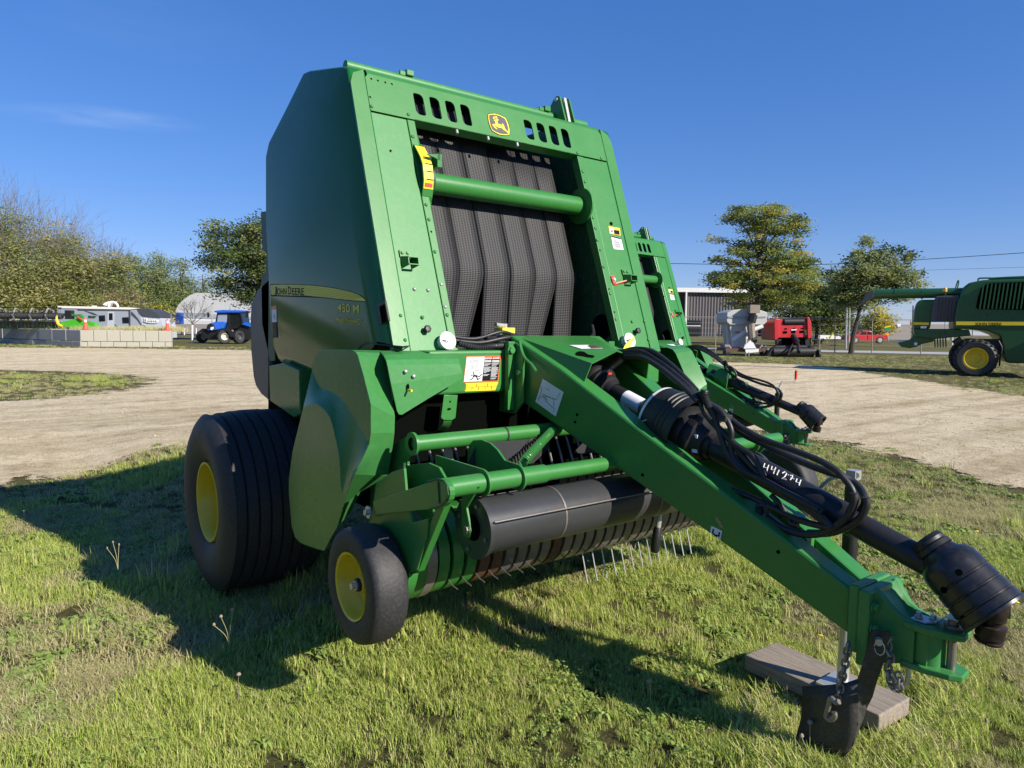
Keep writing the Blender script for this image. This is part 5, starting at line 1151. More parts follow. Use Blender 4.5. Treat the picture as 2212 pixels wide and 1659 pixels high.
# board under the jack
M['wood'] = None
def wood_mat():
    m, nt, b = newmat('weathered_plank'); co = objco(nt, (1.,14.,14.)); n1 = nd(nt,'ShaderNodeTexNoise',Scale=5.,Detail=8.,Roughness=.7); nt.links.new(co, n1.inputs['Vector'])
    n2 = nd(nt,'ShaderNodeTexNoise',Scale=60.,Detail=3.); nt.links.new(objco(nt), n2.inputs['Vector'])
    r = ramp(nt, n1.outputs['Fac'], [(.30,(.05,.035,.022)),(.42,(.19,.145,.10)),(.6,(.28,.22,.155)),(.75,(.13,.10,.065))]); x = mixc(nt, .12, r.outputs[0], n2.outputs['Color'])
    nt.links.new(x, b.inputs['Base Color']); b.inputs['Roughness'].default_value = .85; bp = nd(nt,'ShaderNodeBump',Strength=.6,Distance=.006); nt.links.new(n1.outputs['Fac'], bp.inputs['Height']); nt.links.new(bp.outputs[0], b.inputs['Normal']); return m
M['wood'] = wood_mat()
zt = .108; c0, c1, c2, c3 = hz(1610,1414,zt), hz(1677,1386,zt), hz(1967,1508,zt), hz(1899,1545,zt)
ctr = (c0+c1+c2+c3)/4; ux = ((c2-c1)+(c3-c0)); LX = ux.length/2; ux.normalize(); uy = Vector((-ux.y,ux.x,0)); LYw = abs((c1-c0).dot(uy))
m = MB(); n = 14
for k in range(1): m.box((-LX/2,-LYw/2,.035),(LX/2,LYw/2,.10))
t = part('wood_board', m, M['wood'], None, .006); t.location = (ctr.x, ctr.y, zt-.10); t.rotation_euler = (0,0,math.atan2(ux.y,ux.x))
tag(t, 'weathered grey plank lying in the grass under the jack foot', 'board')
# ================================================================= TREES
FWD = np.array([R3[0][2],R3[1][2],R3[2][2]])
def depth(p): return float(FWD@(np.array(p)-CAM))
RT2 = Vector((R3[0][0],R3[1][0],0)).normalized(); FW2 = Vector((R3[0][2],R3[1][2],0)).normalized()
def at_depth(px, py, d):
    r = ray(px, py); return Vector(CAM + r*(d/(FWD@r)))
def gd(px, d, z=0.):   # ground point under pixel column px at depth d
    p = at_depth(px, 708., d); p.z = z; return p
M['bark'] = paint('bark',(.075,.058,.045),.9,var=.5,scale=8,bump=.3); M['twig'] = paint('bare_twigs',(.20,.175,.16),.8,var=.2,scale=2,bump=0)
LEAF = {
 'olive': leafmat('leaves_olive',[(0.250,0.277,0.084),(0.362,0.383,0.120),(0.300,0.317,0.102),(0.450,0.436,0.156)],.5),
 'tan': leafmat('leaves_tan',[(0.450,0.422,0.192),(0.550,0.502,0.240),(0.350,0.343,0.144)],.5),
 'green': leafmat('leaves_green',[(0.125,0.198,0.060),(0.200,0.277,0.090),(0.163,0.224,0.072)],.5),
 'greyg': leafmat('leaves_greygreen',[(0.250,0.304,0.132),(0.362,0.409,0.192),(0.200,0.251,0.108)],.5),
 'dark': leafmat('leaves_dark',[(0.056,0.086,0.034),(0.100,0.139,0.048),(0.075,0.106,0.041)],.4),
 'yel': leafmat('leaves_yellow',[(0.650,0.528,0.060),(0.750,0.607,0.096),(0.475,0.436,0.072)],.45),
 'locust': leafmat('leaves_locust',[(0.188,0.251,0.066),(0.288,0.343,0.090),(0.375,0.383,0.096)],.5),
 'lgold': leafmat('leaves_gold',[(0.550,0.449,0.084),(0.450,0.409,0.096),(0.625,0.475,0.096)],.5),
 'rust': leafmat('leaves_rust',[(0.400,0.277,0.120),(0.500,0.370,0.168),(0.300,0.211,0.108)],.45)}
def tree(name, label, base, H, ells, mats, nclump, nleaf, leaf, seed, trunk=.14, lean=(0,0), twigs=0, fork=.3, group=None, cl=.6, flat=1., cat='tree', twig_h=1.5, limbs=True):
    """ells: crown ellipsoids (x right, y away, z up, rx, ry, rz) in metres from the trunk foot"""
    r = np.random.default_rng(seed); T = thing(name, label, cat, base, YAW, group)
    tr = MB(); top = np.array([lean[0], lean[1], H*.75]); fk = np.array([lean[0]*.4, lean[1]*.4, H*fork])
    tp = [V(0,0,-.1),V(lean[0]*.1,lean[1]*.1,H*fork*.4),V(*fk),V(*(fk*.5+top*.5)),V(*top)]
    c = catmull(tp,4); tr.tube(c,[trunk*(1.25-1.1*i/len(c)) for i in range(len(c))],8)
    C = []; vol = np.array([e[3]*e[4]*e[5] for e in ells])**.8; vol /= vol.sum()
    for k in r.choice(len(ells), nclump, p=vol):
        e = ells[k]; d = r.normal(size=3); d /= np.linalg.norm(d); q = r.random()**.42; C.append(np.array(e[:3])+d*np.array(e[3:6])*q)
    C = np.array(C)
    if limbs:
        for p in C[r.permutation(len(C))[:min(len(C), 46)]]:
            t = np.clip((p[2]-fk[2])/(top[2]-fk[2])*.6, 0, .9); s = fk+(top-fk)*t; s[2] = min(s[2], p[2]-.1) if p[2] > fk[2] else fk[2]*.95
            mid = (s+p)/2+r.normal(size=3)*.12*np.linalg.norm(p-s)*.4; mid[2] += .12*np.linalg.norm(p-s)
            tr.tube(catmull([V(*s),V(*mid),V(*p)],3),[trunk*.42*(1-.85*i/6) for i in range(7)],5)
    if twigs:
        for i in range(twigs):
            e = ells[r.integers(len(ells))]; a = r.normal(size=3); a[2] = abs(a[2])+.25; a /= np.linalg.norm(a); p = np.array(e[:3])+a*np.array(e[3:6])*.75
            d = a*np.array([.8,.8,1.])+np.array([0,0,.7]); d /= np.linalg.norm(d); L = twig_h*r.uniform(.5,1.3); q = p+d*L; mid = (p+q)/2+r.normal(size=3)*.08*L
            tr.tube([V(*p),V(*mid),V(*q)],[.022,.014,.006],3,False)
            for j in range(4):
                f_ = r.uniform(.25,.95); s = p+(q-p)*f_; d2 = d+r.normal(size=3)*.5; s2 = s+d2/np.linalg.norm(d2)*L*.38; tr.tube([V(*s),V(*s2)],[.011,.005],3,False)
    part('trunk', tr, M['twig'] if twigs > 150 else M['bark'], T)
    if nleaf:
        per = nleaf//nclump; n = per*nclump; cm = r.integers(0,len(mats),nclump)
        # outer leaves follow flattened sprays
        off = r.normal(size=(n,3))*np.array([cl,cl,cl*.62*flat]); ctr = np.repeat(C, per, 0)+off
        ctr[:,2] -= .12*np.hypot(off[:,0],off[:,1]); a = r.normal(size=(n,3)); a /= np.linalg.norm(a,axis=1)[:,None]; b = np.cross(a, r.normal(size=(n,3))); b /= np.linalg.norm(b,axis=1)[:,None]
        a[:,2] *= .6; s = leaf*r.uniform(.6,1.35,n)[:,None]; v = np.stack([ctr-a*s*1.5, ctr-b*s*.55, ctr+a*s*1.5, ctr+b*s*.55],1).reshape(-1,3)
        v[:,2] = np.maximum(v[:,2], .1)
        me = bpy.data.meshes.new('crown'); me.vertices.add(4*n); me.vertices.foreach_set('co', v.astype(np.float32).ravel()); me.loops.add(4*n); me.loops.foreach_set('vertex_index', np.arange(4*n,dtype=np.int32)); me.polygons.add(n); me.polygons.foreach_set('loop_start', (np.arange(n)*4).astype(np.int32)); me.polygons.foreach_set('material_index', np.repeat(cm,per).astype(np.int32)); me.update(calc_edges=True)
        for k in mats: me.materials.append(LEAF[k])
        o = bpy.data.objects.new('crown', me); COL.objects.link(o); o.parent = T
    return T
def mpp(d): return d/F
# left: big half bare trees
def E(cx, cy, rx, ry, d, base_px, dy=0, ryy=None):   # crown ellipse given in pixels at depth d
    k = mpp(d); bx = base_px; hz_ = 708+.013*(bx-1106); return ((cx-bx)*k, dy, (hz_-cy)*k+1.45, rx*k, (ryy or rx)*k, ry*k)
d = 76.
tree('deciduous_tree','huge half bare olive tree cut off by the left edge of the picture',gd(10,d),15,[E(-20,560,90,95,d,10),E(60,590,70,80,d,10),E(-30,640,90,60,d,10),E(30,650,80,50,d,10),E(20,520,60,70,d,10)],['olive','tan','olive','greyg'],190,36000,.115,1,.4,twigs=300,cl=.9,twig_h=4.)
tree('deciduous_tree','tall half bare olive tree above the trailer, thin twigs sticking up',gd(150,d+3),14,[E(120,560,70,85,d,150),E(165,600,80,80,d,150),E(130,650,90,55,d,150),E(205,620,55,70,d,150),E(200,665,70,40,d,150)],['olive','tan','olive','olive'],190,36000,.115,2,.4,twigs=330,cl=.9,twig_h=3.6)
tree('deciduous_tree','smaller olive tree at the right end of the half bare group',gd(258,d+4),10,[E(245,590,35,60,d,258),E(250,640,45,55,d,258),E(225,680,40,40,d,258)],['olive','tan','green'],80,13000,.115,3,.25,twigs=120,cl=.8,twig_h=2.)
for i,(cx,ty,w,s_,lb) in enumerate(((297,548,34,4,'first narrow grey green poplar from the left in the row'),(345,536,40,5,'tallest grey green poplar in the row left of the baler'),(392,556,36,6,'third grey green poplar, behind the pale hangar'),(440,590,38,7,'shortest grey green poplar, partly behind the dark oak'))):
    d = 108.; tree('poplar_tree',lb,gd(cx,d+i),12,[E(cx-w*.3,ty+40,w*.45,44,d,cx),E(cx+w*.35,ty+50,w*.45,45,d,cx),E(cx,ty+95,w,60,d,cx),E(cx,ty+135,w*1.1,45,d,cx)],['greyg','green','greyg','olive'],120,18000,.115,s_,.3,cl=.75,group='grey green poplars left of the baler')
d = 62.
tree('oak_tree','dark spreading oak right behind the big baler on its left side',gd(560,d),12,[E(500,520,55,32,d,560),E(470,500,30,22,d,560),E(560,500,45,38,d,560),E(520,570,70,40,d,560),E(590,560,60,60,d,560),E(500,620,50,30,d,560),E(560,640,60,35,d,560),E(455,565,22,14,d,560)],['dark','dark','olive','dark','green'],150,24000,.10,8,.35,cl=.6,flat=.8)
d = 70.
tree('shrub','bushy rust coloured shrub behind the camping trailer',gd(258,d),4,[E(250,655,48,28,d,258),E(290,668,35,20,d,258)],['rust','tan','olive'],60,5000,.11,9,.1,twigs=70,cl=.45,twig_h=1.,cat='shrub')
tree('shrub','bright yellow autumn bush beside the nose of the camping trailer',gd(345,58),3,[E(343,672,20,26,58,345),E(350,690,22,20,58,345)],['yel','yel','locust'],45,4200,.085,10,.07,cl=.28,cat='shrub')
# small bare tree
def bare_tree():
    b = gd(415,52.6); T = thing('bare_sapling','small leafless tree with a fan of thin branches in front of the pale hangar','tree',b,YAW); r = np.random.default_rng(5); m = MB(); k = mpp(52.6)
    def br(p, d, L, w, n):
        q = p+d*L; mid = (p+q)/2+r.normal(size=3)*.04*L; m.tube([V(*p),V(*mid),V(*q)],[w,w*.85,w*.65],5,False)
        if n == 0: return
        for j in range(3 if n > 2 else 2):
            e = d+r.normal(size=3)*.38; e[2] = max(e[2],.15)+.12; e /= np.linalg.norm(e); br(q-d*L*r.uniform(0,.25), e, L*r.uniform(.6,.85), w*.62, n-1)
    m.tube([V(0,0,-.1),V(.02,0,1.5)],[.06,.045],7)
    for a in np.linspace(-.85,.85,7): e = np.array([math.sin(a),r.normal()*.35,math.cos(a)]); e /= np.linalg.norm(e); br(np.array([.02,0,1.4+r.uniform(-.1,.1)]), e, .72, .024, 4)
    part('trunk', m, M['bark'], T); part('trunk_guard', MB().tube([V(0,0,0),V(0.01,0,1.35)],.075,8), M['label'], T)
bare_tree()
# right
d = 57.
tree('honey_locust_tree','large honey locust turning gold behind the white seed tender',gd(1632,d),11.5,[E(1640,480,75,32,d,1632),E(1590,470,35,25,d,1632),E(1700,490,35,25,d,1632),E(1600,540,75,38,d,1632),E(1690,555,85,35,d,1632),E(1570,600,60,26,d,1632),E(1660,610,110,36,d,1632),E(1740,580,35,16,d,1632),E(1620,650,60,30,d,1632),E(1690,650,60,28,d,1632),E(1545,598,34,9,d,1632),E(1530,520,14,5,d,1632)],['locust','greyg','locust','lgold','locust','dark'],300,36000,.09,11,.22,cl=.40,flat=.55,fork=.22)
d = 70.
tree('deciduous_tree','dark green round tree between the gold locust and the bare limbed oak',gd(1765,d),8,[E(1760,640,60,45,d,1765),E(1800,650,40,45,d,1765),E(1725,665,45,35,d,1765),E(1790,690,50,28,d,1765)],['dark','dark','olive','green'],120,18000,.11,12,.25,cl=.7,fork=.15)
d = depth(hz(1838,762)); 
tree('oak_tree','grey green oak with a leaning trunk standing by the wire fence',hz(1838,764),9,[E(1850,560,30,38,d,1838),E(1880,555,25,32,d,1838),E(1930,565,30,28,d,1838),E(1830,600,50,35,d,1838),E(1900,600,55,32,d,1838),E(1945,610,38,20,d,1838),E(1860,640,60,26,d,1838),E(1820,650,28,20,d,1838),E(1925,640,30,14,d,1838)],['greyg','greyg','olive','dark'],210,22000,.08,13,.16,cl=.27,lean=(1.0,0),fork=.3)
tree('shrub','round yellow tree behind the red pickup truck',gd(1895,100),5,[E(1893,690,26,24,100,1895),E(1900,700,30,18,100,1895)],['yel','lgold','locust'],50,5000,.14,14,.1,cl=.6)
tree('shrub','low brown bush behind the road sign on the right',gd(1985,110),4,[E(1985,705,14,18,110,1985)],['rust','tan'],20,1500,.14,15,.1,cl=.4,cat='shrub')
tree('deciduous_tree','pale green low tree under the dark tree, left of the leaning oak',gd(1775,84),5,[E(1795,700,30,22,84,1775),E(1745,715,40,20,84,1775)],['greyg','locust'],50,5000,.14,16,.1,cl=.6)
# woodland outside the frame on the left that the glossy door mirrors
def woods():
    r = np.random.default_rng(33); n = 26000; ang = r.uniform(2.2,4.3,n); R_ = r.uniform(60,85,n); h = 9+3*np.sin(ang*7)+2*np.sin(ang*17+1); z = r.random(n)*h
    ctr = np.stack([R_*np.cos(ang)*1.,R_*np.sin(ang)+4,z],1); a = r.normal(size=(n,3)); a /= np.linalg.norm(a,axis=1)[:,None]; b = np.cross(a,r.normal(size=(n,3))); b /= np.linalg.norm(b,axis=1)[:,None]; s = .45
    v = np.stack([ctr-a*s*1.3,ctr-b*s,ctr+a*s*1.3,ctr+b*s],1).reshape(-1,3); me = bpy.data.meshes.new('woodland'); me.from_pydata([tuple(x) for x in v],[],[(4*i,4*i+1,4*i+2,4*i+3) for i in range(n)])
    for k in ('olive','green','tan'): me.materials.append(LEAF[k])
    me.polygons.foreach_set('material_index',(r.integers(0,3,n)).astype(np.int32)); o = bpy.data.objects.new('woodland', me); COL.objects.link(o); tag(o,'far wood on the side of the yard that the baler door mirrors',None,None,'stuff')
woods()

def far_belt():
    r = np.random.default_rng(61); n = 14000; px = r.uniform(600,1400,n); dd = r.uniform(165,190,n); h = 7+2.5*np.sin(px*.03)+1.5*np.sin(px*.011+2); z = r.random(n)**.8*h
    P = np.array([list(gd(a, b)) for a, b in zip(px, dd)]); P[:,2] = z; a = r.normal(size=(n,3)); a /= np.linalg.norm(a,axis=1)[:,None]; b = np.cross(a,r.normal(size=(n,3))); b /= np.linalg.norm(b,axis=1)[:,None]; s = .55
    v = np.stack([P-a*s*1.3,P-b*s,P+a*s*1.3,P+b*s],1).reshape(-1,3); me = bpy.data.meshes.new('treeline'); me.from_pydata([tuple(x) for x in v],[],[(4*i,4*i+1,4*i+2,4*i+3) for i in range(n)])
    for k in ('olive','green','greyg'): me.materials.append(LEAF[k])
    me.polygons.foreach_set('material_index',(r.integers(0,3,n)).astype(np.int32)); o = bpy.data.objects.new('treeline', me); COL.objects.link(o); tag(o,'distant belt of trees behind the balers',None,None,'stuff')
far_belt()
# ================================================================= BACKGROUND OBJECTS
class Fr:
    """upright local frame: x along the object, y away, z up; p(px,py,y) = where that pixel meets the plane y"""
    def __init__(s, name, label, cat, o, yaw=0., group=None):
        s.o = Vector(o); s.yaw = YAW+yaw; s.T = thing(name, label, cat, s.o, s.yaw, group); s.M = Matrix.Rotation(-s.yaw, 3, 'Z')
    def p(s, px, py, y=0.):
        c = s.M @ (Vector(CAM)-s.o); r = s.M @ Vector(ray(px, py)); return c+r*((y-c.y)/r.y)
    def pts(s, L, y=0.): return [s.p(a, b, y) for a, b in L]
    def part(s, nm, mb, mat, par=None, **k):
        global ORG; ORG = Vector((0,0,0)); return part(nm, mb, mat, par or s.T, **k)
    def slab(s, nm, L, y, th, mat, par=None, **k): return s.part(nm, MB().prism(s.pts(L, y), (0, th, 0)), mat, par, **k)
    def txt(s, nm, st, a, b, c, y, mat, par=None, bold=0.):
        t = MB().text(st, 1, lambda u, v: (u, v, 0), bold=bold); w = max(q[0] for q in t.v); h = max(q[1] for q in t.v); A, B_, C_ = s.p(*a, y), s.p(*b, y), s.p(*c, y)
        return s.part(nm, MB().text(st, 1, lambda u, v: A+(B_-A)*(u/w)+(C_-A)*(v/h), bold=bold), mat, par)
    def map(s, K): s.K = K; return s
def W(x0, y0, w, cw=2212):   # crop -> px
    k = w/cw*.54; return lambda L: [(x0*.54+a*k, y0*.54+b*k) for a, b in L]
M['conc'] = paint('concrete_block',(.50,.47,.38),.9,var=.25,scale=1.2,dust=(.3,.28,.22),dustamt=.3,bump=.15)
M['conc_shade'] = paint('concrete_block_shade_grey',(.50,.48,.44),.9,var=.3,scale=1.2,dust=(.3,.3,.28),dustamt=.3,bump=.15)  # same concrete, with the grey of the wall's shaded face put into its colour
M['coneor'] = paint('cone_orange',(.85,.10,.05),.5,var=.1); M['rvgrey'] = paint('trailer_grey',(.30,.33,.38),.4,.1,var=.08,dustamt=.05); M['rvsil'] = paint('trailer_silver',(.46,.49,.54),.4,.1,var=.08,dustamt=.05)
M['rvwhite'] = paint('trailer_white',(.75,.72,.66),.5,var=.08); M['glassd'] = paint('tinted_glass',(.01,.012,.015),.1,.2,var=.1,dustamt=0,bump=0); M['rvdark'] = paint('trailer_dark',(.045,.052,.065),.4,var=.1)
M['blue'] = paint('tractor_blue',(.015,.13,.62),.3,.3,var=.08,dustamt=.03); M['fabric'] = paint('hangar_fabric',(.74,.74,.74),.6,var=.12,scale=.4); M['fence'] = paint('fence_grey',(.30,.27,.25),.9,var=.2)
M['lime'] = paint('lime_green_plastic',(.06,.42,.02),.35,.2,var=.06,dustamt=.03); M['corr'] = None
def corr_mat():
    m, nt, b = newmat('corrugated_cladding'); co = objco(nt); sp = nt.nodes.new('ShaderNodeSeparateXYZ'); nt.links.new(co, sp.inputs[0]); mu = nt.nodes.new('ShaderNodeMath'); mu.operation='MULTIPLY'; mu.inputs[1].default_value = 2*math.pi/.30; nt.links.new(sp.outputs[0], mu.inputs[0])
    si = nt.nodes.new('ShaderNodeMath'); si.operation='SINE'; nt.links.new(mu.outputs[0], si.inputs[0]); mr = nd(nt,'ShaderNodeMapRange'); mr.inputs['From Min'].default_value=-1; nt.links.new(si.outputs[0], mr.inputs['Value'])
    r = ramp(nt, mr.outputs[0], [(.2,(.05,.047,.052)),(.6,(.105,.098,.105))]); nt.links.new(r.outputs[0], b.inputs['Base Color']); b.inputs['Roughness'].default_value=.6
    bp = nd(nt,'ShaderNodeBump',Strength=.8,Distance=.08); nt.links.new(mr.outputs[0], bp.inputs['Height']); nt.links.new(bp.outputs[0], b.inputs['Normal']); return m
M['corr'] = corr_mat()
# ---- block wall (each block on its own)
def wall_run(a, b, n, mat, lab, grp, skew, seed):
    r = np.random.default_rng(seed); d = (b-a); L = d.length; d.normalize(); nrm = Vector((-d.y,d.x,0)); nrm = nrm if nrm.dot(FW2) > 0 else -nrm; yaw = math.atan2(d.y,d.x)
    for row, (z0,z1,sh) in enumerate(((0,.32,.5),(.325,1.0,0))):
        k = 0; x = -sh*L/n; bl = L/n
        while x < L-.05:
            x0, x1 = max(x,0), min(x+bl,L); x += bl
            if x1-x0 < .15: continue
            j = r.uniform(-.02,.02); w = .6; c = a+d*((x0+x1)/2)+nrm*(w/2+j)
            m = MB().box((-(x1-x0)/2+.012,-w/2,z0),((x1-x0)/2-.012,w/2,z1-r.uniform(0,.03)))
            global ORG; ORG = Vector((0,0,0)); o = part('concrete_block', m, mat, None, .02); o.location = c; o.rotation_euler = (0,0,yaw+r.uniform(-.008,.008)); tag(o, lab[row], 'concrete block', grp[row])
wc = hz(174,749); we = hz(369,745); wl = hz(-60,737.5)
dcw = depth(wc); we = gd(369, dcw*1.03); wl = gd(-150, dcw*1.26)
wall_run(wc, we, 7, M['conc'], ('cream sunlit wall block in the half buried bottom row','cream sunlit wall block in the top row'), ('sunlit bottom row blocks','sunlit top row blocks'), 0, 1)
wall_run(wc, wl, 13, M['conc_shade'], ('grey shaded wall block in the half buried bottom row','grey shaded wall block in the top row'), ('shaded bottom row blocks','shaded top row blocks'), 0, 2)
# soil behind the wall
ORG = Vector((0,0,0))
bk = [wc+FW2*.5,we+FW2*.5-RT2*.5,gd(364,dcw*1.22),gd(-200,dcw*1.7),wl+FW2*.6]
tag(part('raised_bank', MB().prism([V(p.x,p.y,.0) for p in bk],(0,0,.93)), M['lawn']),'weedy ground retained behind the block wall',None,None,'structure')
def wall_weeds():
    r = np.random.default_rng(8); P = []
    for i in range(520):
        t = r.random(); a = wc.lerp(wl,t) if r.random() < .55 else wc.lerp(we,t); a = a+FW2*r.uniform(.7,2.5); P.append((a.x,a.y,.93))
    m = MB()
    for x,y,z in P:
        for k in range(12):
            h = r.uniform(.12,.42); dx, dy = r.normal(size=2)*.16; ox, oy = r.normal(size=2)*.15; m.add([(x+ox-.012,y+oy,z),(x+ox+.012,y+oy,z),(x+ox+dx,y+oy+dy,z+h)],[(0,1,2)])
    tag(part('wall_weeds', m, M['straw']),'dry weeds growing behind the top of the block wall',None,None,'stuff')
wall_weeds()
def cone(px, o, lab):
    t = Fr('traffic_cone', lab, 'traffic cone', o); z0 = 1.0
    t.part('cone_body', MB().lathe([(0,.17),(.04,.17),(.05,.14),(.42,.085),(.60,.055),(.72,.035),(.72,0)],(0,0,z0),(0,0,1),14), M['coneor']); t.part('reflective_band', MB().lathe([(.46,.082),(.60,.060)],(0,0,z0),(0,0,1),14), M['label']); t.part('cone_base', MB().box((-.2,-.2,z0-.0),(.2,.2,z0+.03)), M['coneor'])
cone(180, wc+FW2*.3+RT2*.15, 'orange traffic cone on the block wall corner, before the lime green divider')
cone(357, we+FW2*.3-RT2*.35, 'orange traffic cone at the right end of the block wall by the sign')
# ---- sign post
f = Fr('road_sign','diamond road sign seen from behind on a thin dark post','sign',gd(370,depth(hz(369,745))-1.))
A = W(450,850,650,1961)
f.part('post', MB().cyl(f.p(368.7,744),f.p(369.5,678),.025,8), M['fence']); f.slab('sign_plate', A([(685,1310),(718,1270),(752,1308),(722,1345)]), -.04, .01, M['fence'])
# ---- camping trailer
B_ = W(0,1150,700)
d = dcw+4.2; f = Fr('camping_trailer','grey and silver camping trailer with a dark curved nose parked behind the wall','trailer',gd(230,d), math.radians(6))
body = B_([(728,262),(1640,270),(1810,560),(728,560)])
f.slab('body', B_([(728,250),(1655,268),(1720,290),(1775,370),(1800,470),(1808,640),(728,640)]), 0, 2.4, M['rvgrey'])
f.slab('front_cap', B_([(1640,268),(1760,262),(1850,268),(1940,300),(2000,350),(2040,420),(2070,520),(2078,640),(1800,640),(1790,450),(1740,340),(1690,290)]), .02, 2.3, M['rvsil'])
f.slab('nose_cover', B_([(1730,275),(1800,262),(1880,272),(1950,305),(2000,345),(2022,385),(1900,376),(1800,366),(1762,330)]), -.03, 2.4, M['rvdark'])
f.slab('roof', B_([(726,232),(900,236),(1640,252),(1780,262),(1640,278),(900,264),(728,262)]), -.06, 2.5, M['rvwhite'])
f.slab('side_trim', B_([(975,276),(1000,276),(1180,320),(1245,355),(1180,345),(1060,295)]), -.015, .01, M['rvdark']); f.slab('side_trim', B_([(1360,395),(1420,440),(1520,515),(1500,510),(1400,455),(1355,405)]), -.015, .01, M['rvdark']); f.slab('side_trim', B_([(1660,300),(1700,340),(1750,400),(1790,470),(1785,485),(1730,410),(1655,345)]), -.015, .01, M['rvdark']); f.slab('corner_trim', B_([(1625,275),(1648,275),(1648,640),(1632,640)]), -.02, .02, M['rvdark'])
f.slab('side_trim', B_([(980,278),(1640,290),(1640,298),(980,292)]), -.02, .02, M['rvdark'])
for q in ([(1250,355),(1325,350),(1330,425),(1255,430)],[(1545,378),(1625,375),(1632,450),(1550,452)]): w = f.slab('window', B_(q), -.03, .02, M['glassd'])
dr = f.slab('door', B_([(1358,305),(1442,305),(1450,640),(1350,640)]), -.02, .01, M['rvsil']); f.slab('door_window', B_([(1378,325),(1422,325),(1424,410),(1378,412)]), -.04, .015, M['glassd'], dr)
for q in ([(1115,355),(1150,355),(1160,368),(1150,388),(1115,385)],[(1160,360),(1220,358),(1200,385),(1160,388)]): f.slab('side_decal', B_(q), -.03, .01, M['olived'] if 'olived' in M else M['dkgreen'])
f.slab('storage_hatch', B_([(1660,512),(1750,512),(1755,532),(1655,532)]), -.02, .01, M['rvdark'])
w = f.slab('nose_logo', B_([(1825,385),(1855,390),(1870,410),(1960,405),(2010,412),(2000,440),(1960,452),(1880,450),(1815,432)]), -.06, .02, M['label']); f.txt('nose_lettering','AVALANCHE'[:1],B_([(1822,432)])[0],B_([(1850,434)])[0],B_([(1824,392)])[0],-.08,M['rvdark'],w)
m = MB()
for i, x in enumerate((1865,1890,1912,1938,1962)): m.prism(f.pts(B_([(x,438),(x+14,438),(x+10,415),(x+4,415)]),-.08),(0,.01,0))
for i, q in enumerate(m.f[:0]): pass
f.part('nose_marks', m, M['rvdark'], w)
f.slab('nose_stripe', B_([(1810,468),(1860,505),(1930,520),(1880,522),(1830,500)]), -.03, .015, M['rvdark']); f.slab('nose_stripe', B_([(1980,520),(2040,505),(2068,485),(2050,512),(2000,525)]), -.03, .015, M['rvdark'])
a = f.p(*B_([(1390,240)])[0],1.); m = MB(); P = f.pts(B_([(1375,245),(1385,200),(1415,182),(1450,190),(1480,215),(1492,245)]),1.); m.tube(catmull(P,4),.07,6); m.prism(f.pts(B_([(1297,215),(1330,190),(1375,175),(1420,172),(1460,180),(1410,185),(1385,205),(1372,240)]),1.05),(0,.5,0)); f.part('satellite_dish', m, M['label'])
f.slab('roof_vent', B_([(1160,230),(1185,230),(1190,245),(1155,245)]), 1., .4, M['label'])
# ---- harvester header behind the wall
d = dcw+1.6; f = Fr('harvester_header','long black and green grain header with a bright green end divider lying behind the wall','harvester header',gd(120,d),0.)
f.slab('back_sheet', B_([(-400,405),(760,440),(760,520),(-400,520)]), 2.2, .1, M['green'])
reel0, reel1 = f.p(*B_([(-300,350)])[0],1.2), f.p(*B_([(780,362)])[0],1.2)
rl = f.part('reel_tube', MB().cyl(reel0,reel1,.20,12), M['rvdark'])
m = MB(); ax_ = (reel1-reel0); 
for k in range(5):
    a_ = k*2*math.pi/5+.3; o_ = V(0,math.cos(a_)*.52,math.sin(a_)*.52); f.part('reel_bar', MB().cyl(reel0+o_,reel1+o_,.028,5), M['black'], rl)
    mm_ = MB()
    for j in range(46): q = reel0+ax_*((j+.5)/46)+o_; mm_.tube([q,q+V(-.03,.02,-.30)],.011,3,False)
    f.part('reel_tines', mm_, M['black'], rl)
for x in (23,218,428,628): 
    q = f.p(*B_([(x,350)])[0],1.2); f.part('reel_spider', MB().lathe([(-.03,.5),(.03,.5),(.03,.42),(-.03,.42)],q,ax_,5,False,True), M['steel'], rl)
m = MB()
for i in range(64): x = -260+i*15.5; m.prism(f.pts(B_([(x,415),(x+5,415),(x+6,512),(x+1,512)]),.8),(0,.05,0))
f.each = each
ORG = Vector((0,0,0))
f.part('knife_guards', m, M['black'])
f.slab('end_divider', B_([(770,440),(830,425),(900,410),(960,392),(1010,392),(1050,420),(1120,430),(1190,455),(1198,490),(1100,505),(1060,520),(960,512),(880,500),(800,480),(762,470)]), .6, .5, M['lime'])
f.slab('end_frame', B_([(800,338),(900,330),(960,345),(1000,335),(1030,370),(1050,400),(980,398),(930,360),(800,362)]), 1.0, .3, M['green'])
f.part('divider_tip', MB().tube(catmull(f.pts(B_([(725,352),(715,375),(722,430),(745,470),(790,492)]),.55),4),[.03,.035,.04,.05,.06,.07,.08,.09,.09,.09,.09,.09,.09,.09,.08,.07,.06][:17],7), M['yellow'])
f.part('red_strap', MB().cyl(f.p(*B_([(982,372)])[0],.5),f.p(*B_([(1040,415)])[0],.5),.06,6), M['red'])
m = MB().box(f.p(*B_([(820,400)])[0],.9),f.p(*B_([(940,290)])[0],1.3)); f.part('reel_drive', m, M['black'])
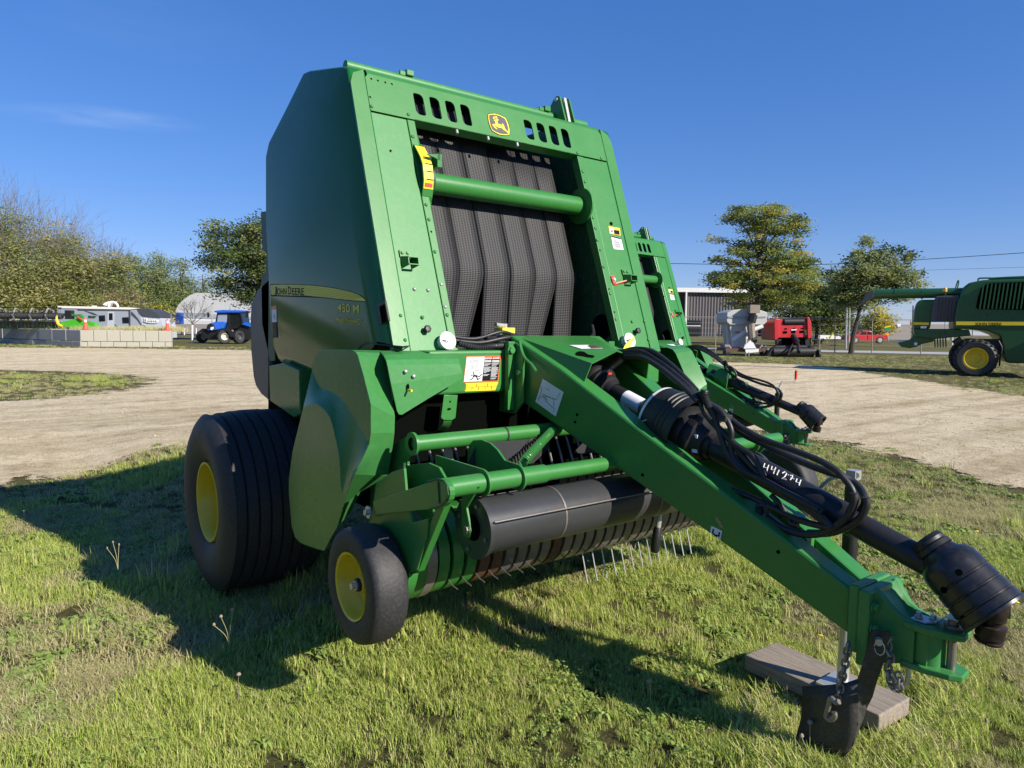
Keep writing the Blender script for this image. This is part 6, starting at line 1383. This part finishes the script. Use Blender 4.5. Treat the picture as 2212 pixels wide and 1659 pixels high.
# ---- white fabric hangar
A2 = W(450,850,650,1961)
d = 90.; f = Fr('fabric_hangar','white round topped fabric hangar behind the small bare tree','building',gd(430,d),math.radians(-10))
arc = A2([(748,1350),(748,1250),(765,1170),(800,1110),(860,1050),(930,1000),(1010,970),(1100,972),(1700,985),(1700,1350)])
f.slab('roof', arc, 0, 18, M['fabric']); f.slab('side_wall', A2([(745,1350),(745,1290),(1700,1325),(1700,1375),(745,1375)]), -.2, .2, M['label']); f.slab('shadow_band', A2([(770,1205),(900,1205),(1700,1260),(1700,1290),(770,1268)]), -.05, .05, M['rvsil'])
f = Fr('timber_fence','low grey brown board fence in front of the white hangar','fence',gd(420,74.),0.)
f.slab('boards', A2([(650,1345),(1700,1350),(1700,1475),(650,1465)]), 0, .1, M['fence'])
for x in (770,868,1010): f.part('fence_post', MB().cyl(f.p(*A2([(x,1480)])[0],-.3),f.p(*A2([(x,1395)])[0],-.3),.05,6), M['label'])
f = Fr('parked_van','small dark blue vehicle half hidden beside the hangar','van',gd(350,70.),0.); f.slab('body', A2([(660,1345),(660,1225),(690,1205),(748,1205),(748,1345)]), 0, 2., M['blue']); f.slab('window', A2([(665,1250),(740,1250),(740,1300),(665,1300)]), -.05, .04, M['label'])
# ---- blue tractor
d = depth(hz(485,743)); f = Fr('blue_tractor','bright blue farm tractor with a glass cab and cream front rims','tractor',gd(480,d),math.radians(0))
def wheel(f, c, R_, w, rim, nm='wheel', yaw=.35, lug=True, rimr=.5, mat=None, lugmat=None):
    ax = Vector((math.sin(yaw),-math.cos(yaw),0)); 
    prof = [(-w*.35,R_*rimr),(-w*.5,R_*.62),(-w*.52,R_*.85),(-w*.40,R_*.96),(0,R_),(w*.40,R_*.96),(w*.52,R_*.85),(w*.5,R_*.62),(w*.35,R_*rimr)]
    m = MB().lathe(prof, c, ax, 36); t1 = Vector((math.cos(yaw),math.sin(yaw),0))
    if lug:
        for k in range(22):
            for s_ in (-1,1):
                a = 2*math.pi*(k+.25*s_)/22; q = lambda aa, rr, h: c+ax*h+(t1*math.cos(aa)+V(0,0,1)*math.sin(aa))*rr
                m.hexa([q(a,R_*.96,s_*w*.04),q(a+.10,R_*.96,s_*w*.04),q(a+.22,R_*.90,s_*w*.50),q(a+.12,R_*.90,s_*w*.50)],[q(a,R_*1.045,s_*w*.04),q(a+.10,R_*1.045,s_*w*.04),q(a+.22,R_*.99,s_*w*.50),q(a+.12,R_*.99,s_*w*.50)])
    t = f.part(nm, m, M['tyre'])
    f.part('rim', MB().lathe([(w*.36,R_*rimr*1.0),(w*.46,R_*rimr*1.04),(w*.46,R_*rimr*.92),(w*.20,R_*rimr*.82),(w*.10,R_*rimr*.5),(w*.16,R_*rimr*.35),(w*.16,0)], c, ax, 28), mat or rim, t); return t
k = mpp(d)
def pw(f, A_, x, y, yy=0.): return f.p(*A_([(x,y)])[0], yy)
zr = lambda cx, cy, yy: pw(f, A2, cx, cy, yy)
M['cream'] = paint('cream_rim',(.66,.60,.46),.5)
wheel(f, zr(1352,1498,-.3), .50, .38, M['cream'], yaw=.5, rimr=.5); wheel(f, zr(1080,1500,.9), .44, .36, M['cream'], yaw=1.1, rimr=.5); wheel(f, zr(1560,1475,1.4), .62, .45, M['cream'], yaw=.5)
wheel(f, zr(1520,1500,.2), .48, .36, M['rvdark'], yaw=1.15)
f.slab('bonnet', A2([(1128,1400),(1140,1360),(1175,1335),(1240,1320),(1340,1315),(1360,1330),(1335,1400),(1290,1410),(1240,1420),(1150,1425)]), -.2, .9, M['blue'], bevel=.05)
f.slab('grille', A2([(1138,1395),(1150,1350),(1180,1340),(1215,1352),(1240,1400),(1200,1405)]), -.26, .06, M['black']); f.slab('headlight', A2([(1178,1412),(1185,1385),(1215,1378),(1225,1400),(1200,1420)]), -.30, .05, M['label'])
f.slab('chassis', A2([(1060,1430),(1130,1400),(1260,1420),(1400,1420),(1420,1540),(1290,1530),(1100,1520)]), 0., .6, M['black'], bevel=.03)
f.slab('front_mudguard', A2([(1245,1440),(1300,1405),(1370,1400),(1430,1440),(1460,1500),(1425,1500),(1390,1440),(1340,1420),(1280,1435)]), -.5, .4, M['black']); f.slab('front_mudguard', A2([(1035,1440),(1080,1400),(1140,1410),(1120,1430),(1060,1445)]), .6, .4, M['black'])
cb = f.slab('cab', A2([(1240,1330),(1262,1205),(1540,1205),(1570,1330),(1500,1400),(1400,1420)]), .1, 1.5, M['glassd'], bevel=.03)
for q in ([(1240,1330),(1262,1205),(1272,1205),(1252,1330)],[(1395,1420),(1400,1205),(1418,1205),(1420,1420)],[(1535,1205),(1548,1205),(1572,1330),(1560,1330)]): f.slab('cab_pillar', A2(q), .04, .06, M['black'], cb)
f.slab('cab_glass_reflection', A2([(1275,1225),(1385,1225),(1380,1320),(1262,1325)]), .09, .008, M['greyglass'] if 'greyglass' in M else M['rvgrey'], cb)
f.slab('cab_roof', A2([(1222,1200),(1230,1185),(1330,1175),(1420,1178),(1545,1178),(1560,1192),(1540,1208),(1400,1208),(1260,1210)]), -.1, 1.9, M['blue'], cb, bevel=.03)
f.slab('rear_mudguard', A2([(1480,1372),(1520,1335),(1570,1322),(1630,1335),(1660,1345),(1660,1380),(1570,1350),(1530,1372),(1500,1395)]), .3, .7, M['blue']); f.slab('rear_body', A2([(1480,1400),(1560,1350),(1660,1380),(1690,1530),(1560,1540),(1500,1500)]), .5, .6, M['black'])
f.part('exhaust', MB().tube(catmull([zr(1200,1330,.0),zr(1200,1250,.0),zr(1170,1225,.0),zr(1152,1240,.0),zr(1152,1265,.0)],4),.05,8), M['steel']); f.slab('mirror', A2([(1605,1190),(1640,1190),(1640,1270),(1605,1270)]), -.1, .06, M['black']); f.slab('mirror', A2([(1145,1210),(1168,1215),(1165,1265),(1142,1268)]), -.1, .06, M['black'])
# ================================================================= RIGHT SIDE
# grey works building
R1 = W(2650,750,800,1896)
d = 72.; f = Fr('factory_building','long grey corrugated building with a white fascia behind the wire fence','building',gd(1560,d),0.)
f.slab('wall', R1([(-700,973),(1000,1000),(1000,1412),(-700,1412)]), 0, 12, M['corr']); f.slab('fascia', R1([(-700,943),(480,952),(480,948),(1000,960),(1000,1002),(480,995),(-700,975)]), -.4, 12.5, M['fabric'])
f.slab('pilaster', R1([(222,985),(236,985),(228,1405),(212,1405)]), -.5, .5, M['brickp'] if 'brickp' in M else M['rvwhite'])
for x in (168,190): f.slab('red_stripe', R1([(x,985),(x+10,985),(x+8,1250),(x-2,1250)]), -.1, .1, M['rust'])
w = f.slab('window_panel', R1([(228,1258),(362,1262),(360,1405),(228,1405)]), -.15, .12, M['glassd']); f.slab('window_rail', R1([(228,1308),(362,1308),(362,1316),(228,1314)]), -.2, .04, M['label'], w)
f.slab('door_panel', R1([(925,1290),(970,1290),(965,1412),(925,1412)]), -.15, .1, M['rvdark'])
# low tan building, blue building
R2 = W(3250,900,846,2159)
f = Fr('warehouse','low tan warehouse at the far right behind the fence','building',gd(2000,150.),0.); f.slab('wall', R2([(700,1020),(1400,1012),(1400,1200),(700,1200)]), 0, 12, M['fence'])
f = Fr('office_block','distant blue glass office block between the trees','building',gd(1800,190.),0.); f.slab('wall', R2([(215,960),(410,958),(412,1180),(215,1180)]), 0, 14, M['bluegl'] if 'bluegl' in M else M['rvgrey'])
for i in range(3): f.slab('window_band', R2([(222,985+i*42),(405,985+i*42),(405,1005+i*42),(222,1005+i*42)]), -.3, .25, M['glassb'] if 'glassb' in M else M['rvdark'])
f.slab('low_wing', R2([(210,1040),(440,1040),(440,1180),(210,1180)]), -6., 5, M['rvsil'])
# ---- wire fence
fd = depth(hz(1880,764)); f = Fr('wire_fence','rusty post and wire fence along the far side of the yard','fence',gd(1880,fd),0.)
for px, top in ((1562,1030),(1622,1035),(1752,1040),(0,0)):
    if px: pass
posts = [(1310,1040),(1400,1040),(1488,1040),(1590,1040),(1700,1040)]
for px in (1455,1545,1616,1706,1770,1803,1883,1989,2100,2210,2330): f.part('fence_post', MB().cyl(f.p(px,765),f.p(px+1.5,679.5),.035,7), M['fpost'] if 'fpost' in M else M['fence'])
zt_ = [2.35,2.28,1.95,1.6,1.25,.9,.55,.2]
for i, z in enumerate(zt_): f.part('wire', MB().tube([V(-14,0,z),V(22,0,z)],.010 if i else .02,4,False), M['fence'])
# ---- poles and wires
def pole(px, top, base_d, r, nm, lab, cat, mat): 
    f = Fr(nm, lab, cat, gd(px,base_d)); f.part('pole', MB().tube([V(0,0,0),f.p(px+.5,top)],[r,r*.7],8), mat); return f
f = pole(1829,650,62.,.10,'lamp_post','thin pale pole behind the fence, left of the leaning oak','pole',M['steel']); f.part('pole_step', MB().cyl(f.p(1836,650),f.p(1834,740),.06,8), M['steel'])
f = pole(1972,660,120.,.14,'utility_pole','wooden utility pole with a short crossarm behind the yellow tree','pole',M['bark']); f.slab('crossarm', R2([(700,955),(750,952),(750,962),(700,965)]), -.1, .2, M['bark']); f.part('insulator', MB().box(f.p(*R2([(706,975)])[0]),f.p(*R2([(716,945)])[0],.2)), M['steel']); f.part('transformer', MB().cyl(f.p(*R2([(742,990)])[0]),f.p(*R2([(742,955)])[0]),.3,8), M['rvgrey'])
f = pole(2059,693,90.,.09,'lamp_post','short white post with a round lamp in front of the tan warehouse','lamp post',M['label']); f.part('lamp_head', MB().lathe([(-.3,.0),(-.2,.28),(.2,.28),(.3,0)],f.p(*R2([(875,1030)])[0]),(1,0,.2),10), M['label'])
f = Fr('street_lamp','far street lamp with a curved arm left of the combine','street lamp',gd(2035,140.)); f.part('pole', MB().tube(catmull([f.p(2042,735),f.p(2040,672),f.p(2030,669),f.p(2012,668)],4),.09,6), M['steel'])
f = Fr('banner_sign','small green and yellow banner beside the yellow tree','sign',gd(1990,95.)); f.slab('banner', R2([(732,1045),(800,1030),(800,1060),(770,1100),(745,1080)]), 0, .05, M['green']); f.slab('banner_band', R2([(735,1040),(800,1025),(802,1038),(736,1052)]), -.03, .02, M['yellow']); f.part('pole', MB().cyl(f.p(*R2([(768,1090)])[0]),f.p(*R2([(768,1185)])[0]),.05,6), M['steel'])
f = Fr('warning_sign','small orange diamond road sign behind the red pickup','sign',gd(1994,88.)); f.slab('sign_plate', R2([(742,1118),(768,1095),(788,1118),(766,1138)]), 0, .05, M['amber']); f.part('post', MB().cyl(f.p(*R2([(770,1135)])[0],.05),f.p(*R2([(772,1190)])[0],.05),.05,6), M['steel'])
def wire(pts, d0, d1, r, lab):
    n = len(pts); P = [at_depth(x,y,d0+(d1-d0)*i/(n-1)) for i,(x,y) in enumerate(pts)]
    global ORG; ORG = Vector((0,0,0)); tag(part('overhead_wire', MB().tube(catmull(P,4), r, 4, False), M['wire'] if 'wire' in M else M['black']), lab, 'wire')
wire([(1440,569),(1600,571.5),(1780,571),(1980,561),(2212,546),(2420,530)],60,48,.022,'main black overhead wire crossing the sky on the right')
wire([(1700,588),(1900,586),(2212,577),(2420,568)],120,100,.02,'faint thin wire just above the combine auger')
wire([(1960,672),(2020,668),(2090,662)],120,100,.02,'short wire left of the combine beside the street lamp')
M['tender'] = paint('tender_dull_white', (.50,.50,.48), .5, var=.15, dustamt=.25, scale=2)
# ---- seed tender
KT = W(2650,750,800,1896); d = depth(hz(1612,768)); f = Fr('seed_tender','white wedge shaped seed tender trailer with a tall rusty brown chute','trailer',gd(1612,d),0.)
f.slab('hopper_rim', KT([(613,1215),(615,1185),(660,1165),(720,1155),(800,1152),(870,1155),(940,1165),(995,1185),(998,1215),(990,1250),(612,1250)]), -.6, 2.2, M['tender'], bevel=.02)
f.slab('hopper_band', KT([(610,1250),(992,1250),(990,1275),(960,1300),(640,1300),(612,1275)]), -.62, 2.2, M['tender'], bevel=.02); f.slab('pinstripe', KT([(625,1222),(985,1220),(985,1232),(760,1240),(625,1236)]), -.64, .02, M['rvgrey'])
f.slab('hopper_body', KT([(635,1300),(800,1300),(805,1500),(690,1525),(665,1510)]), -.5, 1.6, M['tender'], bevel=.02); f.slab('hopper_slope', KT([(795,1300),(985,1275),(940,1320),(860,1350),(820,1420),(800,1440)]), -.4, 1.5, M['label']); f.slab('diagonal_band', KT([(660,1425),(800,1340),(800,1378),(668,1458)]), -.53, .02, M['label']); f.txt('lettering','LINK',KT([(684,1380)])[0],KT([(738,1380)])[0],KT([(684,1362)])[0],-.53,M['red'],None,.03)
f.part('chute', MB().tube([pw(f,KT,848,1440,-.9),pw(f,KT,838,1320,-.9),pw(f,KT,856,1180,-.9)],[.22,.24,.20],8).box(pw(f,KT,832,1190,-1.2),pw(f,KT,893,1116,-.6)), M['rvtan'] if 'rvtan' in M else M['wood']); f.part('chute_cover', MB().cyl(pw(f,KT,845,1275,-.95),pw(f,KT,862,1205,-.95),.25,8), M['black'])
f.part('hose_end', MB().cyl(pw(f,KT,850,1445,-1.),pw(f,KT,890,1440,-1.),.17,8), M['black']); f.part('side_tube', MB().tube([pw(f,KT,860,1350,-.8),pw(f,KT,950,1315,-.8)],.12,8), M['label'])
f.slab('frame', KT([(600,1525),(985,1525),(985,1545),(920,1562),(780,1560),(600,1550)]), -.9, 1.8, M['rvtan'] if 'rvtan' in M else M['rust']); f.slab('front_panel', KT([(785,1530),(915,1530),(912,1560),(790,1570)]), -1.05, .1, M['label']); f.slab('ladder', KT([(780,1500),(830,1450),(850,1450),(890,1525),(770,1528)]), -1.1, .05, M['label'])
for q in ([(592,1490),(640,1490),(668,1535),(650,1545),(592,1545)],[(915,1530),(940,1490),(985,1490),(985,1545),(930,1545)]): f.slab('mudguard', KT(q), -.7, .9, M['fence'])
for x in (606,956): f.part('wheel', MB().cyl(pw(f,KT,x,1562,-.6)+V(-.12,0,0),pw(f,KT,x,1562,-.6)+V(.14,0,0),.34,16), M['tyre'])
f.slab('side_rail', KT([(610,1290),(624,1290),(628,1500),(612,1500)]), -.3, .1, M['steel']); f.part('safety_chain', MB().tube([pw(f,KT,790,1560,-1.2),pw(f,KT,788,1610,-1.2)],.03,5).tube([pw(f,KT,815,1560,-1.2),pw(f,KT,820,1605,-1.2)],.03,5), M['steel'])
# ---- red baler
d = depth(hz(1713,770)); f = Fr('red_baler','red round baler with a dark open top and black pickup, parked beside the seed tender','baler',gd(1713,d),0.)
M['redp'] = paint('red_paint',(.52,.020,.025),.35,.2,var=.08,dustamt=.05)
bd = f.slab('body', KT([(1072,1268),(1100,1245),(1140,1255),(1145,1300),(1335,1300),(1330,1248),(1385,1240),(1412,1300),(1416,1420),(1085,1425)]), -.4, 1.8, M['redp'], bevel=.02)
f.slab('side_shield', KT([(1062,1250),(1075,1240),(1105,1250),(1110,1420),(1075,1450),(1062,1440)]), -.55, 2.2, M['redp'], bevel=.03); f.slab('side_shield', KT([(1372,1228),(1390,1228),(1412,1280),(1420,1400),(1405,1432),(1378,1430)]), -.55, 2.2, M['redp'], bevel=.03)
f.part('top_roller', MB().cyl(pw(f,KT,1148,1275,-.3),pw(f,KT,1332,1272,-.3),.22,12), M['black'])
for x, y in ((1158,1335),(1238,1332),(1316,1330)):
    f.slab('vent', KT([(x,y),(x+24,y-2),(x+24,y+10),(x,y+12)]), -.42, .02, M['dark'], bd); f.slab('vent', KT([(x-15,y+28),(x+24,y+26),(x+24,y+48),(x-15,y+50)]), -.42, .02, M['dark'], bd)
f.slab('name_plate', KT([(1222,1345),(1272,1342),(1272,1352),(1222,1356)]), -.43, .02, M['label'], bd); f.slab('yellow_label', KT([(1342,1352),(1385,1347),(1385,1372),(1350,1375)]), -.43, .02, M['lyellow'], bd); f.slab('white_label', KT([(1352,1380),(1385,1378),(1385,1398),(1355,1398)]), -.43, .02, M['label'], bd)
f.slab('lower_frame', KT([(1085,1425),(1410,1422),(1400,1560),(1110,1560)]), .2, .4, M['dark'])
for q in ([(1082,1430),(1130,1430),(1128,1510),(1090,1530)],[(1350,1430),(1395,1430),(1395,1510),(1360,1510)]): f.slab('upright', KT(q), -.3, .3, M['black'])
f.part('pickup', MB().cyl(pw(f,KT,1040,1560,-.9),pw(f,KT,1425,1558,-.9),.30,14).cyl(pw(f,KT,1060,1520,-.6),pw(f,KT,1415,1515,-.6),.15,10), M['black'])
f.slab('pickup_end', KT([(1400,1505),(1425,1500),(1435,1590),(1400,1600)]), -1.1, .4, M['black']); f.slab('pickup_end', KT([(1030,1540),(1050,1520),(1060,1590),(1000,1590)]), -1.1, .4, M['black'])
f.part('tongue', MB().tube([pw(f,KT,1240,1430,-.5),pw(f,KT,1290,1500,-1.4),pw(f,KT,1290,1560,-2.)],.10,8).tube([pw(f,KT,1265,1440,-.5),pw(f,KT,1215,1520,-1.4),pw(f,KT,1190,1590,-1.9)],.05,8).cyl(pw(f,KT,1235,1400,-.6),pw(f,KT,1285,1470,-1.),.14,8), M['black'])
f.part('gauge_wheel', MB().cyl(pw(f,KT,1468,1585,-1.1),pw(f,KT,1486,1585,-1.1),.30,14), M['tyre']); f.part('wheel_arm', MB().tube([pw(f,KT,1425,1560,-1.),pw(f,KT,1472,1545,-1.),pw(f,KT,1480,1580,-1.)],.05,6), M['steel'])
# ---- red pickup truck
d = 74.; f = Fr('pickup_truck','red extended cab pickup truck parked beyond the wire fence','pickup truck',gd(1930,d),0.); gz = R2([(520,1192)])[0]
bd = f.slab('body', R2([(372,1180),(370,1140),(385,1125),(450,1120),(480,1092),(510,1080),(590,1080),(610,1092),(618,1122),(760,1122),(768,1140),(766,1170),(730,1180),(720,1160),(690,1150),(665,1160),(655,1182),(480,1182),(470,1160),(440,1152),(410,1162),(400,1182)]), 0, 1.8, M['redp'], bevel=.03)
for q in ([(486,1118),(512,1090),(548,1090),(555,1118)],[(572,1092),(600,1092),(606,1118),(574,1118)]): f.slab('window', R2(q), -.03, .02, M['glassd'], bd)
f.slab('bed_side', R2([(620,1120),(764,1120),(764,1128),(620,1128)]), -.04, .03, M['redp'], bd); f.slab('door_seam', R2([(562,1095),(565,1095),(568,1175),(565,1175)]), -.02, .01, M['dark'], bd); f.slab('tail_light', R2([(758,1128),(768,1130),(768,1150),(758,1150)]), -.02, .02, M['red'], bd)
for x in (440,690): c = pw(f,R2,x,1176,-.05); t = f.part('wheel', MB().cyl(c,c+V(0,.25,0),.37,18), M['tyre']); f.part('rim', MB().cyl(c+V(0,-.02,0),c+V(0,.1,0),.22,14), M['steel'], t)
# white machinery behind the fence
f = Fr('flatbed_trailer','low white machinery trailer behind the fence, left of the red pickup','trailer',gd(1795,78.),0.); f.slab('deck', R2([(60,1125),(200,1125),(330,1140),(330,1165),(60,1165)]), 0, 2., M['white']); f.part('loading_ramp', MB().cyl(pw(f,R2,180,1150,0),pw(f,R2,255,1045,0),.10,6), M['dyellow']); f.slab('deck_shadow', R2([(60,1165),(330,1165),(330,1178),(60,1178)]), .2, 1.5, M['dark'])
# ---- combine harvester
P0 = hz(2108,813); f = Fr('combine_harvester','green combine harvester cut off by the right edge, its auger reaching left','combine harvester',P0,-.50)
M['cgreen'] = paint('combine_green',(.014,.085,.026),.28,.2,var=.08,dustamt=.06)
bd = f.slab('main_body', R2([(1442,1065),(1440,1000),(1455,900),(1480,780),(1520,690),(1550,630),(1600,590),(1680,572),(1750,560),(2500,540),(2500,1420),(2000,1410),(1960,1380),(1930,1150),(1890,1120),(1780,1080),(1600,1060)]), .25, 3., M['cgreen'], bevel=.06)
f.slab('grain_tank_edge', R2([(1818,555),(1818,535),(2000,525),(2500,505),(2500,545)]), .8, 2., M['cgreen'], bevel=.03); f.part('handrail', MB().tube(catmull([pw(f,R2,1690,570,.5),pw(f,R2,1700,546,.5),pw(f,R2,1760,542,.5),pw(f,R2,1820,542,.5)],4),.03,6), M['cgreen'])
gr = f.slab('side_grille', R2([(1672,840),(1690,740),(1720,650),(1780,600),(1860,592),(2500,570),(2500,870),(1690,860)]), .20, .04, M['dark'])
for i in range(18): x = 1700+i*42; sl_ = (x-1700)*.0; f.slab('grille_slat', R2([(x,858),(x+16,858),(x+58,602-i*1.5),(x+42,602-i*1.5)]), .15, .04, M['cgreen'], gr)
st_ = f.slab('yellow_stripe', R2([(1468,985),(2500,990),(2500,1028),(1465,1022)]), .22, .02, M['dyellow2'] if 'dyellow2' in M else M['lyellow']); f.txt('brand_lettering','JOHN DEERE',R2([(1662,1024)])[0],R2([(1928,1026)])[0],R2([(1664,996)])[0],.20,M['ink'],st_,.03)
hb = f.slab('rear_hood', R2([(1030,1060),(1030,960),(1040,870),(1062,800),(1090,768),(1130,762),(1260,760),(1230,880),(1210,1000),(1200,1060)]), .5, 2.4, M['cgreen'], bevel=.05); f.slab('yellow_stripe', R2([(1032,992),(1190,995),(1186,1022),(1030,1018)]), .46, .03, M['dyellow2'] if 'dyellow2' in M else M['lyellow'], hb)
bk_ = f.slab('black_side_panel', R2([(1205,990),(1215,900),(1240,780),(1262,725),(1500,715),(1480,790),(1455,900),(1442,990)]), .28, .3, M['rvdark'], bevel=.04)
for i in range(6): x = 1262+i*34; f.slab('panel_rib', R2([(x+30,735),(x+40,735),(x+18,978),(x+6,978)]), .25, .04, M['black'], bk_)
f.slab('lower_hood', R2([(1030,1060),(1200,1060),(1440,1060),(1600,1070),(1620,1130),(1400,1150),(1240,1165),(1130,1150),(1040,1140)]), .45, 2., M['cgreen'], bevel=.03)
f.slab('straw_spreader', R2([(870,1205),(1000,1170),(1040,1100),(1240,1100),(1240,1190),(1120,1215),(1060,1245),(990,1258),(905,1245)]), .6, 1.6, M['cgreen'], bevel=.03); f.slab('spreader_tip', R2([(780,1192),(860,1185),(960,1175),(990,1185),(880,1212)]), .7, 1., M['steel'])
for i in range(5): x = 1240+i*28; f.slab('chopper_vane', R2([(x,1140),(x+16,1140),(x+18,1250),(x+6,1250)]), .7, .1, M['cgreen'])
f.slab('hazard_sticker', R2([(1105,1032),(1165,1032),(1165,1056),(1105,1056)]), .44, .02, M['label']); f.slab('round_label', R2([(1035,1205),(1060,1195),(1075,1210),(1065,1230),(1040,1228)]), .58, .02, M['label'])
au0, au1 = pw(f,R2,1560,692,.9), pw(f,R2,610,706,.9)
au = f.part('unloading_auger', MB().cyl(au0,au1,.42*.42,22), M['cgreen'])
for x in (835,1112): q = pw(f,R2,x,703,.9); f.part('auger_flange', MB().cyl(q,q+V(.05,0,0),.42*.46,22), M['cgreen'], au)
f.part('auger_spout', MB().hexa(f.pts(R2([(630,665),(620,745),(470,832),(560,680)]),.72),f.pts(R2([(630,665),(620,745),(470,832),(560,680)]),1.06)), M['rvdark'], au, bevel=.02)
f.part('beacon', MB().cyl(pw(f,R2,1355,715,.5),pw(f,R2,1352,690,.5),.03,8), M['black']); f.part('beacon_lens', MB().lathe([(0,.07),(.10,.07),(.14,.05),(.14,0)],pw(f,R2,1353,682,.5),(0,0,1),12), M['amber'])
f.part('auger_handle', MB().tube(catmull([pw(f,R2,1450,700,.5),pw(f,R2,1462,640,.5),pw(f,R2,1485,570,.5),pw(f,R2,1494,580,.5),pw(f,R2,1470,690,.5)],3),.022,6), M['cgreen']); f.part('marker_light', MB().box(pw(f,R2,997,1020,.5),pw(f,R2,1008,975,.55)), M['orange'])
w = wheel(f, pw(f,R2,1665,1362,.0)+V(0,.12,0), .64, .50, M['yellow'], yaw=0., rimr=.56); c = pw(f,R2,1665,1398,-.1)
f.part('axle_housing', MB().box(pw(f,R2,1560,1160,.5),pw(f,R2,1900,1320,1.2)), M['black']); f.part('drive_hose', MB().tube(catmull([pw(f,R2,1900,1180,.2),pw(f,R2,1935,1260,.2),pw(f,R2,1915,1350,.2),pw(f,R2,1910,1440,.2)],4),.03,6), M['black'])
f.part('rear_axle_cylinder', MB().cyl(pw(f,R2,1440,1210,.3),pw(f,R2,1520,1160,.3),.10,10), M['black']); 
wheel(f, pw(f,R2,1665,1362,.0)+V(.0,2.5,0), .64, .50, M['yellow'], yaw=0., rimr=.56)
wheel(f, pw(f,R2,2560,1330,.0)+V(.6,.0,.25), .95, .70, M['yellow'], yaw=0., rimr=.5)
# ================================================================= camera
cam = bpy.data.cameras.new('camera'); co_ = bpy.data.objects.new('camera', cam); COL.objects.link(co_)
cam.sensor_fit = 'HORIZONTAL'; cam.sensor_width = 36.; cam.lens = F/2212*36.; cam.clip_end = 2000.; cam.clip_start = .05
Mx = Matrix(((R3[0][0],-R3[0][1],-R3[0][2]),(R3[1][0],-R3[1][1],-R3[1][2]),(R3[2][0],-R3[2][1],-R3[2][2]))).to_4x4()
Mx.translation = Vector(CAM); co_.matrix_world = Mx; sc.camera = co_
# ================================================================= light
SUN = Vector((.5, -1.57, 1.)).normalized()
sl = bpy.data.lights.new('sun', 'SUN'); sl.energy = 5.0; sl.angle = math.radians(.53); sl.color = (1., .93, .82)
so_ = bpy.data.objects.new('sun', sl); COL.objects.link(so_); so_.rotation_euler = SUN.to_track_quat('Z', 'Y').to_euler()
wd = bpy.data.worlds.new('World'); sc.world = wd; wd.use_nodes = True; nt = wd.node_tree
bg = nt.nodes['Background']; sky = nt.nodes.new('ShaderNodeTexSky'); sky.sky_type = 'NISHITA'; sky.sun_disc = False
sky.sun_elevation = math.asin(SUN.z); sky.sun_rotation = math.atan2(SUN.x, SUN.y)
sky.air_density = 1.0; sky.dust_density = .0; sky.ozone_density = 4.0; sky.altitude = 0
tn = nt.nodes.new('ShaderNodeMix'); tn.data_type = 'RGBA'; tn.blend_type = 'MULTIPLY'; tn.inputs[0].default_value = 1.; tn.inputs[7].default_value = (.80, .86, 1.16, 1)
gm_ = nt.nodes.new('ShaderNodeGamma'); gm_.inputs[1].default_value = .62; nt.links.new(sky.outputs[0], gm_.inputs[0]); nt.links.new(gm_.outputs[0], tn.inputs[6]); hs_ = nt.nodes.new('ShaderNodeHueSaturation'); hs_.inputs['Saturation'].default_value = 1.30; nt.links.new(tn.outputs[2], hs_.inputs['Color'])
tcw = nt.nodes.new('ShaderNodeTexCoord')
def vdot(v):
    n = nt.nodes.new('ShaderNodeVectorMath'); n.operation = 'DOT_PRODUCT'; nt.links.new(tcw.outputs['Generated'], n.inputs[0]); n.inputs[1].default_value = tuple(v); return n.outputs['Value']
def mth(op, a, b=None, c=False):
    n = nt.nodes.new('ShaderNodeMath'); n.operation = op; n.use_clamp = c
    for i, x in enumerate((a, b)):
        if x is None: continue
        if isinstance(x, (int, float)): n.inputs[i].default_value = x
        else: nt.links.new(x, n.inputs[i])
    return n.outputs[0]
cl_sum = None
for (cx_, cy_, w_, h_, k_) in ((255,256,.11,.014,.12),(120,252,.09,.010,.05),(350,50,.14,.045,.035)):
    d0 = Vector(ray(cx_, cy_)).normalized(); er = d0.cross(Vector((0,0,1))).normalized(); er = (er+Vector((0,0,.03))).normalized(); eu = er.cross(d0).normalized()
    a_ = mth('POWER', mth('DIVIDE', vdot(er), w_), 2.); b_ = mth('POWER', mth('DIVIDE', vdot(eu), h_), 2.); f_ = mth('GREATER_THAN', vdot(d0), 0.)
    m_ = mth('MULTIPLY', mth('SUBTRACT', 1., mth('ADD', a_, b_), True), f_); cl_sum = mth('MULTIPLY', m_, k_) if cl_sum is None else mth('ADD', cl_sum, mth('MULTIPLY', m_, k_))
mpw = nt.nodes.new('ShaderNodeMapping'); mpw.inputs['Scale'].default_value = (9, 9, 60); nt.links.new(tcw.outputs['Generated'], mpw.inputs[0]); nzw = nt.nodes.new('ShaderNodeTexNoise'); nzw.inputs['Detail'].default_value = 6.; nzw.inputs['Scale'].default_value = 1.4; nt.links.new(mpw.outputs[0], nzw.inputs['Vector'])
cm = nt.nodes.new('ShaderNodeMix'); cm.data_type = 'RGBA'; nt.links.new(mth('MULTIPLY', mth('POWER', cl_sum, 1.35), mth('MULTIPLY', mth('SUBTRACT', nzw.outputs['Fac'], .28, True), 3.6)), cm.inputs[0]); nt.links.new(hs_.outputs[0], cm.inputs[6]); cm.inputs[7].default_value = (5.5, 5.8, 6.2, 1)
nt.links.new(cm.outputs[2], bg.inputs[0]); bg.inputs[1].default_value = .15
vs_ = sc.view_settings; vs_.view_transform = 'Standard'; vs_.look = 'None'; vs_.exposure = .58; vs_.gamma = 1.; vs_.use_curve_mapping = False
